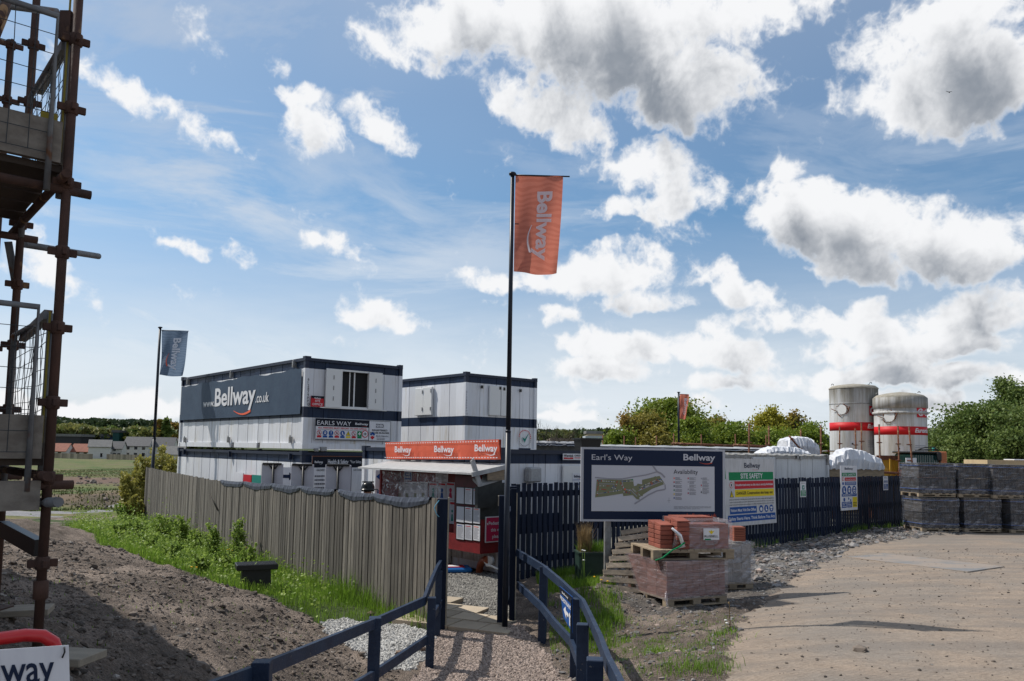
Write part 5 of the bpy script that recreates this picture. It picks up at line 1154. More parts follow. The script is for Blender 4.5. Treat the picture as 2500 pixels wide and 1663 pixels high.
rails('right_handrail', 'navy timber handrail on the right of the gravel path with a blue sign', [(1326,1384,10.8,.105),(1405,1463,9.0,.105),(1425,1526,7.5,.11),(1455,1613,5.3,.11)],
  [(1262,1349,11.55),(1292,1367,11.2),(1329,1390,10.8),(1367,1422,9.95),(1399,1452,9.35),(1424,1475,8.9),(1445,1520,7.7),(1466,1567,6.5),(1484,1618,5.5),(1510,1670,4.8),(1560,1790,3.7)],
  [(1264,1428,11.55),(1290,1452,11.1),(1322,1482,10.6),(1352,1520,9.95),(1394,1566,9.1),(1420,1640,8.0),(1440,1720,7.0)], -1)

t = thing('path_sign', 'blue PEDESTRIANS sign with a white arrow fixed inside the right handrail', 'sign', P(1380,1500,9.5)); a, b, c, d_ = P(1366,1431,9.75), P(1397,1457,9.0), P(1397,1545,9.0), P(1375,1506,9.6)
k = MB(); rx_ = (b-a); nn = Vector((rx_.y, -rx_.x, 0)).normalized()
if nn.x > 0: nn = -nn
k.add([a, b, c, d_]+[p-nn*.006 for p in (a, b, c, d_)], [(0,3,2,1),(4,5,6,7),(0,1,5,4),(1,2,6,5),(2,3,7,6),(3,0,4,7)]); k.obj('panel', BLUEP, t, True)
def _fn(x, y, z): u = a.lerp(b, x); v = d_.lerp(c, x); q = v.lerp(u, y); return q+nn*(z+.002)
s_ = Sign((0,0,0), fn=_fn); s_.rect(0, .78, 1, 1, NAVYD); s_.text('Bellway', .5, .85, .07, WHITE, 2, w=.5, al='c'); s_.text('PEDESTRIANS', .5, .60, .12, WHITE, 2, w=.95, al='c', bold=.03)
s_.poly([(.25,.36),(.5,.54),(.5,.42),(.72,.42),(.72,.30),(.5,.30),(.5,.16)], WHITE, 2); s_.poly([(.8,.12),(.88,.12),(.88,.38),(.95,.38),(.84,.5),(.74,.38),(.8,.38)], WHITE, 2); s_.done('lettering', t, True)
# ------------------------------------------------------------------ flagpoles
m_pole = mat('pole_navy', (.007,.010,.02), .4, (.012,.018,.03), 4, spec=.3)
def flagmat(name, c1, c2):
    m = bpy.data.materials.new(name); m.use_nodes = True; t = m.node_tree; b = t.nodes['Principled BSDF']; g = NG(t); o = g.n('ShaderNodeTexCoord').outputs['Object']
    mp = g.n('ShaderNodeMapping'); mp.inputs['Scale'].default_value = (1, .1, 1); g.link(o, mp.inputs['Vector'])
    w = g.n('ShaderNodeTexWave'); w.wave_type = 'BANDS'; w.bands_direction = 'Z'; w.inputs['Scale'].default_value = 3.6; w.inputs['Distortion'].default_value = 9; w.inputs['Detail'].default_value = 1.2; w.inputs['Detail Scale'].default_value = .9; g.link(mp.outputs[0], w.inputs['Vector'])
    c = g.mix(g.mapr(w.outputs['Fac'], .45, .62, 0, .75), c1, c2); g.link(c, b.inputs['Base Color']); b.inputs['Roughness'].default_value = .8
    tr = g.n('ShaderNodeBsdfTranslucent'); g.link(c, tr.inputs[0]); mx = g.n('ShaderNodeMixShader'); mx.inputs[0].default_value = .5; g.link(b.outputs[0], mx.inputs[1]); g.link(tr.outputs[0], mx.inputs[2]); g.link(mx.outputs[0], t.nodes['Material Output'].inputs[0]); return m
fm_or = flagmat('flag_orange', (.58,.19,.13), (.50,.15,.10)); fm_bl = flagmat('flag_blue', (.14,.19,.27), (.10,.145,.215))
FLW = mat('flag_white', (.78,.78,.84), .7, trans=.4)
def flagpole(label, base, top_z, r, fw, fh, ftopz, fdir, fmat, skew=0.0, wob=.02, arm=1.15, sm=WHITE, ripple=1.0):
    t = thing('flagpole', label, 'flagpole', base, 0, 'flagpoles around the site'); hz = top_z-base[2]; k = MB()
    k.tube([(0,0,-.1),(0,0,hz*.42)], r*1.15, 16); k.tube([(0,0,hz*.42),(0,0,hz*.425)], [r*1.25, r], 16); k.tube([(0,0,hz*.425),(0,0,hz)], [r, r*.85], 16); k.obj('pole', m_pole, t)
    k = MB(); k.lathe([(0,hz+.035),(r*1.2,hz+.03),(r*1.6,hz+.015),(r*1.5,hz-.01),(r*.8,hz-.02),(r*.8,hz-.06)], 16); k.obj('cap', m_pole, t)
    d = Vector((math.cos(fdir), math.sin(fdir), 0)); n = Vector((-d.y, d.x, 0)); z1 = ftopz-base[2]
    k = MB(); k.tube([(0,0,z1), tuple(d*(fw*arm)+Vector((0,0,z1)))], .011, 8); k.obj('arm', m_pole, t)
    def F(u, v, off=0):                                    # u across, v down from the arm
        w = wob*ripple*(math.sin(u*9/fw*.6+v*2.1)*(.25+v/fh)+.6*math.sin(u*13/fw+v*1.2)*(.3+.7*(v/fh))*.6)
        return d*(r*1.25+u*(1-.06*(v/fh)**2)-skew*(v/fh)*u/fw) + n*(w) + Vector((0,0,z1-v-.05*math.sin(u/fw*3.1)*(v/fh)**3)) - n*off
    nu, nv = 16, 34; k = MB(); k.smooth = True
    k.add([F(fw*i/nu, fh*j/nv) for i in range(nu+1) for j in range(nv+1)], [(i*(nv+1)+j, (i+1)*(nv+1)+j, (i+1)*(nv+1)+j+1, i*(nv+1)+j+1) for i in range(nu) for j in range(nv)]); fl = k.obj('flag', fmat, t)
    # wordmark reading downwards; sign x runs down the flag, sign y runs towards its outer edge... letters stand turned by a quarter
    s = Sign((0,0,0), fn=lambda x, y, z: F(fw*.48+y, fh*.17+x, .012+z*.5)); s.lay = .003
    Lx = fh*.70; tmp = tmesh('Bellway', .03); v_, f_ = tmp; x0 = min(p[0] for p in v_); x1 = max(p[0] for p in v_); hgt = fw*.30
    s.mb.cur = 0; bm = bmesh.new(); vv = [bm.verts.new((a, b, 0)) for a, b in v_]
    for f in f_:
        try: bm.faces.new([vv[i] for i in f])
        except ValueError: pass
    for c_ in range(1, 26): bmesh.ops.bisect_plane(bm, geom=list(bm.verts)+list(bm.edges)+list(bm.faces), plane_co=(x0+(x1-x0)*c_/26, 0, 0), plane_no=(1, 0, 0))
    for c_ in (-.1, .1, .3, .5): bmesh.ops.bisect_plane(bm, geom=list(bm.verts)+list(bm.edges)+list(bm.faces), plane_co=(0, c_, 0), plane_no=(0, 1, 0))
    bm.verts.index_update(); s.mb.add([s.q((v.co.x-x0)/(x1-x0)*Lx, v.co.y/.7*hgt, 1) for v in bm.verts], [[v.index for v in f.verts] for f in bm.faces]); bm.free()
    for i in range(14):
        q = []
        for u in (i/14, (i+1)/14):
            xx = Lx*(.50+.40*u); y0 = -hgt*.30-hgt*.34*math.sin(math.pi*min(1, u*.82+.06)); th = hgt*(.05+.12*u); q += [(xx, y0-th/2), (xx, y0+th/2)]
        s.mb.cur = 1 if sm is not WHITE else 0; s.mb.add([s.q(*q[0],1), s.q(*q[2],1), s.q(*q[3],1), s.q(*q[1],1)], [(0,1,2,3)])
    s.mb.obj('lettering', [FLW, SMILE], fl)
    k = MB(); k.tube([tuple(F(0, fh*.5)), tuple(F(.09*fw, fh*.5))], .006, 6); k.obj('tie', m_pole, t)
    return t
b = gpt(1236, 1500, 10, 13); b.x = P(1233, 1500, 11.38).x; b.y = 11.38; b.z = sf(b.x, b.y)
tp = P(1247, 426, 11.38)
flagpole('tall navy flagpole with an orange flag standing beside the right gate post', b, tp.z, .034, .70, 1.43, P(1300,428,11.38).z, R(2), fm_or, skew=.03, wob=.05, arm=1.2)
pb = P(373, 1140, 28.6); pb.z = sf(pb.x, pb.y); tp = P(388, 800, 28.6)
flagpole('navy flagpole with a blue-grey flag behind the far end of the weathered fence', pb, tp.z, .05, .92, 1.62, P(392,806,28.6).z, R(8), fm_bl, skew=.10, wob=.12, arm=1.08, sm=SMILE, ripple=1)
pb = P(1657, 1100, 50); pb.z = sf(pb.x, pb.y); tp = P(1654, 958, 50)
flagpole('distant flagpole with a small orange flag in front of the trees', pb, tp.z, .07, .62, 1.55, P(1656,962,50).z, R(15), fm_or, skew=.1, wob=.12, arm=1.05)
# ------------------------------------------------------------------ boards along the fence
def easel(name, label, quad, Y, th, frame_col, posts, group=None, cat='sign board'):
    """quad: top-left and bottom-right pixels, distances left and right"""
    (xl, yt, Yl), (xr, yt2, Yr), (yb,) = quad
    a = P(xl, yt, Yl); b = P(xr, yt2, Yr); ang = math.atan2(b.y-a.y, b.x-a.x); g = min(sf(a.x, a.y), sf(b.x, b.y)); c = Vector((a.x, a.y, g)); t = thing(name, label, cat, c, ang)
    w = (b-a).xy.length; z1 = (a.z+b.z)/2-g; z0 = P(xl, yb, Yl).z-g; return t, w, z0, z1, Sign((0,0,0))
t, w, z0, z1, s = easel('site_plan_board', 'large navy board with a coloured site plan and Availability list, on steel posts', ((1419,1095,13.4),(1770,1094,13.8),(1273,)), 0, 0, 0, 0)
k = MB(); k.box(0, .0, z0, w, .03, z1); k.obj('frame', mat('frame_grey', (.42,.43,.47), .45), t)
k = MB()
for x_ in (w*.19, w*.72): k.box(x_-.05, .04, -.1, x_+.05, .12, z1-.1)
split_obj(k, 'post', m_steel, t)
s.lay = .003; fr = .045; s.rect(fr, z0+fr*.8, w-fr, z1-fr*.8, NAVYP, 1); W_, H_ = w, z1-z0
def bx(px, py): return (px-1419)/351*W_, z1-(py-1094)/178*H_
s.text("Earl's Way", *bx(1444, 1124.5), H_*.075, PALE, 2, w=W_*.277, bold=.0); xx, zz = bx(1666, 1122); s.logo(xx, zz, H_*.085, W_*.225, PALE, 2)
xa, za = bx(1444, 1247.5); xb, zb3 = bx(1743, 1137); s.rect(xa, za, xb, zb3, PALE, 2)
def bp(u, v): return xa+(xb-xa)*u, za+(zb3-za)*(1-v)     # position on the white plan (fractions of width, height)
def MP(px, py): return bp((px-287)/1985, (py-380)/710)     # taken from the enlarged view
s.line([MP(340,572),MP(560,590),MP(770,590),MP(960,555),MP(1150,525),MP(1340,470)], .022, GREYP, 3); s.line([MP(1265,380),MP(1330,470),MP(1400,500),MP(1460,560)], .03, GREYP, 3.1); s.line([MP(970,975),MP(1090,900),MP(1200,830),MP(1330,770),MP(1460,745)], .026, GREYP, 3.2); s.line([MP(1460,670),MP(1468,745)], .02, GREYP, 3.3)
s.poly([MP(*p) for p in ((370,600),(560,600),(770,605),(945,590),(960,700),(1000,690),(1020,660),(1090,670),(1090,600),(1370,535),(1460,660),(1250,740),(1120,820),(1010,905),(940,840),(790,855),(785,815),(540,855),(345,880))][::-1], OLIVE, 3.6)
rr = random.Random(5)
def houses_row(p, q, n, cols):
    for i in range(n):
        u, v = p[0]+(q[0]-p[0])*i/(n-1), p[1]+(q[1]-p[1])*i/(n-1); a, b_ = MP(u, v); s.rect(a-.007, b_-.007, a+.007, b_+.007, rr.choice(cols), 5)
cs = [REDP, REDP, WHITE, GREYP, BROWNP]; cs2 = [WHITE, GREYP, BLUEP, WHITE, REDP]
for (p, q, n) in (((380,620),(640,635),14),((395,640),(375,840),9),((420,700),(560,700),6),((430,750),(510,760),5),((400,820),(760,760),18),((600,740),(640,700),4),((690,630),(660,740),6),((780,625),(930,620),8),((740,650),(790,720),5),((800,800),(930,745),7),((940,745),(1060,850),8),((800,790),(900,810),6)): houses_row(p, q, n, cs if n % 2 else cs2)
for (p, q, n) in (((1060,750),(1400,590),20),((1050,720),(1340,590),16),((1370,590),(1440,650),5)): houses_row(p, q, n, cs2)
s.line([MP(400,670),MP(640,670),MP(640,760)], .012, GREYP, 4.6); s.line([MP(765,600),MP(790,740),MP(920,770),MP(1010,860)], .014, GREYP, 4.7); s.line([MP(1030,770),MP(1400,620)], .014, GREYP, 4.8)
for u, v in ((930,600),(1110,620),(1300,555),(1250,580),(1210,590),(1160,625),(1090,840),(1035,895),(870,730)): s.disc(*MP(u, v), .014, OLIVE if u != 930 else GREENP, 5.5, 8)
s.disc(*MP(812,750), .016, ORP, 6, 10)
s.text('Availability', *MP(1600, 500), .075, NAVYD, 3, w=(xb-xa)*.2, bold=.0)
kc = [ORP, REDP, NAVYP, GREENP, YELP, BLUEP, REDP, GREYP, WHITE, GREYP, ROSE, GREYP, PALE, REDP, WHITE, BLACK]; q_ = 0
for ci, (cx0, n_) in enumerate(((1600,6),(1830,5),(2045,5))):
    for i in range(n_):
        a, b_ = MP(cx0, 568+i*(62-4*ci)); s.rect(a, b_-.014, a+.018, b_+.012, kc[q_], 3); lines_of_text(s, a+.03, a+.15, b_+.012, 3, .017, MGREY, 3, seed=q_); q_ += 1
a, b_ = MP(1605, 1008); lines_of_text(s, a, a+(xb-xa)*.31, b_, 3, .018, GREYP, 3, h=.5, seed=91); a, b_ = MP(1525, 900); s.line([(a, b_-.06), (a, b_+.03)], .004, MGREY, 3); s.line([(a-.03, b_-.02), (a+.03, b_-.02)], .003, MGREY, 3)
xx, zz = bx(1641, 1260); s.text('www.bellway.co.uk', xx, zz, H_*.045, SMILE, 2, w=W_*.305, bold=.0); s.done('print', t)
# site safety board
YA, YB = 20.7, 22.25; A_, B_ = P(1765.5,1120,YA), P(1889,1121,YB); ang = math.atan2(B_.y-A_.y, B_.x-A_.x); g = sf(A_.x, A_.y); t = thing('safety_notice_board', 'large white, green, red and yellow SITE SAFETY board fixed to the navy fence', 'sign board', (A_.x, A_.y, g), ang)
wS = (B_-A_).xy.length; tl, tr_ = A_.z-g, B_.z-g; bl_, br_ = P(1772,1288,YA).z-g, P(1898,1277,YB).z-g; lean = .12
def fs_(x, y, z): f = x/wS; zt = tl+(tr_-tl)*f; zb4 = bl_+(br_-bl_)*f; return Vector((x+lean*(1-y), -z, zb4+(zt-zb4)*y))
k = MB(); k.add([fs_(0,0,0), fs_(wS,0,0), fs_(wS,1,0), fs_(0,1,0)]+[fs_(0,0,-.02), fs_(wS,0,-.02), fs_(wS,1,-.02), fs_(0,1,-.02)], [(0,1,2,3),(7,6,5,4),(0,4,5,1),(1,5,6,2),(2,6,7,3),(3,7,4,0)]); k.obj('panel', mat('board_white_dirty', (.56,.56,.58), .5, (.42,.42,.42), 3, stretch=(6,6,.8)), t)
k = MB(); k.box(wS*.2, .022, bl_+.3, wS*.2+.07, .09, tl-.1); k.box(wS*.8, .022, bl_+.3, wS*.8+.07, .09, tr_-.1); split_obj(k, 'batten', m_fnavy, t)
s = Sign((0,0,0), fn=fs_); s.lay = .0025
s.text('Bellway', wS*.55, .865, .075, NAVYP, 1, w=wS*.32, al='c', bold=.02)
s._c(REDP); s.poly([(wS*.52,.845),(wS*.6,.826),(wS*.68,.842),(wS*.6,.832)], REDP, 1)
s.rect(wS*.09, .68, wS*.97, .80, GREENP, 1); s.text('SITE SAFETY', wS*.53, .705, .075, WHITE, 2, w=wS*.44, al='c', bold=.02)
s.rect(wS*.19, .55, wS*.97, .665, REDP, 1); s.text('Unauthorised entry to this site is strictly forbidden', wS*.58, .595, .032, WHITE, 2, w=wS*.75, al='c', bold=.02)
s.rect(wS*.19, .43, wS*.97, .54, YELP, 1); s.text('DANGER Construction site keep out', wS*.58, .465, .045, BLACK, 2, w=wS*.72, al='c', bold=.02)
s.disc(wS*.13, .61, wS*.035, REDP, 1, 16, .045); s.disc(wS*.13, .61, wS*.028, WHITE, 2, 16, .036); s.rect(wS*.12, .59, wS*.14, .63, BLACK, 3)
s.poly([(wS*.09,.43),(wS*.165,.43),(wS*.127,.53)], BLACK, 1); s.poly([(wS*.102,.437),(wS*.153,.437),(wS*.127,.512)], YELP, 2); s.rect(wS*.124,.455,wS*.131,.49,BLACK,3)
for i, tx in enumerate(('Safety at Work act 1974 all persons entering this site must comply with all regulations', 'report to the site office and obtain permission to proceed onto the site or any work area', 'must be observed and personal protection and safety equipment must be used at all times.')): s.text(tx, wS*.08, .385-.038*i, .018, BLACK, 1, w=wS*.88, bold=.01)
s.rect(wS*.08, .18, wS*.60, .285, BLUEP, 1); s.text('Visitors Must Visit Site Office', wS*.09, .215, .042, WHITE, 2, w=wS*.49, bold=.02)
for i in range(3):
    cx_ = wS*(.69+.105*i); s.disc(cx_, .235, wS*.042, BLUEP, 1, 18, .056)
    if i == 0: s.disc(cx_, .23, wS*.024, WHITE, 2, 12, .03)
    elif i == 1: s.poly([(cx_-wS*.012,.265),(cx_+wS*.004,.265),(cx_+wS*.004,.23),(cx_+wS*.022,.215),(cx_+wS*.022,.205),(cx_-wS*.014,.205)], WHITE, 2)
    else: s.rect(cx_-wS*.024,.235,cx_+wS*.024,.26,WHITE,2); s.disc(cx_, .215, wS*.016, WHITE, 2, 10, .014)
s.rect(wS*.04, .06, wS*.98, .165, BLUEP, 1); s.text('Safety Starts Here. Think Before You Act.', wS*.06, .09, .045, WHITE, 2, w=wS*.91, bold=.02)
s.poly([(wS*.02,.7),(wS*.035,.7),(wS*.025,.96),(wS*.012,.96)], GREENP, 1); s.done('print', t)
# smaller signs on the fence
def fsign(name, label, px0, py0, px1, py1, paint, tilt=0):
    X0 = (px0-CX)/FPX; X1 = (px1-CX)/FPX
    sa = (FR0.x-X0*FR0.y)/(X0*FRd.y-FRd.x); sb = (FR0.x-X1*FR0.y)/(X1*FRd.y-FRd.x); a = FR0+FRd*sa+FRn*.03; b = FR0+FRd*sb+FRn*.03
    t = thing(name, label, 'sign', (a.x, a.y, sf(a.x, a.y)), math.atan2(FRd.y, FRd.x)); g = t.location.z; w = sb-sa; zt = P(px0, py0, a.y).z-g; zb4 = P(px0, py1, a.y).z-g
    k = MB(); k.box(0, -.012, zb4, w, .0, zt); k.obj('panel', WHITE, t); s = Sign((0,-.013,0)); s.lay = .003; paint(s, w, zb4, zt); s.done('print', t)
def p1(s, w, z0, z1):
    h = z1-z0; s.text('Bellway', w/2, z1-h*.12, h*.055, NAVYP, 1, w=w*.6, al='c'); s.rect(w*.3, z0+h*.48, w*.7, z0+h*.76, TEAL); s.rect(w*.42, z0+h*.56, w*.58, z0+h*.68, WHITE, 2); s.rect(w*.06, z0+h*.06, w*.92, z0+h*.43, GREENP); lines_of_text(s, w*.15, w*.85, z0+h*.38, 4, h*.08, WHITE, 2, seed=2)
fsign('assembly_sign', 'small white and green assembly point sign on the navy fence', 1950, 1176, 1964, 1214, p1)
def p2(s, w, z0, z1):
    h = z1-z0; s.text('Bellway', w/2, z1-h*.09, h*.05, NAVYP, 1, w=w*.5, al='c', bold=.02); s.rect(w*.08, z0+h*.76, w*.92, z0+h*.84, GREENP); s.text('SITE SAFETY', w/2, z0+h*.775, h*.045, WHITE, 2, w=w*.76, al='c')
    s.rect(w*.24, z0+h*.66, w*.92, z0+h*.735, REDP); s.text('No unauthorised entry', w*.58, z0+h*.685, h*.022, WHITE, 2, w=w*.58, al='c'); s.disc(w*.14, z0+h*.7, w*.055, REDP); s.disc(w*.14, z0+h*.7, w*.035, WHITE, 2)
    s.rect(w*.24, z0+h*.56, w*.92, z0+h*.64, BLUEP); lines_of_text(s, w*.28, w*.88, z0+h*.62, 2, h*.028, WHITE, 2, seed=4); s.disc(w*.14, z0+h*.6, w*.05, BLUEP, 1, 14, h*.038)
    for i, kd in enumerate(('boot','hat','mask')): picto(s, w*(.2+.3*i), z0+h*.45, w*.125, kd, 1)
    s.rect(w*.05, z0+h*.31, w*.95, z0+h*.37, BLUEP); lines_of_text(s, w*.1, w*.9, z0+h*.36, 2, h*.022, WHITE, 2, seed=6)
    for i, c in enumerate((BLUEP, BLUEP, YELP)): s.rect(w*(.05+.32*i), z0+h*.06, w*(.33+.32*i), z0+h*(.29 if i == 2 else .19), c); lines_of_text(s, w*(.08+.32*i), w*(.3+.32*i), z0+h*.17, 3, h*.035, WHITE if i < 2 else BLACK, 2, seed=8+i)
    s.disc(w*.2, z0+h*.24, w*.055, BLUEP); s.disc(w*.46, z0+h*.26, w*.035, BLUEP); s.disc(w*.58, z0+h*.22, w*.035, BLUEP)
fsign('tall_safety_sign', 'tall white SITE SAFETY sign with blue symbols in the middle of the navy fence', 2048, 1137, 2088.5, 1247, p2)
def p3(s, w, z0, z1):
    h = z1-z0; s.text('Bellway', w/2, z1-h*.14, h*.07, NAVYP, 1, w=w*.6, al='c'); [picto(s, w*(.22+.28*i), z0+h*.62, w*.12, kd, 1) for i, kd in enumerate(('hat','boot','mask'))]; s.rect(w*.08, z0+h*.08, w*.92, z0+h*.45, BLUEP); lines_of_text(s, w*.15, w*.85, z0+h*.4, 4, h*.08, WHITE, 2, seed=12)
fsign('small_fence_sign', 'smallest white and blue sign near the far end of the navy fence', 2152, 1163, 2163.5, 1197, p3)
# ------------------------------------------------------------------ paving, planter, pallets
m_slab = mat('paving_slab', (.46,.38,.28), .85, (.40,.33,.25), 5, tone=.35, bump=.15, bscale=60)
ZP = Hs(-.5, 11.8)
sl_t = thing('paving_path', 'cream paving slabs laid in the gateway between the gate posts', 'paving', (-.5, 11.8, sf(-.5, 11.8)+.02), R(-24)); k = MB()
for i in range(-3, 4):
    for j in range(-1, 5):
        x0 = i*.46+(.23 if j % 2 else 0)-.35; y0 = j*.46-.1; k.tone = random.random()
        c_ = Matrix.Rotation(R(-24), 3, 'Z') @ Vector((x0+.22, y0+.22, 0)); wx_, wy_ = -.5+c_.x, 11.8+c_.y; zz = ZP+(Hs(-.5, 13.2)-Hs(-.5, 11.8))/1.4*(wy_-11.8)-sl_t.location.z+.035
        if wx_ > -.02 or wx_ < -1.5 or wy_ > 12.15+(-.21-wx_)*1.6: continue
        k.cbox(x0, y0, zz-.06, x0+.448, y0+.448, zz+.035+random.uniform(-.003,.003), .004)
sp = k.obj('slabs', m_slab, sl_t)
# green planter with dry grass
m_plant = mat('planter_green', (.018,.04,.033), .35, (.03,.055,.045), 8)
pa = gpt(1450, 1430, 8, 20); pl = thing('planter', 'dark green glossy planter box with dry grass beside the leaning pallet', 'planter', (pa.x, pa.y, pa.z), R(6)); sc = pa.y/FPX
wP = 72*sc; hP = 72*sc; k = MB(); k.cbox(-wP/2, 0, -.05, wP/2, .45, hP, .02); k.obj('box', m_plant, pl)
k = MB(); k.box(-wP/2-.02, -.02, hP-.02, wP/2+.02, .47, hP+.015); k.obj('rim', m_plant, pl); k = MB(); k.box(-wP/2+.03, .03, hP-.01, wP/2-.03, .42, hP+.02); k.obj('soil', m_cl, pl)
m_grass = mat('grass_blade', (.12,.225,.02), .6, (.20,.32,.04), .9, tone=.8, trans=.42, lo=.3, hi=.7)
m_dry = mat('dry_grass', (.32,.22,.10), .8, (.2,.14,.07), 8, tone=.7, trans=.2)
def blades(name, bx_, by_, bz_, h, w, m, parent=None, lean=.35, segs=2, seed=1, org=None):
    n = len(bx_); r_ = np.random.default_rng(seed); a = r_.uniform(0, 6.283, n); dx, dy = np.cos(a), np.sin(a); ln = r_.uniform(.1, 1, n)*lean*h; b2 = r_.uniform(0, 6.283, n); lx, ly = np.cos(b2)*ln, np.sin(b2)*ln
    L = []; 
    for j, (f, ww) in enumerate(((0, 1), (.55, .75), (1, .08))):
        cx_ = bx_+lx*f**1.8; cy_ = by_+ly*f**1.8; cz_ = bz_+h*f*(1-.15*f*lean)
        L += [np.stack([cx_-dx*w*ww/2, cy_-dy*w*ww/2, cz_], -1), np.stack([cx_+dx*w*ww/2, cy_+dy*w*ww/2, cz_], -1)]
    v = np.stack(L, 1).reshape(-1, 3)
    if org is not None: v = v-np.array(org)
    base = np.arange(n)[:, None, None]*6; f = np.array([[0,1,3,2],[2,3,5,4]])[None]+base
    return np_mesh(name, v, f.reshape(-1, 4), m, parent, tone=np.repeat(r_.random(n), 2))
n = 420; blades('dry_stems', rng.uniform(-wP*.45, -wP*.05, n), rng.uniform(.08, .38, n), np.full(n, hP), rng.uniform(.2, .62, n), .009, m_dry, pl, .35)
n = 500; blades('grass', rng.uniform(-wP*.45, wP*.5, n), rng.uniform(.05, .42, n), np.full(n, hP), rng.uniform(.08, .28, n), .008, m_grass, pl, .6)
m_pal = mat('pallet_wood', (.30,.235,.16), .85, (.20,.16,.115), 3, stretch=(2,2,9), tone=.6, bump=.3)
m_palg = mat('pallet_wood_grey', (.42,.34,.25), .85, (.22,.185,.145), 3, stretch=(3,9,3), tone=.7, bump=.4, bscale=20)
def pallet(mb, w, d, h=.14, nt=7):
    for i in range(nt): mb.tone = random.random(); mb.box(i*(w-.1)/(nt-1), 0, h-.02, i*(w-.1)/(nt-1)+.1, d, h)
    for y in (0, d/2-.05, d-.1):
        mb.tone = random.random(); mb.box(0, y, h-.045, w, y+.1, h-.021)
        for x in (0, w/2-.07, w-.14): mb.tone = random.random(); mb.box(x, y+.002, .022, x+.14, y+.098, h-.046)
    for y in (0, d/2-.05, d-.1): mb.tone = random.random(); mb.box(0, y, 0, w, y+.1, .02)
    return mb
def grid_blocks(mb, x0, y0, z0, x1, y1, z1, nx_, ny_, nz_, gap=.006, jit=.0):
    """only the outer blocks of a tight pack"""
    for i in range(nx_):
        for j in range(ny_):
            for q in range(nz_):
                if 0 < i < nx_-1 and 0 < j < ny_-1 and q < nz_-1: continue
                a = x0+(x1-x0)*i/nx_; b = x0+(x1-x0)*(i+1)/nx_; c = y0+(y1-y0)*j/ny_; d = y0+(y1-y0)*(j+1)/ny_; e = z0+(z1-z0)*q/nz_; f = z0+(z1-z0)*(q+1)/nz_; mb.tone = random.random(); o = random.uniform(-jit, jit)
                mb.box(a+gap/2+o, c+gap/2+o, e, b-gap/2+o, d-gap/2+o, f-gap/2)
def wrap_shell(mb, x0, y0, z0, x1, y1, z1, n=10, amp=.012, top=True, tr=None):
    nx_ = n; vs = []; ring = []
    per = [(x0+(x1-x0)*i/n, y0) for i in range(n)]+[(x1, y0+(y1-y0)*i/n) for i in range(n)]+[(x1-(x1-x0)*i/n, y1) for i in range(n)]+[(x0, y1-(y1-y0)*i/n) for i in range(n)]
    m_ = len(per); rows = 8; cx_, cy_ = (x0+x1)/2, (y0+y1)/2
    for j in range(rows+1):
        for (x, y) in per: 
            o = random.uniform(0, amp); vs.append((x+math.copysign(o+.006, x-cx_), y+math.copysign(o+.006, y-cy_), z0+(z1-z0)*j/rows))
    fs = [(j*m_+i, j*m_+(i+1) % m_, (j+1)*m_+(i+1) % m_, (j+1)*m_+i) for j in range(rows) for i in range(m_)]
    if top: fs.append(tuple(rows*m_+i for i in range(m_)))
    mb.add(vs, fs)
m_brick = mat('red_block', (.27,.078,.052), .85, (.20,.06,.042), 6, tone=.35, bump=.2, bscale=50)
m_brickd = mat('brown_red_block', (.22,.10,.08), .9, (.15,.068,.056), 6, tone=.45)
m_wrap = film('pallet_film', .22, tint=(.42,.36,.38), scale=3, stretch=(.6,.6,9), lo=.5, hi=.74, streak=.5)
m_wrapg = film('grey_film', .2, tint=(.40,.40,.43), scale=3, stretch=(3,3,6), lo=.45, hi=.68, streak=.4)
m_wrapw = film('white_film', .9, tint=(.74,.74,.76), scale=5, lo=.4, hi=.6, streak=.1)
g0 = gpt(1627, 1490, 8, 20); sc = g0.y/FPX; a0_ = R(25); H1 = 108*sc-.14
bp_ = thing('brick_pallet', 'large pallet of brown-red paving blocks in clear film at the bottom of the pile', 'pallet of bricks', g0, a0_)
w1, d1_ = 1.13, 1.08; k = pallet(MB(), w1, d1_); k.obj('pallet', m_pal, bp_)
k = MB(); grid_blocks(k, .02, .02, .14, w1-.02, d1_-.02, .14+H1, 9, 4, 8); k.obj('blocks', m_brickd, bp_)
k = MB(); wrap_shell(k, .0, .0, .12, w1, d1_, .14+H1+.012, 12, .012); k.obj('plastic_wrap', m_wrap, bp_)
k = MB(); k.tube([(-.01,-.01,.25),(-.02,-.02,.16),(-.03,-.05,.07),(-.02,-.09,.0)], [.012,.03,.018,.01], 6); k.obj('film_tail', m_wrap, bp_)
z2 = g0.z+.14+H1+.015
off = Matrix.Rotation(a0_, 3, 'Z') @ Vector((-.02, .06, 0)); t2 = thing('brick_pallet', 'smaller half opened pallet of red blocks with a printed label on top', 'pallet of bricks', (g0.x+off.x-.13, g0.y+off.y+.08, z2), R(12))
w2, d2 = 1.32, .95; k = pallet(MB(), w2, d2, .15, 12); k.obj('pallet', m_pal, t2); hB = 64*sc*1.10
k = MB(); grid_blocks(k, .58, .12, .15, w2-.03, d2-.05, .15+hB*.86, 3, 3, 5); grid_blocks(k, .62, .5, .15+hB*.86, w2-.10, d2-.05, .15+hB*1.05, 14, 1, 1); k.obj('blocks', m_brick, t2)
k = MB()
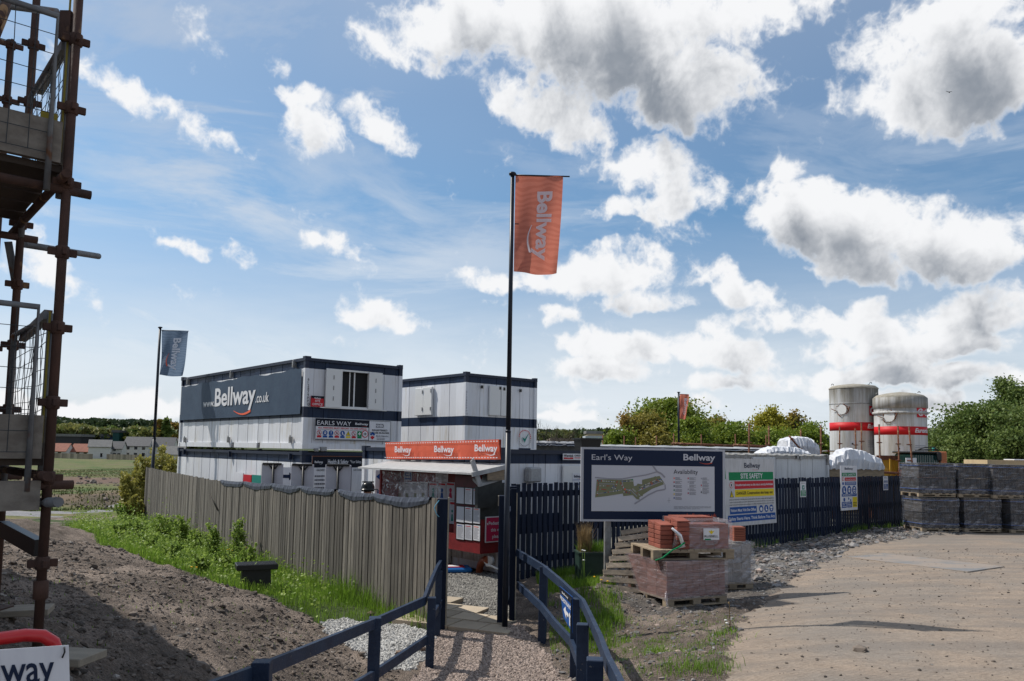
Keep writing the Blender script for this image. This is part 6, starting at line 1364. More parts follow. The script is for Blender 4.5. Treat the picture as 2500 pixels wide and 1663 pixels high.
for c_, (xa, ya, nz_) in enumerate(((.18,.16,5),(.40,.04,6),(.40,.30,6),(.18,.42,5))):
    for q in range(nz_): k.tone = random.random(); o = random.uniform(-.008,.008); k.cbox(xa+o, ya+o, .15+q*.068, xa+.205+o, ya+.24+o, .15+q*.068+.062, .006)
    q = nz_; k.add([(xa,ya,.15+q*.068),(xa+.205,ya,.15+q*.068),(xa+.205,ya+.24,.15+q*.068),(xa,ya+.24,.15+q*.068),(xa,ya+.0,.15+q*.068+.02),(xa+.205,ya,.15+q*.068+.02),(xa+.205,ya+.24,.15+q*.068+.055),(xa,ya+.24,.15+q*.068+.055)], [(0,1,5,4),(1,2,6,5),(2,3,7,6),(3,0,4,7),(4,5,6,7)])
k.obj('loose_blocks', m_brick, t2)
k = MB(); wrap_shell(k, .55, .09, .13, w2-.01, d2-.02, .15+hB, 12, .02); k.add([(.54,.08,.15+hB*.55),(.54,.08,.3),(.3,-.0,.17),(.36,.02,.42)], [(0,1,2),(0,2,3)]); k.obj('plastic_wrap', m_wrap, t2)
k = MB(); k.tube([(.3,.0,.15+hB*.75),(.42,-.02,.15+hB*.5),(.5,.03,.2),(.4,.05,.165)], [.015,.03,.03,.01], 8); k.obj('film_edge', m_wrapw, t2)
s = Sign((0,.06,0)); s.lay = .003; lx0, lx1, lz0, lz1 = .84, 1.10, .15+hB*.32, .15+hB*.72; s.rect(lx0, lz0, lx1, lz1, WHITE, 1); xm = (lx0+lx1)/2
s.poly([(xm-.03,lz1-.06),(xm,lz1-.09),(xm+.03,lz1-.06),(xm+.05,lz1-.035),(xm+.015,lz1-.045),(xm,lz1-.02),(xm-.015,lz1-.045),(xm-.05,lz1-.035)], YELP, 2); s.text('RUSSELL', xm, lz1-.135, .032, BLACK, 2, w=.23, al='c', bold=.02); s.rect(lx0+.02, lz1-.175, lx0+.12, lz1-.155, GREENP, 2); lines_of_text(s, lx0+.03, lx1-.03, lz1-.18, 4, .02, GREYP, 3, seed=3); s.done('label_sheet', t2)
k = MB(); k.tube([(.5,-.02,.26),(.4,-.04,.2),(.28,-.05,.15),(.12,-.06,.04),(.02,-.03,-.0)], .012, 6); t3 = thing('green_strap', 'loose green strap hanging from the upper brick pallet', 'strap', t2.location, t2.rotation_euler[2]); k.obj('band', GREENP, t3)
# pack behind, tile stack
g1 = gpt(1806, 1448, 9, 22); t3 = thing('wrapped_pallet', 'smaller grey film wrapped pallet right behind the brick pallets', 'wrapped pallet', (g1.x-.42, g1.y+.15, g1.z), R(10)); sc1 = g1.y/FPX
k = pallet(MB(), .75, .8, .12); k.obj('pallet', m_pal, t3); k = MB(); grid_blocks(k, .02, .02, .12, .72, .78, .12+92*sc1, 4, 4, 4); k.obj('blocks', mat('grey_block', (.24,.22,.20), .9, (.17,.155,.14), 5, tone=.5), t3); k = MB(); wrap_shell(k, 0, 0, .1, .74, .8, .13+96*sc1, 8, .03); k.obj('plastic_wrap', m_wrapg, t3)
p = P(1810, 1350, g1.y+.45); t3 = thing('tile_stack', 'small stack of terracotta tiles on the pallet behind the bricks', 'tiles', (p.x-.16, p.y-.12, g1.z+.13+96*sc1)); k = MB()
for i in range(6): k.tone = random.random(); k.box(0, 0, i*.042, .20, .3, i*.042+.036)
k.obj('tiles', mat('terracotta', (.24,.075,.045), .85, tone=.3), t3)
# leaning empty pallet
YP = 12.55; A0 = P(1458, 1434, YP); B0 = P(1560, 1446, YP+.1); T0 = P(1521, 1296, YP+.7); T1 = P(1640, 1276, YP+.8)
t3 = thing('leaning_pallet', 'empty weathered wooden pallet leaning back behind the brick pallets', 'pallet', A0); 
def LPt(u, v, o=0): a = A0.lerp(B0, u); b = T0.lerp(T1, u); q = a.lerp(b, v); nrm = (B0-A0).cross(T0-A0).normalized(); return q+nrm*o
k = MB(); ns = 9
for i in range(ns):
    v = .02+.94*i/(ns-1); k.tone = random.random(); k.bar(LPt(-.02, v), LPt(1.02, v), .085, .02, up=(B0-A0).cross(T0-A0).normalized())
k.obj('slats', m_palg, t3); 
for u in (.06, .5, .94):
    k = MB(); k.bar(LPt(u, 0, -.06), LPt(u, 1, -.06), .045, .09, up=(B0-A0).cross(T0-A0).normalized()); ob = k.obj('bearer', m_palg, t3)
for ch in t3.children: ch.data.transform(Matrix.Translation(-A0))
# steel plate on the road
q = [gpt(*p_, 8, 40) for p_ in ((2066,1362),(2160,1352),(2452,1386),(2362,1400))]; c = q[0]; k = MB(); zz = [max(sf(v.x, v.y) for v in q)+.012]*4
zz = [sf(v.x, v.y)+.02 for v in q]
k.add([(v.x, v.y, z_) for v, z_ in zip(q, zz)]+[(v.x, v.y, z_-.03) for v, z_ in zip(q, zz)], [(0,3,2,1),(0,1,5,4),(1,2,6,5),(2,3,7,6),(3,0,4,7)])
t3 = thing('road_plate', 'large dusty steel plate lying across the dirt road', 'steel plate', c); k.obj('plate', mat('plate_steel', (.20,.195,.19), .5, (.31,.25,.20), 1.2, metal=.2, lo=.4, hi=.55), t3, True)
# stacks of wrapped roofing tiles at the right
m_tile = mat('grey_tile', (.035,.033,.033), .85, (.06,.052,.046), 4, tone=1.0, spec=.15)
m_strap = flat('blue_strap', (.03,.07,.22), .5)
m_wrapt = film('dark_film', .09, tint=(.38,.40,.46), scale=2.2, stretch=(.7,.7,6), lo=.5, hi=.72, streak=.34)
tp_ = thing('tile_pallet', 'x', 'pallet of tiles', (0,0,0), 0, 'film wrapped tile pallets at the road edge'); w3, d3, h3 = 1.16, 1.0, .93
k = pallet(MB(), w3, d3, .11, 6); k.obj('pallet', m_pal, tp_); k = MB()
for lay in range(2):
    z0 = .11+lay*h3/2
    for i in range(34): 
        k.tone = random.random(); x = .02+i*(w3-.04)/34; o = random.uniform(-.006,.006); k.box(x+.004, .02+o, z0, x+(w3-.04)/34-.008, .48, z0+h3/2-.03+random.uniform(-.006,.008)); k.box(x+.004, .5, z0, x+(w3-.04)/34-.008, .98, z0+h3/2-.03)
k.obj('tiles', m_tile, tp_); k = MB()
for z_ in (.11+h3*.12, .11+h3*.36, .11+h3*.62, .11+h3*.88):
    k = MB(); k.box(-.004, -.004, z_, w3+.004, d3+.004, z_+.018); 
    if z_ in (.11+h3*.12, .11+h3*.88): k.obj('strap', m_strap, tp_)
k = MB(); wrap_shell(k, 0, 0, .11, w3, d3, .11+h3-.02, 9, .03); k.add([(.05+.3*i, -.035, .12+.0*i) for i in range(2)]+[(.5,-.03,.42)], [(0,1,2)]); k.obj('plastic_wrap', m_wrapt, tp_)
Yt = 24.2; first = True
rowA = [(2249,2348),(2356,2458),(2466,2568),(2576,2680)]; rowB = [(2243,2340),(2344,2418),(2425,2526),(2530,2630)]
labs = {0: ('leftmost in the lower row','second from left in the lower row','third in the lower row at the frame edge','last in the lower row'), 1: ('leftmost on top, end against the fence','second on top, next to the dark gap','right of the dark gap on top','last on top')}
for r_, row in ((0, rowA), (1, rowB)):
    for i, (a, b) in enumerate(row):
        p = P(a+(0 if r_ == 0 else 2), 1200, Yt); g = sf(p.x, Yt)+.01; loc = (p.x, Yt+(.05 if r_ else 0)+.07*(i % 2), g+(.0 if r_ == 0 else .11+h3+.0))
        lb = 'film wrapped pallet of grey roof tiles, '+labs[r_][i]
        if first: tp_.location = loc; tp_['label'] = lb; tp_.rotation_euler[2] = R(4); first = False
        elif i < 3: dup(tp_, loc, R(4+random.uniform(-1.5,1.5)), lb)
p = P(2406, 1123, Yt+1.6); zt_ = P(2440,1131,Yt+1.6).z
t3 = thing('timber_pack', 'pale timber sheets in an opened pack behind the top tile pallets', 'timber pack', (p.x, Yt+1.5, sf(p.x, Yt+1.5)), R(4)); k = MB()
hz = zt_-t3.location.z+.1; k.box(0, 0, hz-.2, 2.2, 1.2, hz); k.obj('sheets', mat('pale_ply', (.50,.38,.22), .8, (.42,.31,.18), 5), t3); k = MB(); k.box(.0, 0, 0, .1, 1.2, hz-.2); k.box(2.1, 0, 0, 2.2, 1.2, hz-.2); k.box(1.05,0,0,1.15,1.2,hz-.2); k.obj('trestle', m_pal, t3)
k = MB(); k.cbox(.9, -.02, hz, 1.6, .5, hz+.035, .01); k.obj('wrap_scrap', m_wrapw, t3)
# black tub on the shed roof
p = P(1434, 1092, 21.0); t3 = thing('tub', 'black plastic tub standing on the welfare cabin roof', 'tub', (p.x, p.y, zB+HB-.005), R(20)); k = MB(); z9 = P(1434,1070,21.0).z-t3.location.z
k.add([(-.25,-.2,0),(.25,-.2,0),(.25,.2,0),(-.25,.2,0),(-.3,-.24,z9),(.3,-.24,z9),(.3,.24,z9),(-.3,.24,z9)], [(3,2,1,0),(0,1,5,4),(1,2,6,5),(2,3,7,6),(3,0,4,7)]); k.obj('body', m_black, t3); k = MB(); k.box(-.33,-.27,z9-.04,.33,.27,z9); k.obj('rim', m_black, t3)
# black box with chequer lid
m_lid = mat('lid_black', (.015,.016,.018), .35, (.03,.032,.035), 60, lo=.45, hi=.5, bump=.8, bscale=90)
g2 = gpt(625, 1442, 9, 16); g2.z = sf(g2.x, g2.y+.15); sc2 = g2.y/FPX; bx0 = thing('utility_box', 'black plastic utility box with a chequered overhanging lid in the grass', 'utility box', (g2.x, g2.y, g2.z), R(24)); hz = 62*sc2
k = MB(); k.add([(-.24,0,-.05),(.24,0,-.05),(.24,.24,-.05),(-.24,.24,-.05),(-.22,.02,hz-.05),(.22,.02,hz-.05),(.22,.22,hz-.05),(-.22,.22,hz-.05)], [(3,2,1,0),(0,1,5,4),(1,2,6,5),(2,3,7,6),(3,0,4,7),(4,5,6,7)]); k.obj('chamber', m_black, bx0)
k = MB(); k.cbox(-.32, -.10, hz-.07, .32, .30, hz+.02, .008); lo = k.obj('lid', m_black, bx0); k = MB()
for i in range(26):
    for j in range(14): k.box(-.3+i*.0235, -.08+j*.026, hz+.02, -.3+i*.0235+.014, -.08+j*.026+.012, hz+.025)
k.obj('tread', m_lid, lo)
# rocks and small rubbish by the left rail
for i, (px, py, r_, lb) in enumerate(((1032,1590,.05,'brown stone behind the curved part of the left handrail'),(975,1600,.045,'small rounded stone on the white pebbles'),(905,1503,.05,'pinkish stone at the grass edge above the pebbles'))):
    g = gpt(px, py, 7, 16); v = SV*(1+rng.uniform(-.18,.18,(len(SV),1)))*np.array([r_*1.3, r_, r_]); o = np_mesh('stone', v, SF, mat('brown_stone', (.2,.14,.1), .9, (.13,.09,.07), 9), smooth=False); o.location = (g.x, g.y, g.z+r_*.6); tag(o, lb, 'stone')
# ------------------------------------------------------------------ silos, racks, vehicles and stores beyond the fence
m_silo = bpy.data.materials.new('silo_paint'); m_silo.use_nodes = True
def silo_mat(name, zs, ze, hz):
    m = bpy.data.materials.new(name); m.use_nodes = True; t = m.node_tree; b = t.nodes['Principled BSDF']; g = NG(t); o = g.n('ShaderNodeTexCoord').outputs['Object']; s_ = g.sep(o)
    mp = g.n('ShaderNodeMapping'); mp.inputs['Scale'].default_value = (3, 3, .25); g.link(o, mp.inputs['Vector'])
    st = g.noise(mp.outputs[0], 1.8, 6, .65); c = g.mix(g.mapr(st, .42, .7), (.60,.61,.63), (.36,.34,.29))
    top = g.m('MULTIPLY', g.mapr(s_[2], zs, ze), g.mapr(st, .25, .6, .45, 1.0)); c = g.mix(top, c, (.12,.105,.08))
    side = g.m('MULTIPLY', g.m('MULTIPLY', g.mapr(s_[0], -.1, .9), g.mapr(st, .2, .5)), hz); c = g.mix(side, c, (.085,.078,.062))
    g.link(c, b.inputs['Base Color']); b.inputs['Roughness'].default_value = .6; return m
m_rust = mat('rusty_tube', (.17,.06,.03), .85, (.09,.035,.02), 14, third=((.28,.17,.08), 9, .6, .66), tone=.4, bump=.4, bscale=60)
def silo(name, label, px, Y, r, zt_px, zs_px, band, seed, hz, lugs):
    p = P(px, 1100, Y); g = sf(p.x, Y); t = thing(name, label, 'silo', (p.x, Y, g), 0, 'powder silos'); zt = P(px, zt_px, Y).z-g; zs = P(px, zs_px, Y).z-g; zb1 = P(px, band[1], Y).z-g; zb2_ = P(px, band[0], Y).z-g; zbot = 2.0
    k = MB(); k.lathe([(.2,.9),(r*.98,zbot),(r,zbot+.05),(r,zs)], 56); sm_ = silo_mat(name+str(seed), zs-1.3, zs, hz); k.obj('shell', sm_, t)
    k = MB(); k.lathe([(r*1.015,zs-.05),(r*1.02,zs),(r*.9,zs+.12),(r*.55,zs+(zt-zs)*.72),(r*.2,zt-.03),(0,zt)], 56)
    k.obj('dome', mat('silo_dome', (.34,.31,.26), .85, (.22,.20,.16), 2.5, stretch=(2,2,6)), t)
    if seed == 2: k = MB(); k.lathe([(r*1.0,zs-.55),(r*1.045,zs-.53),(r*1.045,zs-.02),(r*1.0,zs)], 56); k.obj('collar', sm_, t); k = MB(); k.lathe([(r*1.0,zs-.85),(r*1.06,zs-.83),(r*1.06,zs-.72),(r*1.0,zs-.7)], 56); k.obj('hoop', sm_, t)
    else: k = MB(); k.lathe([(r*1.0,zs-.87),(r*1.012,zs-.86),(r*1.012,zs-.83),(r*1.0,zs-.82)], 56); k.obj('seam', m_steel, t)
    k = MB(); k.lathe([(r*1.0,zb1),(r*1.004,zb1),(r*1.004,zb2_),(r*1.0,zb2_)], 64); k.obj('red_band', REDP if False else flat('silo_red', (.50,.015,.02), .5), t)
    k = MB(); k.lathe([(r*1.0,zbot+.05),(r*1.004,zbot+.06),(r*1.004,zbot+.18),(r*1.0,zbot+.2)], 64); k.obj('lower_band', flat('silo_red', (.50,.015,.02), .5), t)
    for i in range(4): a = R(45+90*i); k = MB(); k.tube([(r*.9*math.cos(a), r*.9*math.sin(a), 0), (r*.9*math.cos(a), r*.9*math.sin(a), zbot+.05)], .07, 8); k.obj('leg', m_steel, t)
    k = MB()
    for a in (R(-60), R(20), R(150)): 
        k2 = MB(); k2.tube([(r*.86*math.cos(a)+.06*math.cos(q), r*.86*math.sin(a), zs+.2+.08*math.sin(q)) for q in (0,1,2,3.14)], .02, 6); k2.obj('lifting_eye', m_steel, t)
    # lettering wrapped round the shell
    face = math.atan2(-Y, -p.x)
    def fn(x, y, z): a = face+x/r; return Vector(((r*1.008+z)*math.cos(a), (r*1.008+z)*math.sin(a), y))
    s = Sign((0,0,0), fn=fn); s.lay = .006; u = r*.55; s.text('Euromix', u, zb1+(zb2_-zb1)*.3, (zb2_-zb1)*.5, WHITE, 1, bold=.03, shear=.25)
    zl = zb2_+(.35 if seed == 1 else .45); s.rect(u+.12, zl, u+.9, zl+.5, REDP, 1, sub=5); s.disc(u+.36, zl+.25, .19, WHITE, 2); s.disc(u+.37, zl+.25, .13, REDP, 3); s.rect(u+.34, zl+.08, u+.39, zl+.42, WHITE, 4); s.text('C', u+.6, zl+.1, .3, WHITE, 2)
    s.text('34' if seed == 1 else '12', u+.45, zb1-1.15, .28, BLACK, 1, bold=.03) if seed == 1 else None
    s.rect(-r*.15, zb1-1.1+.3, -r*.15+.3, zb1-.85+.3, PALE, 1); s.disc(-r*.15+.1, zb1-.68, .05, BLACK, 2, 8)
    lines_of_text(s, u, u+.7, zb1-.5, 4, .1, GREYP, 1, seed=seed); s.done('lettering', t)
    # torn inlet patch
    a = face-lugs; cx_, cy_ = r*1.0*math.cos(a), r*1.0*math.sin(a); zc = (zb2_+zs)/2-.25; k = MB(); n_ = 14; rr_ = random.Random(seed); tx, ty = -math.sin(a), math.cos(a); prev = None
    for i in range(n_):
        q = 2*math.pi*i/n_; w = .30+rr_.uniform(-.05,.06); c_ = Vector((cx_+tx*w*math.cos(q)+.03*math.cos(a), cy_+ty*w*math.cos(q)+.03*math.sin(a), zc+w*math.sin(q)))
        if prev is not None: k.tube([prev, c_], rr_.uniform(.008,.03), 5) if i % 4 else None
        prev = c_
    k.tube([prev, prev+Vector((tx*.1, ty*.1, .3))], .03, 5); k.tube([(cx_-tx*.25, cy_-ty*.25, zc-.1), (cx_-tx*.6, cy_-ty*.6, zc+.05)], .02, 5); k.obj('torn_rim', m_rust, t)
    k = MB(); k.add([(cx_+tx*.26*math.cos(q)+.03*math.cos(a), cy_+ty*.26*math.cos(q)+.03*math.sin(a), zc+.26*math.sin(q)) for q in [2*math.pi*i/12 for i in range(12)]], [tuple(range(12))]); k.obj('patch', m_alu, t)
silo('silo', 'taller silo with a mouldy dark top and a red band', 2086, 42, 1.20, 937, 949, (1033,1053), 1, .9, .48)
silo('silo', 'shorter silo with a ribbed collar and a red band, right of the taller one', 2199.5, 40, 1.205, 957, 972, (1043,1063), 2, .15, .40)
# rack uprights of rusty tube
def tube_obj(px, ytop, Y, ybot=None, r=.03, cps=()):
    a = P(px, ytop, Y); g = sf(a.x, Y); zb_ = 0 if ybot is None else P(px, ybot, Y).z-g; return a, g
ups = [(1829,1034,31),(1877,1040,31),(1955,1048,34),(2004,1038,31),(2050,1042,36),(2088,1046,36),(2103,1032,33),(2146,1036,33),(2192,1040,33),(2219,1042,33),(1472,1062,36),(1524,1064,36),(1552,1068,38),(1603,1064,36),(1645,1058,36),(1712,1060,36),(1795,1060,38),(1870,1062,40)]
words = ('near the big green tree','left of the wrapped cab shape','behind the wrapped cab shape','in front of the wrapped cab shape','left of the taller silo base','in front of the taller silo','between the two silos','left half of the shorter silo','right half of the shorter silo','right edge of the shorter silo')
for i, (px, y0, Y) in enumerate(ups):
    a = P(px, y0, Y); g = sf(a.x, Y); lb = 'rusty scaffold upright '+words[i] if i < 10 else 'thin rusty tube sticking up over the flat shed roof, '+('first','second','third','fourth','fifth','sixth','seventh','last')[i-10]+' from the left'
    t = thing('scaffold_upright', lb, 'scaffold tube', (a.x, Y, g), 0, 'scaffold uprights beyond the navy fence'); hz = a.z-g; k = MB(); ln = random.uniform(-.04,.04) if i != 9 else -.12
    k.tube([(-ln*2,0,0),(ln*0,0,hz)], .035 if i < 10 else .028, 8); k.obj('tube', m_rust, t)
    if i < 10:
        for q in (.35, .62, .80):
            k = MB(); k.lathe([(.04,hz*q-.03),(.06,hz*q-.02),(.06,hz*q+.02),(.04,hz*q+.03)], 10); k.box(-.11,-.02,hz*q-.02,.11,.02,hz*q+.02); k.obj('rosette', m_rust, t)
def hbar(name, label, a, b, r=.035, m=None, cat='scaffold tube'):
    t = thing(name, label, cat, a); k = MB(); k.tube([a, b], r, 8); k.obj('tube', m or m_rust, t, True)
    k = MB()
    for f in (.2, .8): c = a.lerp(b, f); k2 = MB(); k2.cbox(c.x-.05, c.y-.05, c.z-.05, c.x+.05, c.y+.05, c.z+.05, .01); k2.obj('clamp', m_rust, t, True)
hbar('rack_rail', 'long rusty horizontal rail in front of the green trees', P(1640,1083,34), P(1790,1089,34), .055)
hbar('rack_rail', 'grey topped horizontal rail right of the long rusty rail', P(1790,1087,33.5), P(1872,1091,33.5), .06)
hbar('rack_rail', 'rusty horizontal rail above the navy fence under the silos', P(2022,1146,32), P(2235,1158,32.5), .05)
hbar('rack_rail', 'thin pale pipes left of the taller silo base', P(2008,1102,37), P(2075,1100,37.5), .035, m_steel)
hbar('brace_tube', 'diagonal rusty brace in front of the wrapped cab shape', P(1926,1064,31.2), P(1962,1106,31.2), .035)
# film wrapped goods
m_shroud = mat('white_shroud', (.62,.63,.66), .45, (.52,.53,.57), 2.5, bump=.6, bscale=4, bdist=.06)
def shroud(name, label, px0, px1, y0, y1, Y, prof, m=None):
    a, b = P(px0, y1, Y), P(px1, y1, Y); g = sf((a.x+b.x)/2, Y); t = thing(name, label, 'wrapped pallet', (a.x, Y, g)); w = b.x-a.x; zt = P(px0, y0, Y).z-g; zb_ = P(px0, y1, Y).z-g; bm = bmesh.new(); nx_ = 28; nz_ = 14; rr_ = random.Random(int(px0)); k = MB(); vs = []
    D = 1.2
    for i in range(nx_+1):
        u = i/nx_; top = zb_+(zt-zb_)*float(np.interp(u, [q[0] for q in prof], [q[1] for q in prof]))
        ring = [(-.02,0),( -.05,.5),(.05,.93),(.3,1.0),(.6,1.0),(.95,.93),(1.05,.5),(1.02,0)]
        for (v, h_) in ring: vs.append((w*u+rr_.uniform(-.03,.03), D*v+rr_.uniform(-.05,.05), zb_+(top-zb_)*h_+rr_.uniform(-.03,.03)))
    n_ = 8; fs = [(i*n_+j, (i+1)*n_+j, (i+1)*n_+j+1, i*n_+j+1) for i in range(nx_) for j in range(n_-1)]+[tuple(range(n_))[::-1], tuple(nx_*n_+j for j in range(n_))]
    k.add(vs, fs); k.obj('shroud', m or m_shroud, t); k = MB(); k.box(0, .05, zb_-.3, w, D-.05, zb_); k.obj('pallet', m_pal, t); k = MB()
    k = MB(); k.box(.1, .1, 0, .25, D-.1, zb_-.3); k.box(w-.25, .1, 0, w-.1, D-.1, zb_-.3); k.box(.25, .1, zb_-.42, w-.25, D-.1, zb_-.3); k.obj('trestle', m_rust, t); return t
shroud('wrapped_stack', 'low white film wrapped mound above the store container', 1861, 1982, 1089, 1112, 29.5, [(0,.15),(.06,.45),(.25,.95),(.5,1),(.75,.9),(.92,.55),(1,.2)])
shroud('wrapped_cab', 'tall rounded white wrapped shape like a cab above the store container', 1923, 2006, 1065, 1112, 31.8, [(0,.80),(.08,.93),(.3,1),(.55,1),(.78,.88),(.92,.6),(1,.15)])
shroud('wrapped_stack', 'white film wrapped pack with pinkish blocks at its base, before the taller silo', 2028, 2160, 1093, 1145, 31.5, [(0,.30),(.06,.40),(.10,.58),(.25,.72),(.3,.97),(.42,1),(.62,.93),(.72,.80),(.9,.62),(.97,.5),(1,.3)])
# yellow container, lorry cab
m_yel = mat('yellow_paint', (.52,.29,.02), .55, (.36,.19,.02), 3, stretch=(8,8,1))
a = P(2152, 1113, 36); g = sf(a.x, 36); t = thing('yellow_container', 'yellow steel container behind the rusty rail and the tall safety sign', 'container', (a.x-2.6, 36, g), R(6)); hz = a.z-g; k = MB(); 
for i in range(18): k.box(i*.28, (.05 if i % 2 else 0), .1, i*.28+.28, 2.2, hz*(.99 if i > 8 else .72))
k.obj('body', m_yel, t); k = MB(); k.box(-.05,-.06,hz*.72,2.5,.0,hz*.72+.1); k.box(2.5,-.06,hz*.93,5.1,0,hz+.02); split_obj(k, 'edge_beam', m_rust, t); k = MB(); k.box(3.9,-.08,.1,4.05,-.01,hz); k.obj('corner_post', mat('ochre', (.35,.2,.03), .6), t)
a = P(2212, 1118, 34); t = thing('white_sheet', 'white board standing behind the fence right of the yellow container', 'board', (a.x, 34, sf(a.x, 34))); k = MB(); k.box(0, 0, 0, .45, .04, a.z-sf(a.x, 34)); k.obj('panel', WHITE, t); k = MB(); k.tube([(.2,.06,0),(.2,.06,1.6)], .03); k.obj('prop', m_steel, t)
a = P(2226, 1100, 35); b = P(2312, 1102, 35); g = sf(a.x, 35); t = thing('lorry_cab', 'dark glazed machine cab with an orange roof corner behind the tile pallets', 'lorry', (a.x, 35, g)); w = b.x-a.x; hz = a.z-g
k = MB(); k.cbox(0, 0, .9, w, 1.8, 1.9, .05); k.cbox(w*.80, -.02, 1.9, w, 1.8, hz-.02, .04); k.obj('body', mat('cab_orange', (.42,.13,.04), .5, (.3,.1,.05), 3), t)
k = MB(); k.cbox(.05, .02, 1.9, w*.78, 1.75, hz-.12, .08); k.obj('windscreen', mat('cab_glass', (.01,.03,.028), .08, spec=.8), t); k = MB()
for i in range(13): k.tube([(.15+i*.1+.02*math.sin(i*3), .0, 1.95), (.15+i*.1, .0, hz-.2)], .014, 5)
k.obj('grille', mat('grille_green', (.03,.09,.08), .5), t)
k = MB(); k.cbox(-.02, -.05, hz-.12, w*.82, 1.8, hz-.03, .03); k.obj('cab_roof', m_black, t); k = MB()
k.tube([(.1,-.1,hz),(.5,-.15,hz+.14),(w*.6,-.15,hz+.16),(w*.72,-.1,hz)], .025, 6); k.tube([(.2,-.1,hz+.02),(w*.7,-.12,hz+.06)], .03, 6); k.obj('light_bar', m_black, t)
k = MB(); k.cbox(w*.68,-.16,hz-.42,w*.80,-.04,hz-.08,.03); k.obj('mirror', m_black, t); k = MB(); k.lathe([(.06,hz),(.06,hz+.16),(0,hz+.18)], 10, (w*.72,.3,0)); k.obj('beacon', TEAL, t)
for i in (0,1): k = MB(); k.tube([(.35+i*(w-.9),-.05,.45),(.35+i*(w-.9),.3,.45)], .45, 18); k.obj('wheel', m_black, t)
t = thing('scaffold_stillage', 'row of yellow crates behind the navy fence left of the tall safety sign', 'stillage', (P(2022,1120,33.5).x, 33.5, sf(16, 33.5))); hz = P(2022,1118,33.5).z-t.location.z; k = MB()
k.box(0,0,hz*.55,2.6,.9,hz*.82); k.box(0,0,.1,2.6,.9,hz*.42); k.obj('crate', m_yel, t); k = MB(); k.box(0,-.02,hz*.45,.5,.3,hz*.54); k.obj('blue_box', flat('crate_blue', (.05,.16,.42)), t)
for x_ in (0,.42,1.3,2.55): k = MB(); k.box(x_,-.05,0,x_+.06,.0,hz*1.0); k.obj('upright', m_yel, t)
# ------------------------------------------------------------------ vegetation
def leafmat(name, c1, c2, tr=.35, c3=None):
    m = bpy.data.materials.new(name); m.use_nodes = True; t = m.node_tree; b = t.nodes['Principled BSDF']; g = NG(t)
    at = g.n('ShaderNodeAttribute', attribute_name='tone'); o = g.n('ShaderNodeTexCoord').outputs['Object']
    c = g.mix(at.outputs['Fac'], c1, c2)
    if c3 is not None: c = g.mix(g.mapr(g.noise(o, .35, 3), .52, .66), c, c3)
    g.link(c, b.inputs['Base Color']); b.inputs['Roughness'].default_value = .55; b.inputs['Specular IOR Level'].default_value = .3
    x = g.n('ShaderNodeBsdfTranslucent'); g.link(c, x.inputs[0]); mx = g.n('ShaderNodeMixShader'); mx.inputs[0].default_value = tr; g.link(b.outputs[0], mx.inputs[1]); g.link(x.outputs[0], mx.inputs[2]); g.link(mx.outputs[0], t.nodes['Material Output'].inputs[0]); return m
m_bark = mat('bark', (.07,.055,.042), .9, (.04,.032,.026), 5, stretch=(3,3,.6))
lm_mid = leafmat('leaf_fresh', (0.095,0.155,0.019), (0.25,0.31,0.036), c3=(0.21,0.19,0.032))
lm_yel = leafmat('leaf_yellow', (0.2503,0.2495,0.0267), (0.4620,0.4100,0.0535))
lm_br = leafmat('leaf_bronze', (0.1582,0.1569,0.0313), (0.3390,0.2720,0.0524), c3=(0.2938,0.1465,0.0419))
lm_will = leafmat('leaf_willow', (0.0792,0.1297,0.0293), (0.1922,0.2407,0.0628), c3=(0.0904,0.1465,0.0313))
lm_dark = leafmat('leaf_dark', (0.0281,0.0521,0.0217), (0.0703,0.0976,0.0325), .15)
lm_far = leafmat('leaf_far', (0.0762,0.1008,0.0363), (0.1959,0.2015,0.0605), .2, c3=(0.1198,0.1209,0.0403))
lm_fl = leafmat('leaf_far_light', (0.0842,0.1170,0.0325), (0.2668,0.2600,0.0780), .25, c3=(0.1404,0.1300,0.0390))
lm_shrub = leafmat('leaf_shrub', (.13,.22,.03), (.34,.44,.10), .4)
lm_gold = leafmat('leaf_gold', (.19,.19,.035), (.40,.36,.09), .35)
def leaf_quads(c, size, r_, elong=1.5):
    """c (n,3) centres -> verts, faces of randomly turned leaf quads"""
    n = len(c); a = r_.normal(size=(n,3)); a /= np.linalg.norm(a, axis=1)[:, None]; b = r_.normal(size=(n,3)); b -= a*(a*b).sum(1)[:, None]; b /= np.linalg.norm(b, axis=1)[:, None]
    s = size*r_.uniform(.6, 1.35, (n,1)); a = a*s*elong/2; b = b*s/2
    v = np.stack([c-a, c+b*1.0, c+a, c-b*1.0], 1).reshape(-1, 3); return v, np.arange(n*4).reshape(n, 4)
def branches(k, p, d, L, r, depth, tips, rr, spread=.6, up=.15):
    q = p+d*L; mid = p+d*L*.5+Vector((rr.uniform(-1,1), rr.uniform(-1,1), rr.uniform(-.3,.3)))*L*.06
    k.tube([p, mid, q], [r, r*.85, r*.65], 6, cap=False)
    if depth == 0: tips.append(q) if True else None; return
    for i in range(rr.choice((2, 3, 3))):
        nd = (d+Vector((rr.uniform(-1,1), rr.uniform(-1,1), rr.uniform(-.5,.9)))*spread+Vector((0,0,up))).normalized(); branches(k, p.lerp(q, rr.uniform(.55, 1)), nd, L*rr.uniform(.62,.85), r*.6, depth-1, tips, rr, spread, up)
    tips.append(q)
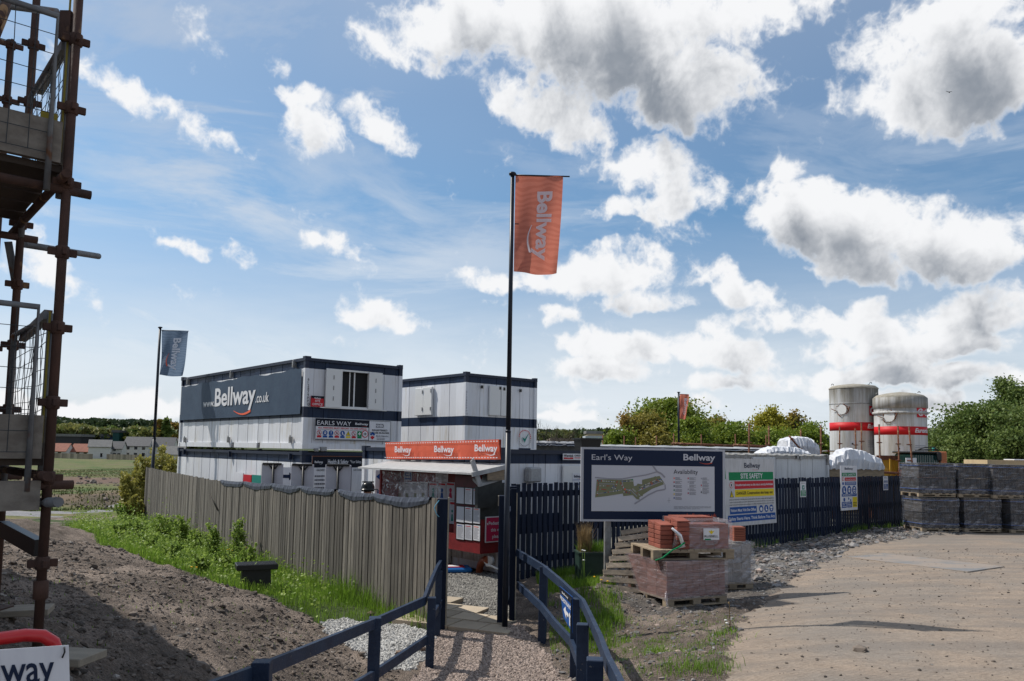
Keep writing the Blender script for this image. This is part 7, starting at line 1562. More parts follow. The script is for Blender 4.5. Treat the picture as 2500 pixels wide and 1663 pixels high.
def tree(name, label, base, h, w, lm, n0, ls0, seed, cat='tree', group=None, trunk=.32, d=None, lob=26, asym=0, top=1.0, depth=3, ragged=.16):
    near_ = n0 > 2000; n = int(n0*(2.6 if near_ else 2)); ls = ls0*(.56 if near_ else .7)
    r_ = np.random.default_rng(seed); rr = random.Random(seed); d = d or w; t = thing(name, label, cat, base, 0, group); k = MB(); tips = []; R0 = h*.028
    k.tube([(0,0,-.3), (rr.uniform(-.1,.1), 0, h*trunk*.5), (rr.uniform(-.2,.2), 0, h*trunk)], [R0*1.4, R0, R0*.8], 8)
    for i in range(5):
        a = i*1.26+rr.uniform(-.4,.4); branches(k, Vector((0,0,h*trunk*rr.uniform(.6,1))), Vector((math.cos(a)*w/h, math.sin(a)*w/h, 1.0)).normalized(), h*.26, R0*.6, depth, tips, rr, .55)
    k.obj('trunk', m_bark, t)
    C_ = []; tn = []
    for i in range(lob):                                     # lobes on a rough crown shell, each a cluster of sub-clumps
        th = r_.uniform(0, 6.283); ph = math.acos(r_.uniform(-.55, 1)); u = np.array([math.sin(ph)*math.cos(th), math.sin(ph)*math.sin(th), math.cos(ph)]); rad = r_.uniform(.50, .80)
        zc = h*(trunk*.85+(1-trunk*.85)*.5); c = np.array([u[0]*w/2*rad+asym*w*max(0, u[2])*.3, u[1]*d/2*rad, zc+u[2]*(h-zc)*rad*(1.12 if u[2] > 0 else .95)*top]); lr = w*r_.uniform(.11, .20)
        for j in range(7):
            v = r_.normal(size=3); v /= np.linalg.norm(v); cc = c+v*lr*r_.uniform(.3, 1); m = max(4, int(n/lob/7)); sp = lr*r_.uniform(.25, .45)
            C_.append(cc+r_.normal(size=(m,3))*sp*np.array([1,1,.75])); tn.append(np.clip(r_.normal(.5, .12)+r_.normal(0,.2,m), 0, 1))
        m = int(n/lob/5); C_.append(c+r_.normal(size=(m,3))*lr*.9); tn.append(r_.random(m))
    if tips:
        T = np.array([q[:] for q in tips]); m = int(n*.15/len(T))+1; C_.append((T[:, None]+r_.normal(size=(len(T), m, 3))*h*.03).reshape(-1,3)); tn.append(r_.random(len(T)*m))
    c = np.concatenate(C_); tn = np.concatenate(tn); kz = (c[:, 2] > h*.04) & (c[:, 2] < h*1.01); v, f = leaf_quads(c[kz], ls, r_); np_mesh('crown', v, f, lm, t, tone=tn[kz]); return t
def at(px, Y): p = P(px, 1090, Y); return Vector((p.x, Y, sf(p.x, Y)-.1))
def ht(px, py, Y): return P(px, py, Y).z-sf(P(px, py, Y).x, Y)
def tpx(name, label, px0, px1, ytop, Y, lm, n, ls, seed, **kw):
    pc = (px0+px1)/2; w = (px1-px0)/FPX*Y; return tree(name, label, at(pc, Y), ht(pc, ytop, Y)+.1, w, lm, n, ls, seed, **kw)
G1 = 'trees behind the sheds'
tpx('broad_tree', 'broad bright green tree behind the small orange flag', 1540, 1730, 976, 62, lm_mid, 15000, .26, 11, group=G1, lob=40)
tpx('bronze_tree', 'bronze tinted tree at the left shoulder of the broad green tree', 1520, 1620, 998, 58, lm_br, 6000, .24, 12, group=G1)
tpx('low_tree', 'low pale green tree left of the small orange flag', 1465, 1560, 1040, 55, lm_mid, 5000, .22, 13, group=G1, trunk=.15)
tpx('bronze_tree', 'brownish half bare tree right of the broad green tree', 1690, 1780, 1012, 66, lm_br, 3800, .24, 14, group=G1)
tpx('low_tree', 'fresh green bushy tree behind the rusty rails, centre', 1620, 1740, 1020, 56, lm_mid, 8000, .22, 15, group=G1, trunk=.15)
tpx('low_tree', 'fresh green bushy tree right of centre behind the rusty rails', 1730, 1850, 1030, 57, lm_mid, 8000, .22, 16, group=G1, trunk=.15)
tpx('yellow_tree', 'yellow green open crowned tree left of the silos', 1838, 1925, 990, 63, lm_yel, 5500, .24, 17, group=G1, lob=22, trunk=.25)
tpx('yellow_tree', 'olive topped tree between the yellow green tree and the silos', 1905, 1970, 1002, 64, lm_br, 4000, .24, 18, group=G1, lob=16)
tpx('low_tree', 'green tree just left of the taller silo', 1940, 2045, 1030, 60, lm_mid, 7000, .22, 19, group=G1, trunk=.15)
tpx('low_tree', 'green hedge tree under the yellow green crown', 1820, 1960, 1042, 57, lm_mid, 8000, .22, 20, group=G1, trunk=.12)
tpx('low_tree', 'mixed green tree at the left end behind the flat roof shed', 1560, 1650, 1030, 54, lm_br, 5000, .22, 21, group=G1, trunk=.12)
tpx('big_tree', 'large grey-green willow like tree at the right edge of the picture', 2300, 2520, 985, 47, lm_will, 30000, .20, 31, group=G1, lob=60, trunk=.10, d=9)
tpx('tall_tree', 'tall crown rising above the large tree at the right edge', 2420, 2540, 918, 52, lm_will, 13000, .20, 32, group=G1, lob=26, trunk=.2)
tpx('big_tree', 'lower flank of foliage left of the large tree at the right edge', 2300, 2400, 1062, 45, lm_will, 9000, .18, 33, group=G1, lob=22, trunk=.08)
tpx('big_tree', 'rounded tree beyond the frame edge at the right', 2480, 2680, 1000, 46, lm_will, 9000, .24, 34, group=G1, lob=30, trunk=.1)
# bare tree
b = at(1338, 60); t = thing('bare_tree', 'bare branching tree beside the second cabin stack', 'tree', b, 0, G1); k = MB(); tips = []; rr = random.Random(4); hB_ = ht(1338, 1016, 60)
k.tube([(0,0,-.2),(0,0,hB_*.35)], [.14,.1], 7)
for i in range(7): a = i*.9+.2; branches(k, Vector((0,0,hB_*rr.uniform(.2,.35))), Vector((math.cos(a)*.75, math.sin(a)*.75, 1)).normalized(), hB_*.27, .055, 4, tips, rr, .5, .1)
k.obj('branches', m_bark, t)
# far tree belts as one mass, and the single trees that stand out of them
def belt(name, label, pts, n, ls, lm, seed, hh=9):
    """pts: (px, ytop, Y); a wood seen from far off"""
    r_ = np.random.default_rng(seed); xs = np.array([p_[0] for p_ in pts], float); C_ = []; tn = []
    m = n//60
    for i in range(m):
        px = r_.uniform(xs[0], xs[-1]); yt = np.interp(px, xs, [p_[1] for p_ in pts])+7*float(fbm(np.array([px*.02]), np.array([seed*1.0]), 1.0, 3)[0])*2; Y = np.interp(px, xs, [p_[2] for p_ in pts])*r_.uniform(.93, 1.12); p = P(px, yt+abs(r_.normal(0, 4)), Y); g = float(H(np.array([p.x]), np.array([Y]))[0]); h = max(3, p.z-g); w = Y*.012*r_.uniform(.6, 1.4); zc = p.z-w*.6
        v = r_.normal(size=(60,3)); v /= np.linalg.norm(v, axis=1)[:, None]; C_.append(np.array([p.x, Y, zc])+v*np.array([w*.8, w*.8, w*.62])*r_.uniform(.5, 1, (60,1))); tn.append(np.clip(r_.normal(.45, .33)+r_.normal(0,.15,60), 0, 1))
        if i % 2 == 0 and h > w: C_.append(np.stack([p.x+r_.normal(0,w*.7,30), Y+r_.normal(0,w*.5,30), g+r_.uniform(0,h*.8,30)], -1)); tn.append(r_.random(30)*.5)
    c = np.concatenate(C_); v, f = leaf_quads(c, ls, r_, 1.2); o = np_mesh(name, v, f, lm, tone=np.concatenate(tn)); return tag(o, label, 'wood', kind='stuff')
belt('far_wood', 'dark wooded ridge along the left horizon', [(-60,1022,620),(100,1020,620),(200,1022,620),(300,1024,620),(440,1030,620),(560,1036,620)], 90000, 2.6, lm_dark, 41)
belt('near_wood', 'mixed green trees below the ridge behind the houses at the left', [(-60,1044,430),(150,1036,430),(300,1042,430),(440,1040,420),(560,1048,420)], 70000, 1.7, lm_fl, 42)
belt('far_wood', 'dark pine ridge behind the sheds in the middle', [(1200,1046,620),(1330,1048,620),(1400,1046,620),(1500,1050,620),(1800,1056,620),(2040,1060,620),(2600,1062,620)], 60000, 3.2, lm_dark, 43)
belt('near_wood', 'green trees before the pine ridge in the middle', [(1290,1062,380),(1360,1052,380),(1420,1060,380),(1480,1058,380),(1560,1064,380)], 16000, 1.8, lm_far, 44)
belt('dark_wood', 'dark hedge of trees right of the silos', [(2225,1052,150),(2262,1048,150),(2300,1050,150),(2345,1052,150)], 9000, .9, lm_dark, 45)
rr = random.Random(9); wd = ['left of the hanging scaffold pole','above the red roofs','behind the white gabled house','near the blue-black sheds','above the dark roofed houses','tall pair left of the blue flagpole','just right of the blue flagpole','behind the cabins']
for i, (px, yt, Y, w, lm) in enumerate(((20,1048,400,36,lm_far),(205,1045,430,34,lm_mid),(148,1040,430,26,lm_dark),(272,1040,420,40,lm_will),(330,1038,400,26,lm_will),(388,1016,380,20,lm_br),(404,1018,380,16,lm_will),(428,1030,390,30,lm_br))):
    tree('distant_tree', 'distant tree '+wd[i], at(px, Y), ht(px, yt, Y), w/FPX*Y, lm, 900, 2.0, 60+i, group='single trees in the far left woods', lob=10, depth=1)
for i, (px, yt) in enumerate(((1395,1045),(1424,1046),(1440,1044),(1462,1040),(1478,1046))):
    tree('distant_pine', 'distant dark pine on the skyline, '+('first','second','third','fourth','fifth')[i]+' from the left', at(px, 520), ht(px, yt, 520), 13/FPX*520, lm_dark, 500, 1.8, 80+i, group='pines on the middle skyline', lob=8, depth=1)
# houses
m_har = mat('harling_white', (.58,.56,.53), .9, (.52,.50,.47), 1); m_slate = mat('roof_slate', (.06,.06,.068), .75, (.085,.085,.09), 1.5); m_slateg = mat('roof_grey', (.17,.165,.16), .8, (.12,.12,.12), 1); m_redt = mat('roof_red', (.26,.085,.05), .8, (.20,.065,.04), 1); m_darkw = mat('dark_cladding', (.03,.03,.035), .8)
def house(label, px, py, Y0, w, dpt, eave, ridge, rot, roofm, wins=(), wall=None):
    p = gp(px, py, 60, 700) if Y0 is None else at(px, Y0); t = thing('house', label, 'house', (p.x, p.y, Hs(p.x, p.y)), R(rot), 'houses beyond the field'); k = MB()
    k.box(0,0,-.5,w,dpt,eave); k.add([(0,0,eave),(0,dpt,eave),(0,dpt/2,ridge-.15)], [(0,2,1)]); k.add([(w,0,eave),(w,dpt,eave),(w,dpt/2,ridge-.15)], [(0,1,2)]); k.obj('wall', wall or m_har, t)
    k = MB()
    for sgn in (0, 1):
        y0, y1 = (-.4, dpt/2) if sgn == 0 else (dpt+.4, dpt/2); z0 = eave-.25; k.add([(-.3,y0,z0),(w+.3,y0,z0),(w+.3,y1,ridge),(-.3,y1,ridge),(-.3,y0,z0-.2),(w+.3,y0,z0-.2),(w+.3,y1,ridge-.2),(-.3,y1,ridge-.2)], [(0,1,2,3),(7,6,5,4),(0,4,5,1),(1,5,6,2),(3,2,6,7),(0,3,7,4)])
    k.obj('roof', roofm, t)
    for (fx, z_, ww, hh_, side) in wins:
        k = MB()
        if side == 'f': k.box(w*fx-ww/2,-.06,z_,w*fx+ww/2,.02,z_+hh_)
        elif side == 'r': k.box(w-.02,dpt*fx-ww/2,z_,w+.06,dpt*fx+ww/2,z_+hh_)
        else: k.box(-.06,dpt*fx-ww/2,z_,.02,dpt*fx+ww/2,z_+hh_)
        k.obj('window', m_glass, t)
    return t
wf = ((.2,1,1.1,1.3,'f'),(.5,1,1.1,1.3,'f'),(.8,1,1.1,1.3,'f'),(.2,3.6,1.1,1.1,'f'),(.5,3.6,1.1,1.1,'f'),(.8,3.6,1.1,1.1,'f')); wr = ((.3,1,1,1.4,'r'),(.7,1,1,1.4,'r'),(.3,3.6,1,1.1,'r'),(.7,3.6,1,1.1,'r'))
YH = 300
def hp(px, Y=YH): return P(px, 1090, Y).x
sc_ = YH/FPX
house('low red roofed bungalow at the far left, partly behind the scaffold', 112, 0, 300, 46*sc_*1.0, 8, 2.6, 5.4, 6, m_redt, ((.3,.9,1.2,1.2,'f'),(.7,.9,1.2,1.2,'f')))
house('red roofed bungalow beside the white gabled house', 172, 0, 305, 44*sc_, 8, 2.6, 5.4, 8, m_redt, ((.4,.9,1.2,1.2,'f'),(.8,.9,1.2,1.2,'f')))
house('white house with a grey roof and a black lean-to', 216, 0, 292, 47*sc_, 6.5, 4.6, 7.0, 22, m_slateg, ((.6,.6,.7,1.4,'f'),)+wr)
house('small dark roofed wing right of the white house', 262, 0, 300, 34*sc_, 6, 4.0, 6.6, 10, m_slate, ((.5,.9,1.1,1.2,'f'),(.5,3,1,1,'f'),(.8,.9,1,1.2,'f')))
house('wide dark slate roofed house in the middle of the row', 300, 0, 310, 62*sc_, 9.5, 5.2, 8.6, -62+70, m_slate, wf)
house('dark roofed house half hidden by the blue flagpole', 364, 0, 314, 58*sc_, 9, 5.2, 8.7, 12, m_slate, wf)
house('pale roofed low house right of the blue flagpole', 386, 0, 270, 52*sc_, 7, 2.4, 5.0, 10, m_slateg, ((.5,.8,1,1,'f'),))
house('grey roofed house at the end beside the cabins', 404, 0, 335, 40*sc_, 8, 5.0, 8.6, 10, m_slateg, ())
house('blue gabled house behind the scaffold at the far left', -14, 0, 330, 26*sc_*1.1, 8, 4.5, 7.5, 10, m_slate, wf[:2])
def shed(name, label, px0, px1, y0, y1, Y, m, m2=None):
    a, b = P(px0, y0, Y), P(px1, y1, Y); g = sf(a.x, Y)-1; t = thing(name, label, 'building', (a.x, Y, g)); k = MB(); w = b.x-a.x; k.box(0, 0, 0, w, 12, a.z-g-1.2); k.obj('wall', m, t); k = MB(); k.box(-.5,-.5,a.z-g-1.2,w+.5,12.5,a.z-g); k.obj('roof', m2 or m_slate, t)
    return t
shed('long_shed', 'long dark flat roofed store above the red bungalows', 126, 196, 1059, 1075, 380, m_darkw, m_slateg)
shed('store_block', 'dark blue store block with a sign tower', 246, 276, 1060, 1075, 400, flat('store_blue', (.03,.05,.12)), m_slate)
shed('store_tower', 'dark square store tower with a pale panel', 276, 290, 1050, 1075, 395, flat('store_teal', (.01,.05,.05)), m_slate)
shed('pale_shed', 'long pale roofed shed behind the dark roofed houses', 316, 374, 1054, 1068, 420, m_har, m_slateg)
shed('blue_shed', 'long pale blue roof among the trees behind the bare tree', 1432, 1472, 1064, 1080, 330, m_har, mat('roof_paleblue', (.35,.38,.42), .6))
shed('tan_block', 'tan flat block beyond the bare tree', 1434, 1470, 1052, 1072, 345, mat('tan_wall', (.36,.29,.18), .9), m_slateg)
t = shed('cottage', 'brown roofed cottage behind the bare tree', 1352, 1396, 1070, 1090, 120, m_har, mat('roof_brown', (.16,.12,.10), .85))
# grey fence before the houses
for (pa, pb, ya, yb) in ((128,228,1100,1103),(262,345,1103,1106)):
    A_ = at(pa, 282); B_ = at(pb, 276); t = thing('garden_fence', 'grey board fence in front of the '+('red roofed bungalows' if pa < 200 else 'slate roofed houses'), 'fence', A_); k = MB(); n_ = 24
    for i in range(n_): a = Vector(A_).lerp(Vector(B_), i/n_); b = Vector(A_).lerp(Vector(B_), (i+.94)/n_); k.tone = random.random(); k.bar((a.x, a.y, Hs(a.x, a.y)+.9), (b.x, b.y, Hs(b.x, b.y)+.9), .1, 1.9)
    k.obj('boards', m_palg, t, True)
c_ = at(298, 284); t = thing('parked_car', 'tiny white parked car before the dark roofed house', 'car', c_); k = MB(); k.cbox(0,0,.3,4.2,1.8,.95,.15); k.obj('body', m_alu, t); k = MB(); k.cbox(.7,.15,.95,3.4,1.65,1.5,.2); k.obj('cabin', m_glass, t)
for x_ in (.8, 3.3): k = MB(); k.tube([(x_,-.02,.33),(x_,.2,.33)], .33, 12); k.obj('wheel', m_black, t)
# tall yellowish shrub by the blue flagpole
def shrub(name, label, base, h, w, lm, n, ls, seed, stems=9, d=None, group=None, top=1.0, spread=1.0):
    r_ = np.random.default_rng(seed); rr = random.Random(seed); t = thing(name, label, 'shrub', base, 0, group); k = MB(); C_ = []; per = max(8, n//(stems*6))
    for i in range(stems):
        a = rr.uniform(0, 6.28); lean = rr.uniform(.1, 1); q = [Vector((rr.uniform(-.12,.12)*w, rr.uniform(-.1,.1)*w, 0))]
        hh_ = h*rr.uniform(.55, 1)
        for j in range(1, 7): f = j/6; q.append(Vector((q[0].x+math.cos(a)*w/2*lean*f**1.3+rr.uniform(-.03,.03)*h, q[0].y+math.sin(a)*(d or w)/2*lean*f**1.3, hh_*f)))
        k.tube(q, [h*.008*(1.1-j/7) for j in range(7)], 5, cap=False)
        for j in range(1, 7):
            m = per; C_.append(np.array(q[j][:])+r_.normal(size=(m,3))*np.array([.055,.055,.085])*max(h, w)*(1.3-.15*j)*spread)
    k.obj('stems', m_bark, t); c = np.concatenate(C_); c = c[c[:, 2] > .02]; v, f = leaf_quads(c, ls, r_); np_mesh('leaves', v, f, lm, t, tone=r_.random(len(c))); return t
for i, (px, yt, Y, w, n, lb) in enumerate(((352,1104,31,62,5200,'tall straggly golden green shrub left of the blue flagpole'),(318,1150,30,44,3000,'golden green shrub at the lower left of the tall one'),(392,1085,33,55,4200,'golden green shrub between the blue flagpole and the cabins'),(425,1110,32.5,40,2600,'low golden shrub against the left end of the cabins'),(335,1205,28,50,2600,'low golden scrub at the corner of the fence'))):
    shrub('golden_shrub', lb, at(px, Y), ht(px, yt, Y), w/FPX*Y, lm_gold, n, .085, 100+i, 20, spread=1.15, group='golden shrubs by the far flagpole')
# weeds and brambles in the verge along the weathered fence
wl = ((352,1195,380,1265,.9,'tallest thin stemmed bush at the far end of the weathered fence'),(395,1250,400,1320,1.0,'wide leafy bush leaning on the fence near its far end'),(440,1258,440,1330,.9,'arching leafy bush with a long branch along the fence'),(330,1260,330,1320,.9,'leafy bush at the outer edge of the verge'),(480,1290,480,1350,.7,'leafy clump between the arching bush and the fence foot'),(520,1270,520,1368,.5,'thin upright weed against the fence'),(420,1320,420,1372,.9,'low leafy clump in the middle of the verge'),(575,1255,575,1375,.35,'single tall leafy shoot in front of the fence'),(545,1340,545,1395,.7,'low clump beside the dandelions'),(600,1320,600,1395,.6,'reddish tipped low bush by the fence foot'),(365,1300,365,1350,.9,'grey-green low bush near the soil edge'),(290,1275,290,1322,.8,'scrubby bush beside the old lane'),(490,1350,490,1400,.8,'white flecked low clump near the soil bank'),(300,1225,300,1275,.7,'dry twiggy bush before the lane'))
for i, (px, yt, bx_, by_, ww, lb) in enumerate(wl):
    g = gpt(bx_, by_, 8, 32); h = max(.22, (by_-yt)/FPX*g.y*.88); shrub('bush', lb, g, h, h*ww if ww < .6 else h*ww*1.3, lm_shrub, 1300, .018+.0013*g.y, 130+i, 13, spread=1.45, group='bushes in the verge by the weathered fence')
def clump(name, label, px, py, n, h, m, w=.006, r0=.12, seed=1, flowers=0, group=None, fc=None, near=4, far=40, cat='plant'):
    g = gpt(px, py, near, far); t = thing(name, label, cat, g, 0, group); r_ = np.random.default_rng(seed); bx_ = r_.normal(0, r0, n); by_ = r_.normal(0, r0, n); bz_ = surf(g.x+bx_, g.y+by_)-g.z-.01
    blades('leaves', bx_, by_, bz_, r_.uniform(.4, 1, n)*h, w, m, t, .8, seed=seed)
    for i in range(flowers):
        x, y = r_.normal(0, r0*.8, 2); hh_ = h*r_.uniform(1.0, 1.35); k = MB(); k.tube([(x,y,0),(x+.01,y,hh_)], .0025, 4); k.obj('stem', m_grass, t); k = MB(); k.lathe([(0,hh_-.006),(.018,hh_),(.020,hh_+.006),(.012,hh_+.012),(0,hh_+.013)], 10, (x+.01, y, 0)); k.obj('flower', fc, t)
    return t
FY = flat('dandelion_yellow', (.75,.42,.01), .7); FW = flat('seed_head', (.6,.6,.57), .9)
clump('dandelion', 'dandelions with a row of yellow flowers left of the black utility box', 553, 1372, 90, .22, m_grass, .012, .10, 201, 7, 'dandelion plants', FY)
clump('dandelion', 'dandelions with many yellow flowers just above the utility box', 590, 1372, 90, .26, m_grass, .012, .10, 202, 7, 'dandelion plants', FY)
clump('dandelion', 'yellow flowered dandelion at the soil edge', 472, 1405, 30, .1, m_grass, .012, .06, 203, 2, 'dandelion plants', FY)
clump('dandelion', 'two yellow dandelions in front of the leaning pallet', 1472, 1455, 80, .16, m_grass, .014, .12, 204, 3, 'dandelion plants', FY)
clump('dandelion', 'dandelion plant with white seed heads by the green planter', 1425, 1462, 30, .55, m_grass, .007, .05, 205, 4, 'dandelion plants', FW)
clump('dandelion', 'seed head dandelions by the thin stick right of the weeds', 1770, 1560, 60, .12, m_grass, .014, .12, 206, 2, 'dandelion plants', FW)
k = MB(); g = gpt(1783, 1540, 6, 20); t = thing('dry_stalk', 'single thin dry stalk standing in the soil before the brick pallets', 'stalk', g); k.tube([(0,0,0),(-.01,0,.3),(-.02,0,.33)], [.006,.005,.012], 5); k.obj('stem', m_dry, t)
big = leafmat('broad_leaf', (.12,.25,.02), (.2,.34,.04), .4)
for i, (px, py) in enumerate(((612,1395),(576,1400))): g = gpt(px, py, 9, 18); t = thing('broad_leaved_weed', ('tall broad leaf standing at the fence foot','broad leaves beside the dandelions')[i], 'plant', g); r_ = np.random.default_rng(i); blades('leaves', r_.normal(0,.04,9), r_.normal(0,.04,9), np.zeros(9), r_.uniform(.25,.5,9), .055, big, t, .6, seed=i)
weeds = ((1520,1600),(1600,1605),(1740,1605),(1660,1640),(1735,1638),(1545,1560),(1700,1585),(1650,1600),(1570,1640),(1480,1500),(1455,1540),(1590,1575),(1760,1575),(1500,1460),(1620,1565),(1440,1490),(1530,1520))
for i, (px, py) in enumerate(weeds):
    big_ = i in (4, 3, 1); side = 'left' if px < 1560 else ('right' if px > 1680 else 'middle')
    clump('grass_tuft', 'green grass tuft in the bare soil right of the handrail, '+('large and bright' if big_ else side+' part of the patch'), px, py, 170 if big_ else 60, .17 if big_ else .09, m_grass, .007, .11 if big_ else .10, 300+i, group='weeds in the soil right of the path' if not big_ else 'bright grass tufts at the lower edge')
# grass of the verge, uncountable
def lawn(name, label, n, x0, x1, y0, y1, zs, h, w, m, seed, cond=None, thin=None):
    xs, ys = scatter(n, x0, x1, y0, y1, zs)
    if cond is not None: q = cond(xs, ys); xs, ys = xs[q], ys[q]
    cl_ = fbm(xs, ys, 1.6, 3); q = (cl_+.5 > rng.random(len(xs))*.75) if thin is None else (rng.random(len(xs)) < thin*np.clip(cl_*3+.6, 0, 1)); xs, ys, cl_ = xs[q], ys[q], cl_[q]
    hh_ = h*rng.uniform(.45, 1.25, len(xs))*(1+cl_*1.2); return tag(blades(name, xs, ys, surf(xs, ys)-.01, hh_, w, m, seed=seed), label, 'grass', kind='stuff')
lawn('verge_grass', 'bright green grass growing between the soil bank and the weathered fence', 210000, -14, -1, 10, 26, [1], .17, .0085, m_grass, 1, lambda x, y: rng.random(len(x)) < np.clip(1.5-(y-10)*.05, .35, 1))
xs, ys = scatter(60000, -14, -2.5, 10.5, 26, [1]); k = (fbm(xs, ys, 1.1, 3)+.55 > rng.random(len(xs))) & (rng.random(len(xs)) < np.clip((-xs-2)/6, .05, 1)) & (np.hypot(xs-bx0.location.x, ys-bx0.location.y) > .42); xs, ys = xs[k], ys[k]; _rg = np.random.default_rng(77)
_c = np.repeat(np.stack([xs, ys, surf(xs, ys)], -1), 2, 0); _c = _c+np.stack([_rg.normal(0,.05,len(_c)), _rg.normal(0,.05,len(_c)), np.abs(_rg.normal(0,.15,len(_c)))*(1+1.6*np.clip(fbm(_c[:,0], _c[:,1], 1.4, 2)*2, 0, 1))+.02], -1); v, f = leaf_quads(_c, .036, _rg)
tag(np_mesh('verge_weeds', v, f, lm_shrub, tone=_rg.random(len(_c))), 'low leafy weeds mixed through the grass of the verge', 'weeds', kind='stuff')
xs, ys = scatter(90000, -70, -12, 34, 150, [6], 1.5); k = ~((ys > 58) & (ys < 84)) & (fbm(xs, ys, .35, 3)+.5 > _rg.random(len(xs))*.8); xs, ys = xs[k], ys[k]
tag(blades('field_tufts', xs, ys, surf(xs, ys)-.02, _rg.uniform(.04, .18, len(xs)), .07, mat('field_blade', (.085,.11,.025), .8, (.16,.15,.05), .25, tone=.7), seed=8), 'rough tufty grass over the field at the left', 'grass', kind='stuff')
def infl(x, y, lim): d_ = np.abs((x-FL0.x)*FLn.x+(y-FL0.y)*FLn.y); return d_ < lim
lawn('fence_foot_grass', 'long grass against the foot of the weathered fence', 120000, -13, -1, 10.5, 27, [1], .33, .009, m_grass, 2, lambda x, y: infl(x, y, .45))
lawn('right_grass', 'weedy grass in the shade between the right handrail and the navy fence', 60000, .1, 2.6, 9.0, 17, [0,4], .14, .009, m_grass, 3, lambda x, y: (x > .55) & (x < 1.5+.05*(y-9)) & (y > 10.2), thin=.8)
lawn('weed_grass', 'thin scattered weeds in the soil right of the handrail', 60000, .7, 3.6, 5.5, 11.5, [0], .045, .008, m_grass, 4, thin=.10)
lawn('soil_weeds', 'tiny green seedlings on the soil bank', 40000, -5, -1.3, 5, 11.5, [0], .04, .009, m_grass, 5, thin=.018)
lawn('fence_weeds', 'weeds along the foot of the navy fence', 90000, 1, 15, 15.5, 29, [4,3], .2, .012, m_grass, 6, lambda x, y: (np.abs((x-FR0.x)*FRn.x+(y-FR0.y)*FRn.y) < .30), thin=.55)
# house under construction just left of the frame, with its scaffold
m_hb = mat('house_brick', (.27,.13,.09), .9, (.20,.09,.06), 8, stretch=(3,3,14), bump=.3, bscale=30); Pz = Vector((-2.45, 4.2, 0))
dU = Vector((math.cos(ANG), math.sin(ANG), 0)); dV = Vector((-math.sin(ANG), math.cos(ANG), 0))
hc = Pz+dV*1.65-dU*1.30; gz0 = sf(Pz.x, Pz.y); hs_ = thing('house_shell', 'brick house under construction just outside the left edge behind the scaffold', 'house', (hc.x, hc.y, gz0-.3), ANG)
Lx_, Ly_ = 8.5, 7.2; he = 6.0
k = MB(); k.box(-Lx_, 0, 0, 0, Ly_, he); k.add([(0,0,he),(0,Ly_,he),(0,Ly_/2,he+3.0)], [(0,1,2)]); k.add([(-Lx_,0,he),(-Lx_,Ly_,he),(-Lx_,Ly_/2,he+3.0)], [(0,2,1)]); k.obj('wall', m_hb, hs_)
k = MB(); k.add([(.25,-.35,he-.25),(-Lx_-.2,-.35,he-.25),(-Lx_-.2,Ly_/2,he+3.1),(.25,Ly_/2,he+3.1),(.25,-.35,he-.4),(-Lx_-.2,-.35,he-.4),(-Lx_-.2,Ly_/2,he+2.95),(.25,Ly_/2,he+2.95)], [(0,3,2,1),(4,5,6,7),(0,1,5,4),(1,2,6,5),(2,3,7,6),(3,0,4,7)]); k.add([(.25,Ly_+.35,he-.25),(-Lx_-.2,Ly_+.35,he-.25),(-Lx_-.2,Ly_/2,he+3.1),(.25,Ly_/2,he+3.1),(.25,Ly_+.35,he-.4),(-Lx_-.2,Ly_+.35,he-.4),(-Lx_-.2,Ly_/2,he+2.95),(.25,Ly_/2,he+2.95)], [(0,1,2,3),(7,6,5,4),(0,4,5,1),(1,5,6,2),(2,6,7,3),(3,7,4,0)]); k.obj('roof', m_slate, hs_)
for x_ in (-2.2, -5.6):
    for z_ in (1.1, 3.8): k = MB(); k.box(x_, -.03, z_, x_+1.2, .05, z_+1.15); wo = k.obj('window', m_glass, hs_); k = MB(); k.box(x_-.06,-.05,z_-.08,x_+1.26,-.031,z_-.0); k.obj('sill', m_alu, wo)
# scaffold
m_galv = mat('galvanised_tube', (.16,.165,.17), .55, (.10,.10,.105), 9, third=((.14,.07,.04), 6, .6, .68)); m_rt = mat('rusty_standard', (.078,.038,.026), .85, (.04,.021,.016), 9, stretch=(1,1,.5), third=((.26,.15,.07), 5, .60, .66), bump=.4, bscale=45)
m_plank = mat('scaffold_board', (.22,.195,.165), .85, (.14,.12,.10), 2, stretch=(1.5,8,8), bump=.3); m_mesh = flat('mesh_wire', (.045,.05,.055), .5, metal=.3); m_yelm = flat('mesh_yellow', (.25,.20,.03), .7)
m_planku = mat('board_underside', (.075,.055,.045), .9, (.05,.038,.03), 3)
P1 = Vector((P(93, 1545, 4.2).x, 4.2, 0)); P1.z = sf(P1.x, P1.y)
P2 = P1+dV*1.33; P3 = P1+dV*2.35; 
sc = thing('scaffold', 'rusty tube scaffold with board platforms and mesh guards at the left edge', 'scaffold', P1)
TOP = P(190, -260, 4.2).z
def stdd(p, r=.0242, z0=None, z1=TOP, nm='standard'):
    g = sf(p.x, p.y)+.03; k = MB(); k.tube([(p.x, p.y, g), (p.x, p.y, z1)], r, 14); so2 = k.obj(nm, m_rt, sc, True)
    k = MB(); k.box(p.x-.075, p.y-.075, g-.006, p.x+.075, p.y+.075, g+.004); k.obj('base_plate', m_rt, so2); so2.children[0].data.transform(Matrix.Translation(-P1)) if so2.children else None
    return g
stdd(P1); stdd(P2); stdd(P3); P4 = P1-dU*2.2; P5 = P2-dU*2.2; P6 = P3-dU*1.6+dV*.5
stdd(P4); stdd(P5)
def yz(px, py, pt): return P(px, py, pt.y).z
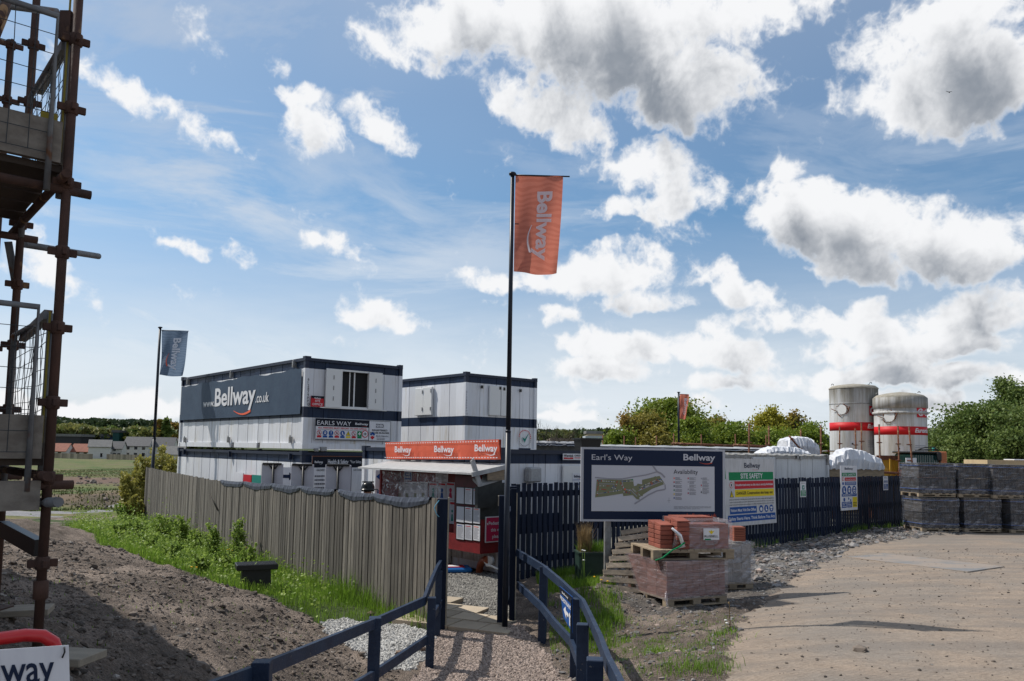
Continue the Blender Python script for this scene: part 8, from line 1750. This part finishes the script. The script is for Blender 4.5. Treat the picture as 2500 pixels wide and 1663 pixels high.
def coup(p, z, a=.13, ang=None):
    """wedge coupler: a cross shaped casting round a standard"""
    k = MB(); M_ = Matrix.Translation((p.x, p.y, z)) @ Matrix.Rotation(ANG if ang is None else ang, 4, 'Z')
    k.cbox(-a, -.010, -.020, a, .010, .020, .003, M_); k.cbox(-.010, -a*.9, -.020, .010, a*.9, .020, .003, M_); k.lathe([(.026,-.035),(.034,-.03),(.034,.03),(.026,.035)], 12, (p.x, p.y, z)); k.obj('coupler', m_rt, sc, True)
for py in (98, 265, 448, 616, 800, 983, 1167, 1375): coup(P1, yz(180-py*.06, py, P1), .07)
for (px, py) in ((100,110),(90,250),(74,548),(64,695),(48,843),(37,1000)): coup(P2, yz(px, py, P2), .07)
for (px, py) in ((38,110),(30,245),(8,850)): coup(P3, yz(px, py, P3), .085)
k = MB()
for py in (1440,): k.lathe([(.026,-.05),(.036,-.045),(.036,.045),(.026,.05)], 12, (P1.x, P1.y, yz(97, py, P1)))
k.obj('spigot', m_rt, sc, True)
def tb(a, b, m=m_galv, r=.0242, nm='ledger'): k = MB(); k.tube([a, b], r, 12); return k.obj(nm, m, sc, True)
# platforms (upper, lower)
def platform(z, zt, nm):
    k = MB(); W_ = 1.28; nb = 5
    for i in range(nb):
        v0 = .04+W_*i/nb; k.tone = random.random(); o_ = P1+dU*(-.02-.015*(i % 2))+dV*v0; e = o_-dU*3.0; a = Vector((o_.x, o_.y, z)); b = Vector((e.x, e.y, z)); k.bar(a+dV*.11, b+dV*.11, .225, .038)
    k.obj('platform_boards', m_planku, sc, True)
    k = MB(); a = P1-dU*.04-dV*.0; k.bar((a.x, a.y, z+.13), (a.x-dU.x*3, a.y-dU.y*3, z+.13), .038, .225); k.obj('toe_board', m_plank, sc, True)
    k = MB(); a = P1-dU*.02+dV*.05; b = P1-dU*.02+dV*1.3; k.bar((a.x, a.y, z+.13), (b.x, b.y, z+.13), .03, .2); k.obj('end_toe_board', m_plank, sc, True)
    tb(Vector((P1.x, P1.y, z-.07))+dV*-.15-dU*.03, Vector((P1.x, P1.y, z-.07))+dV*1.5-dU*.03, m_rt, nm='transom'); tb(Vector((P1.x, P1.y, z-.12))+dU*.12, Vector((P1.x, P1.y, z-.12))-dU*3, m_rt); tb(Vector((P2.x, P2.y, z-.12))+dU*.1, Vector((P2.x, P2.y, z-.12))-dU*3, m_rt)
    for q in (.8, 1.6): c = P1-dU*q; tb(Vector((c.x, c.y, z-.06)), Vector((c.x, c.y, z-.06))+dV*1.3, m_rt, nm='transom')
zU = yz(150, 412, P1); zL = yz(112, 1128, P1); platform(zU, 0, 'upper'); platform(zL, 0, 'lower')
k = MB(); a = P1-dU*.04-dV*.03; k.bar((a.x, a.y, zL-.17), (a.x-dU.x*3, a.y-dU.y*3, zL-.17), .04, .15); k.obj('scaffold_plank', m_plank, sc, True)
# mesh guards
def guard(o_, d_, L, z0, z1, m, cell=.10, rw=.0022, fr=True, wob=.0, name='mesh_guard', fm=None):
    o_ = Vector((o_.x, o_.y, 0)); k = MB(); n1 = int(L/cell); n2 = int((z1-z0)/cell); rr_ = random.Random(int(L*100)); nn_ = Vector((-d_.y, d_.x, 0))
    for i in range(n1+1):
        pts = [o_+d_*(L*i/n1+rr_.uniform(-wob,wob))+nn_*rr_.uniform(-wob,wob)+Vector((0,0,z0+(z1-z0)*j/4)) for j in range(5)]; k.tube(pts, rw, 4, cap=False)
    for j in range(n2+1):
        pts = [o_+d_*(L*i/4)+nn_*rr_.uniform(-wob,wob)+Vector((0,0,z0+(z1-z0)*j/n2+rr_.uniform(-wob,wob))) for i in range(5)]; k.tube(pts, rw, 4, cap=False)
    mo = k.obj(name, m, sc, True)
    if fr:
        k = MB(); k.tube([o_+Vector((0,0,z0-.2)), o_+Vector((0,0,z1)), o_+d_*L+Vector((0,0,z1)), o_+d_*L+Vector((0,0,z0-.2))], .017, 8); k.obj('guard_frame', m_galv, sc, True)
for zz, zt_ in ((zU, yz(145, 62, P1)), (zL, yz(100, 757, P1))):
    guard(P1-dU*.10+dV*-.04, -dU, 2.4, zz+.05, zt_, m_mesh, .095, wob=.004)
    guard(P1+dV*.08-dU*.02, dV, 1.10, zz+.05, zt_-.02, m_mesh, .07, .002, wob=.012)
k = MB(); c = P1-dU*.03+dV*.05; k.box(c.x-.004, c.y-.004, zU+.1, c.x+.004, c.y+.004, zU+1.1); k.obj('guard_edge', m_yelm, sc, True); k = MB(); k.box(c.x-.004, c.y-.004, zL+.1, c.x+.004, c.y+.004, zL+.8); k.obj('guard_edge', m_yelm, sc, True)
k = MB(); c = P1-dU*.09+dV*.02; k.cbox(-.05, -.012, 0, .03, .012, .26, .004, Matrix.Translation((c.x, c.y, zU+.03)) @ Matrix.Rotation(ANG, 4, 'Z')); k.obj('yellow_cap', m_yelm, sc, True)
# free tubes
tb(P(60, 597, 5.6), P(241, 626, 6.4)); tb(P(-60, 1232, 4.9), P(143, 1226, 4.1), r=.026); tb(P(-40, 5, 4.6), P(140, 30, 5.0)); tb(P(20, 590, 5.2), P(42, 715, 5.3), nm='brace'); tb(P(30, -10, 5.5), P(-30, 140, 5.0), m_rt, nm='brace'); tb(P(30, -20, 4.6), P(-10, 60, 4.2), m_rt, nm='brace')
k = MB(); k.bar(P(8, 1290, 4.9), P(96, 1338, 4.35), .05, .09); k.obj('channel', m_black, sc, True)
k = MB(); k.bar(P(160, 112, 4.25), P(98, 222, 5.2), .04, .05); k.bar(P(118, 768, 4.25), P(56, 825, 5.1), .04, .05); split_obj(k, 'guard_arm', m_galv, sc)
for ch in sc.children:
    if ch.name.startswith('guard_arm'): ch.data.transform(Matrix.Translation(-P1))
k = MB(); k.box(-.03, -.02, 0, .03, .02, .16, Matrix.Translation(P(160, 98, 4.2))); k.obj('wedge', m_rt, sc, True)
m_sole = mat('sole_board', (.30,.26,.20), .85, (.22,.19,.15), 3, stretch=(1,6,6), bump=.3)
for i, (p_, ang_, lb) in enumerate(((P1, -8, 'pale wooden sole board under the front scaffold pole'), (P2, 20, 'pale wooden sole board under the second scaffold pole'))):
    t = thing('sole_board', lb, 'board', (p_.x, p_.y, sf(p_.x, p_.y)-.005), R(ang_)); k = MB(); k.cbox(-.40, -.11, -.01, .32, .11, .03, .004); k.obj('timber', m_sole, t)
# pedestrian barrier in the lower left corner
m_redpl = mat('barrier_red', (.50,.012,.015), .38, coat=.3)
Yb = 2.1; a = P(-260, 1568, Yb-.35); t = thing('pedestrian_barrier', 'red tube barrier with a white wordmark panel in the lower left corner', 'barrier', (P(60,1600,Yb).x, Yb, sf(P(60,1600,Yb).x, Yb))); k = MB()
pts = [P(-420,1600,1.75), P(-150,1572,1.9), P(-20,1562,2.02), P(60,1551,2.08), P(105,1553,2.1), P(130,1568,2.11), P(142,1600,2.12), P(150,1680,2.12)]; e = P(155, 1900, 2.12); pts += [e, Vector((e.x, e.y, sf(e.x, e.y)))]
k.tube(pts, .0165, 12); k.obj('frame', m_redpl, t, True)
TL, TR, BL, BR = P(-380,1612,1.75), P(168,1575,2.06), P(-380,1900,1.75), P(176,1870,2.06); k = MB(); nrm = (TR-TL).cross(BL-TL).normalized(); nrm = -nrm if nrm.y > 0 else nrm
k.add([TL,TR,BR,BL]+[v-nrm*.004 for v in (TL,TR,BR,BL)], [(0,1,2,3),(7,6,5,4),(0,4,5,1),(1,5,6,2),(2,6,7,3),(3,7,4,0)]); k.obj('panel', WHITE, t, True)
s = Sign((0,0,0), fn=lambda x, y, z: TL.lerp(TR, x).lerp(BL.lerp(BR, x), 1-y)+nrm*(z+.001)); s.lay = .0012; s.text('Bellway', .43, .71, .24, NAVYP, 1, w=.49, bold=.01); s.done('lettering', t, True)
k = MB(); q = P(157, 1580, 2.05); k.tube([q, P(158,1592,2.045), P(152,1606,2.045)], .0022, 6); k.obj('cable_tie', m_black, t, True)
for i, (px, py) in enumerate(((2186-2357/2357,224),)): pass
bpos = P(2317, 224, 60); t = thing('bird', 'tiny dark bird flying in the sky at the upper right', 'bird', bpos); k = MB(); k.add([(-.22,0,.06),(-.08,.02,.02),(0,0,-.02),(.10,.02,.03),(.25,0,.02),(0,.06,.03),(.02,-.06,-.14)], [(0,1,5),(1,2,5),(2,3,5),(3,4,5),(1,2,6),(2,3,6)]); ob = k.obj('body', m_black, t); ob.modifiers.new('s', 'SOLIDIFY').thickness = .03
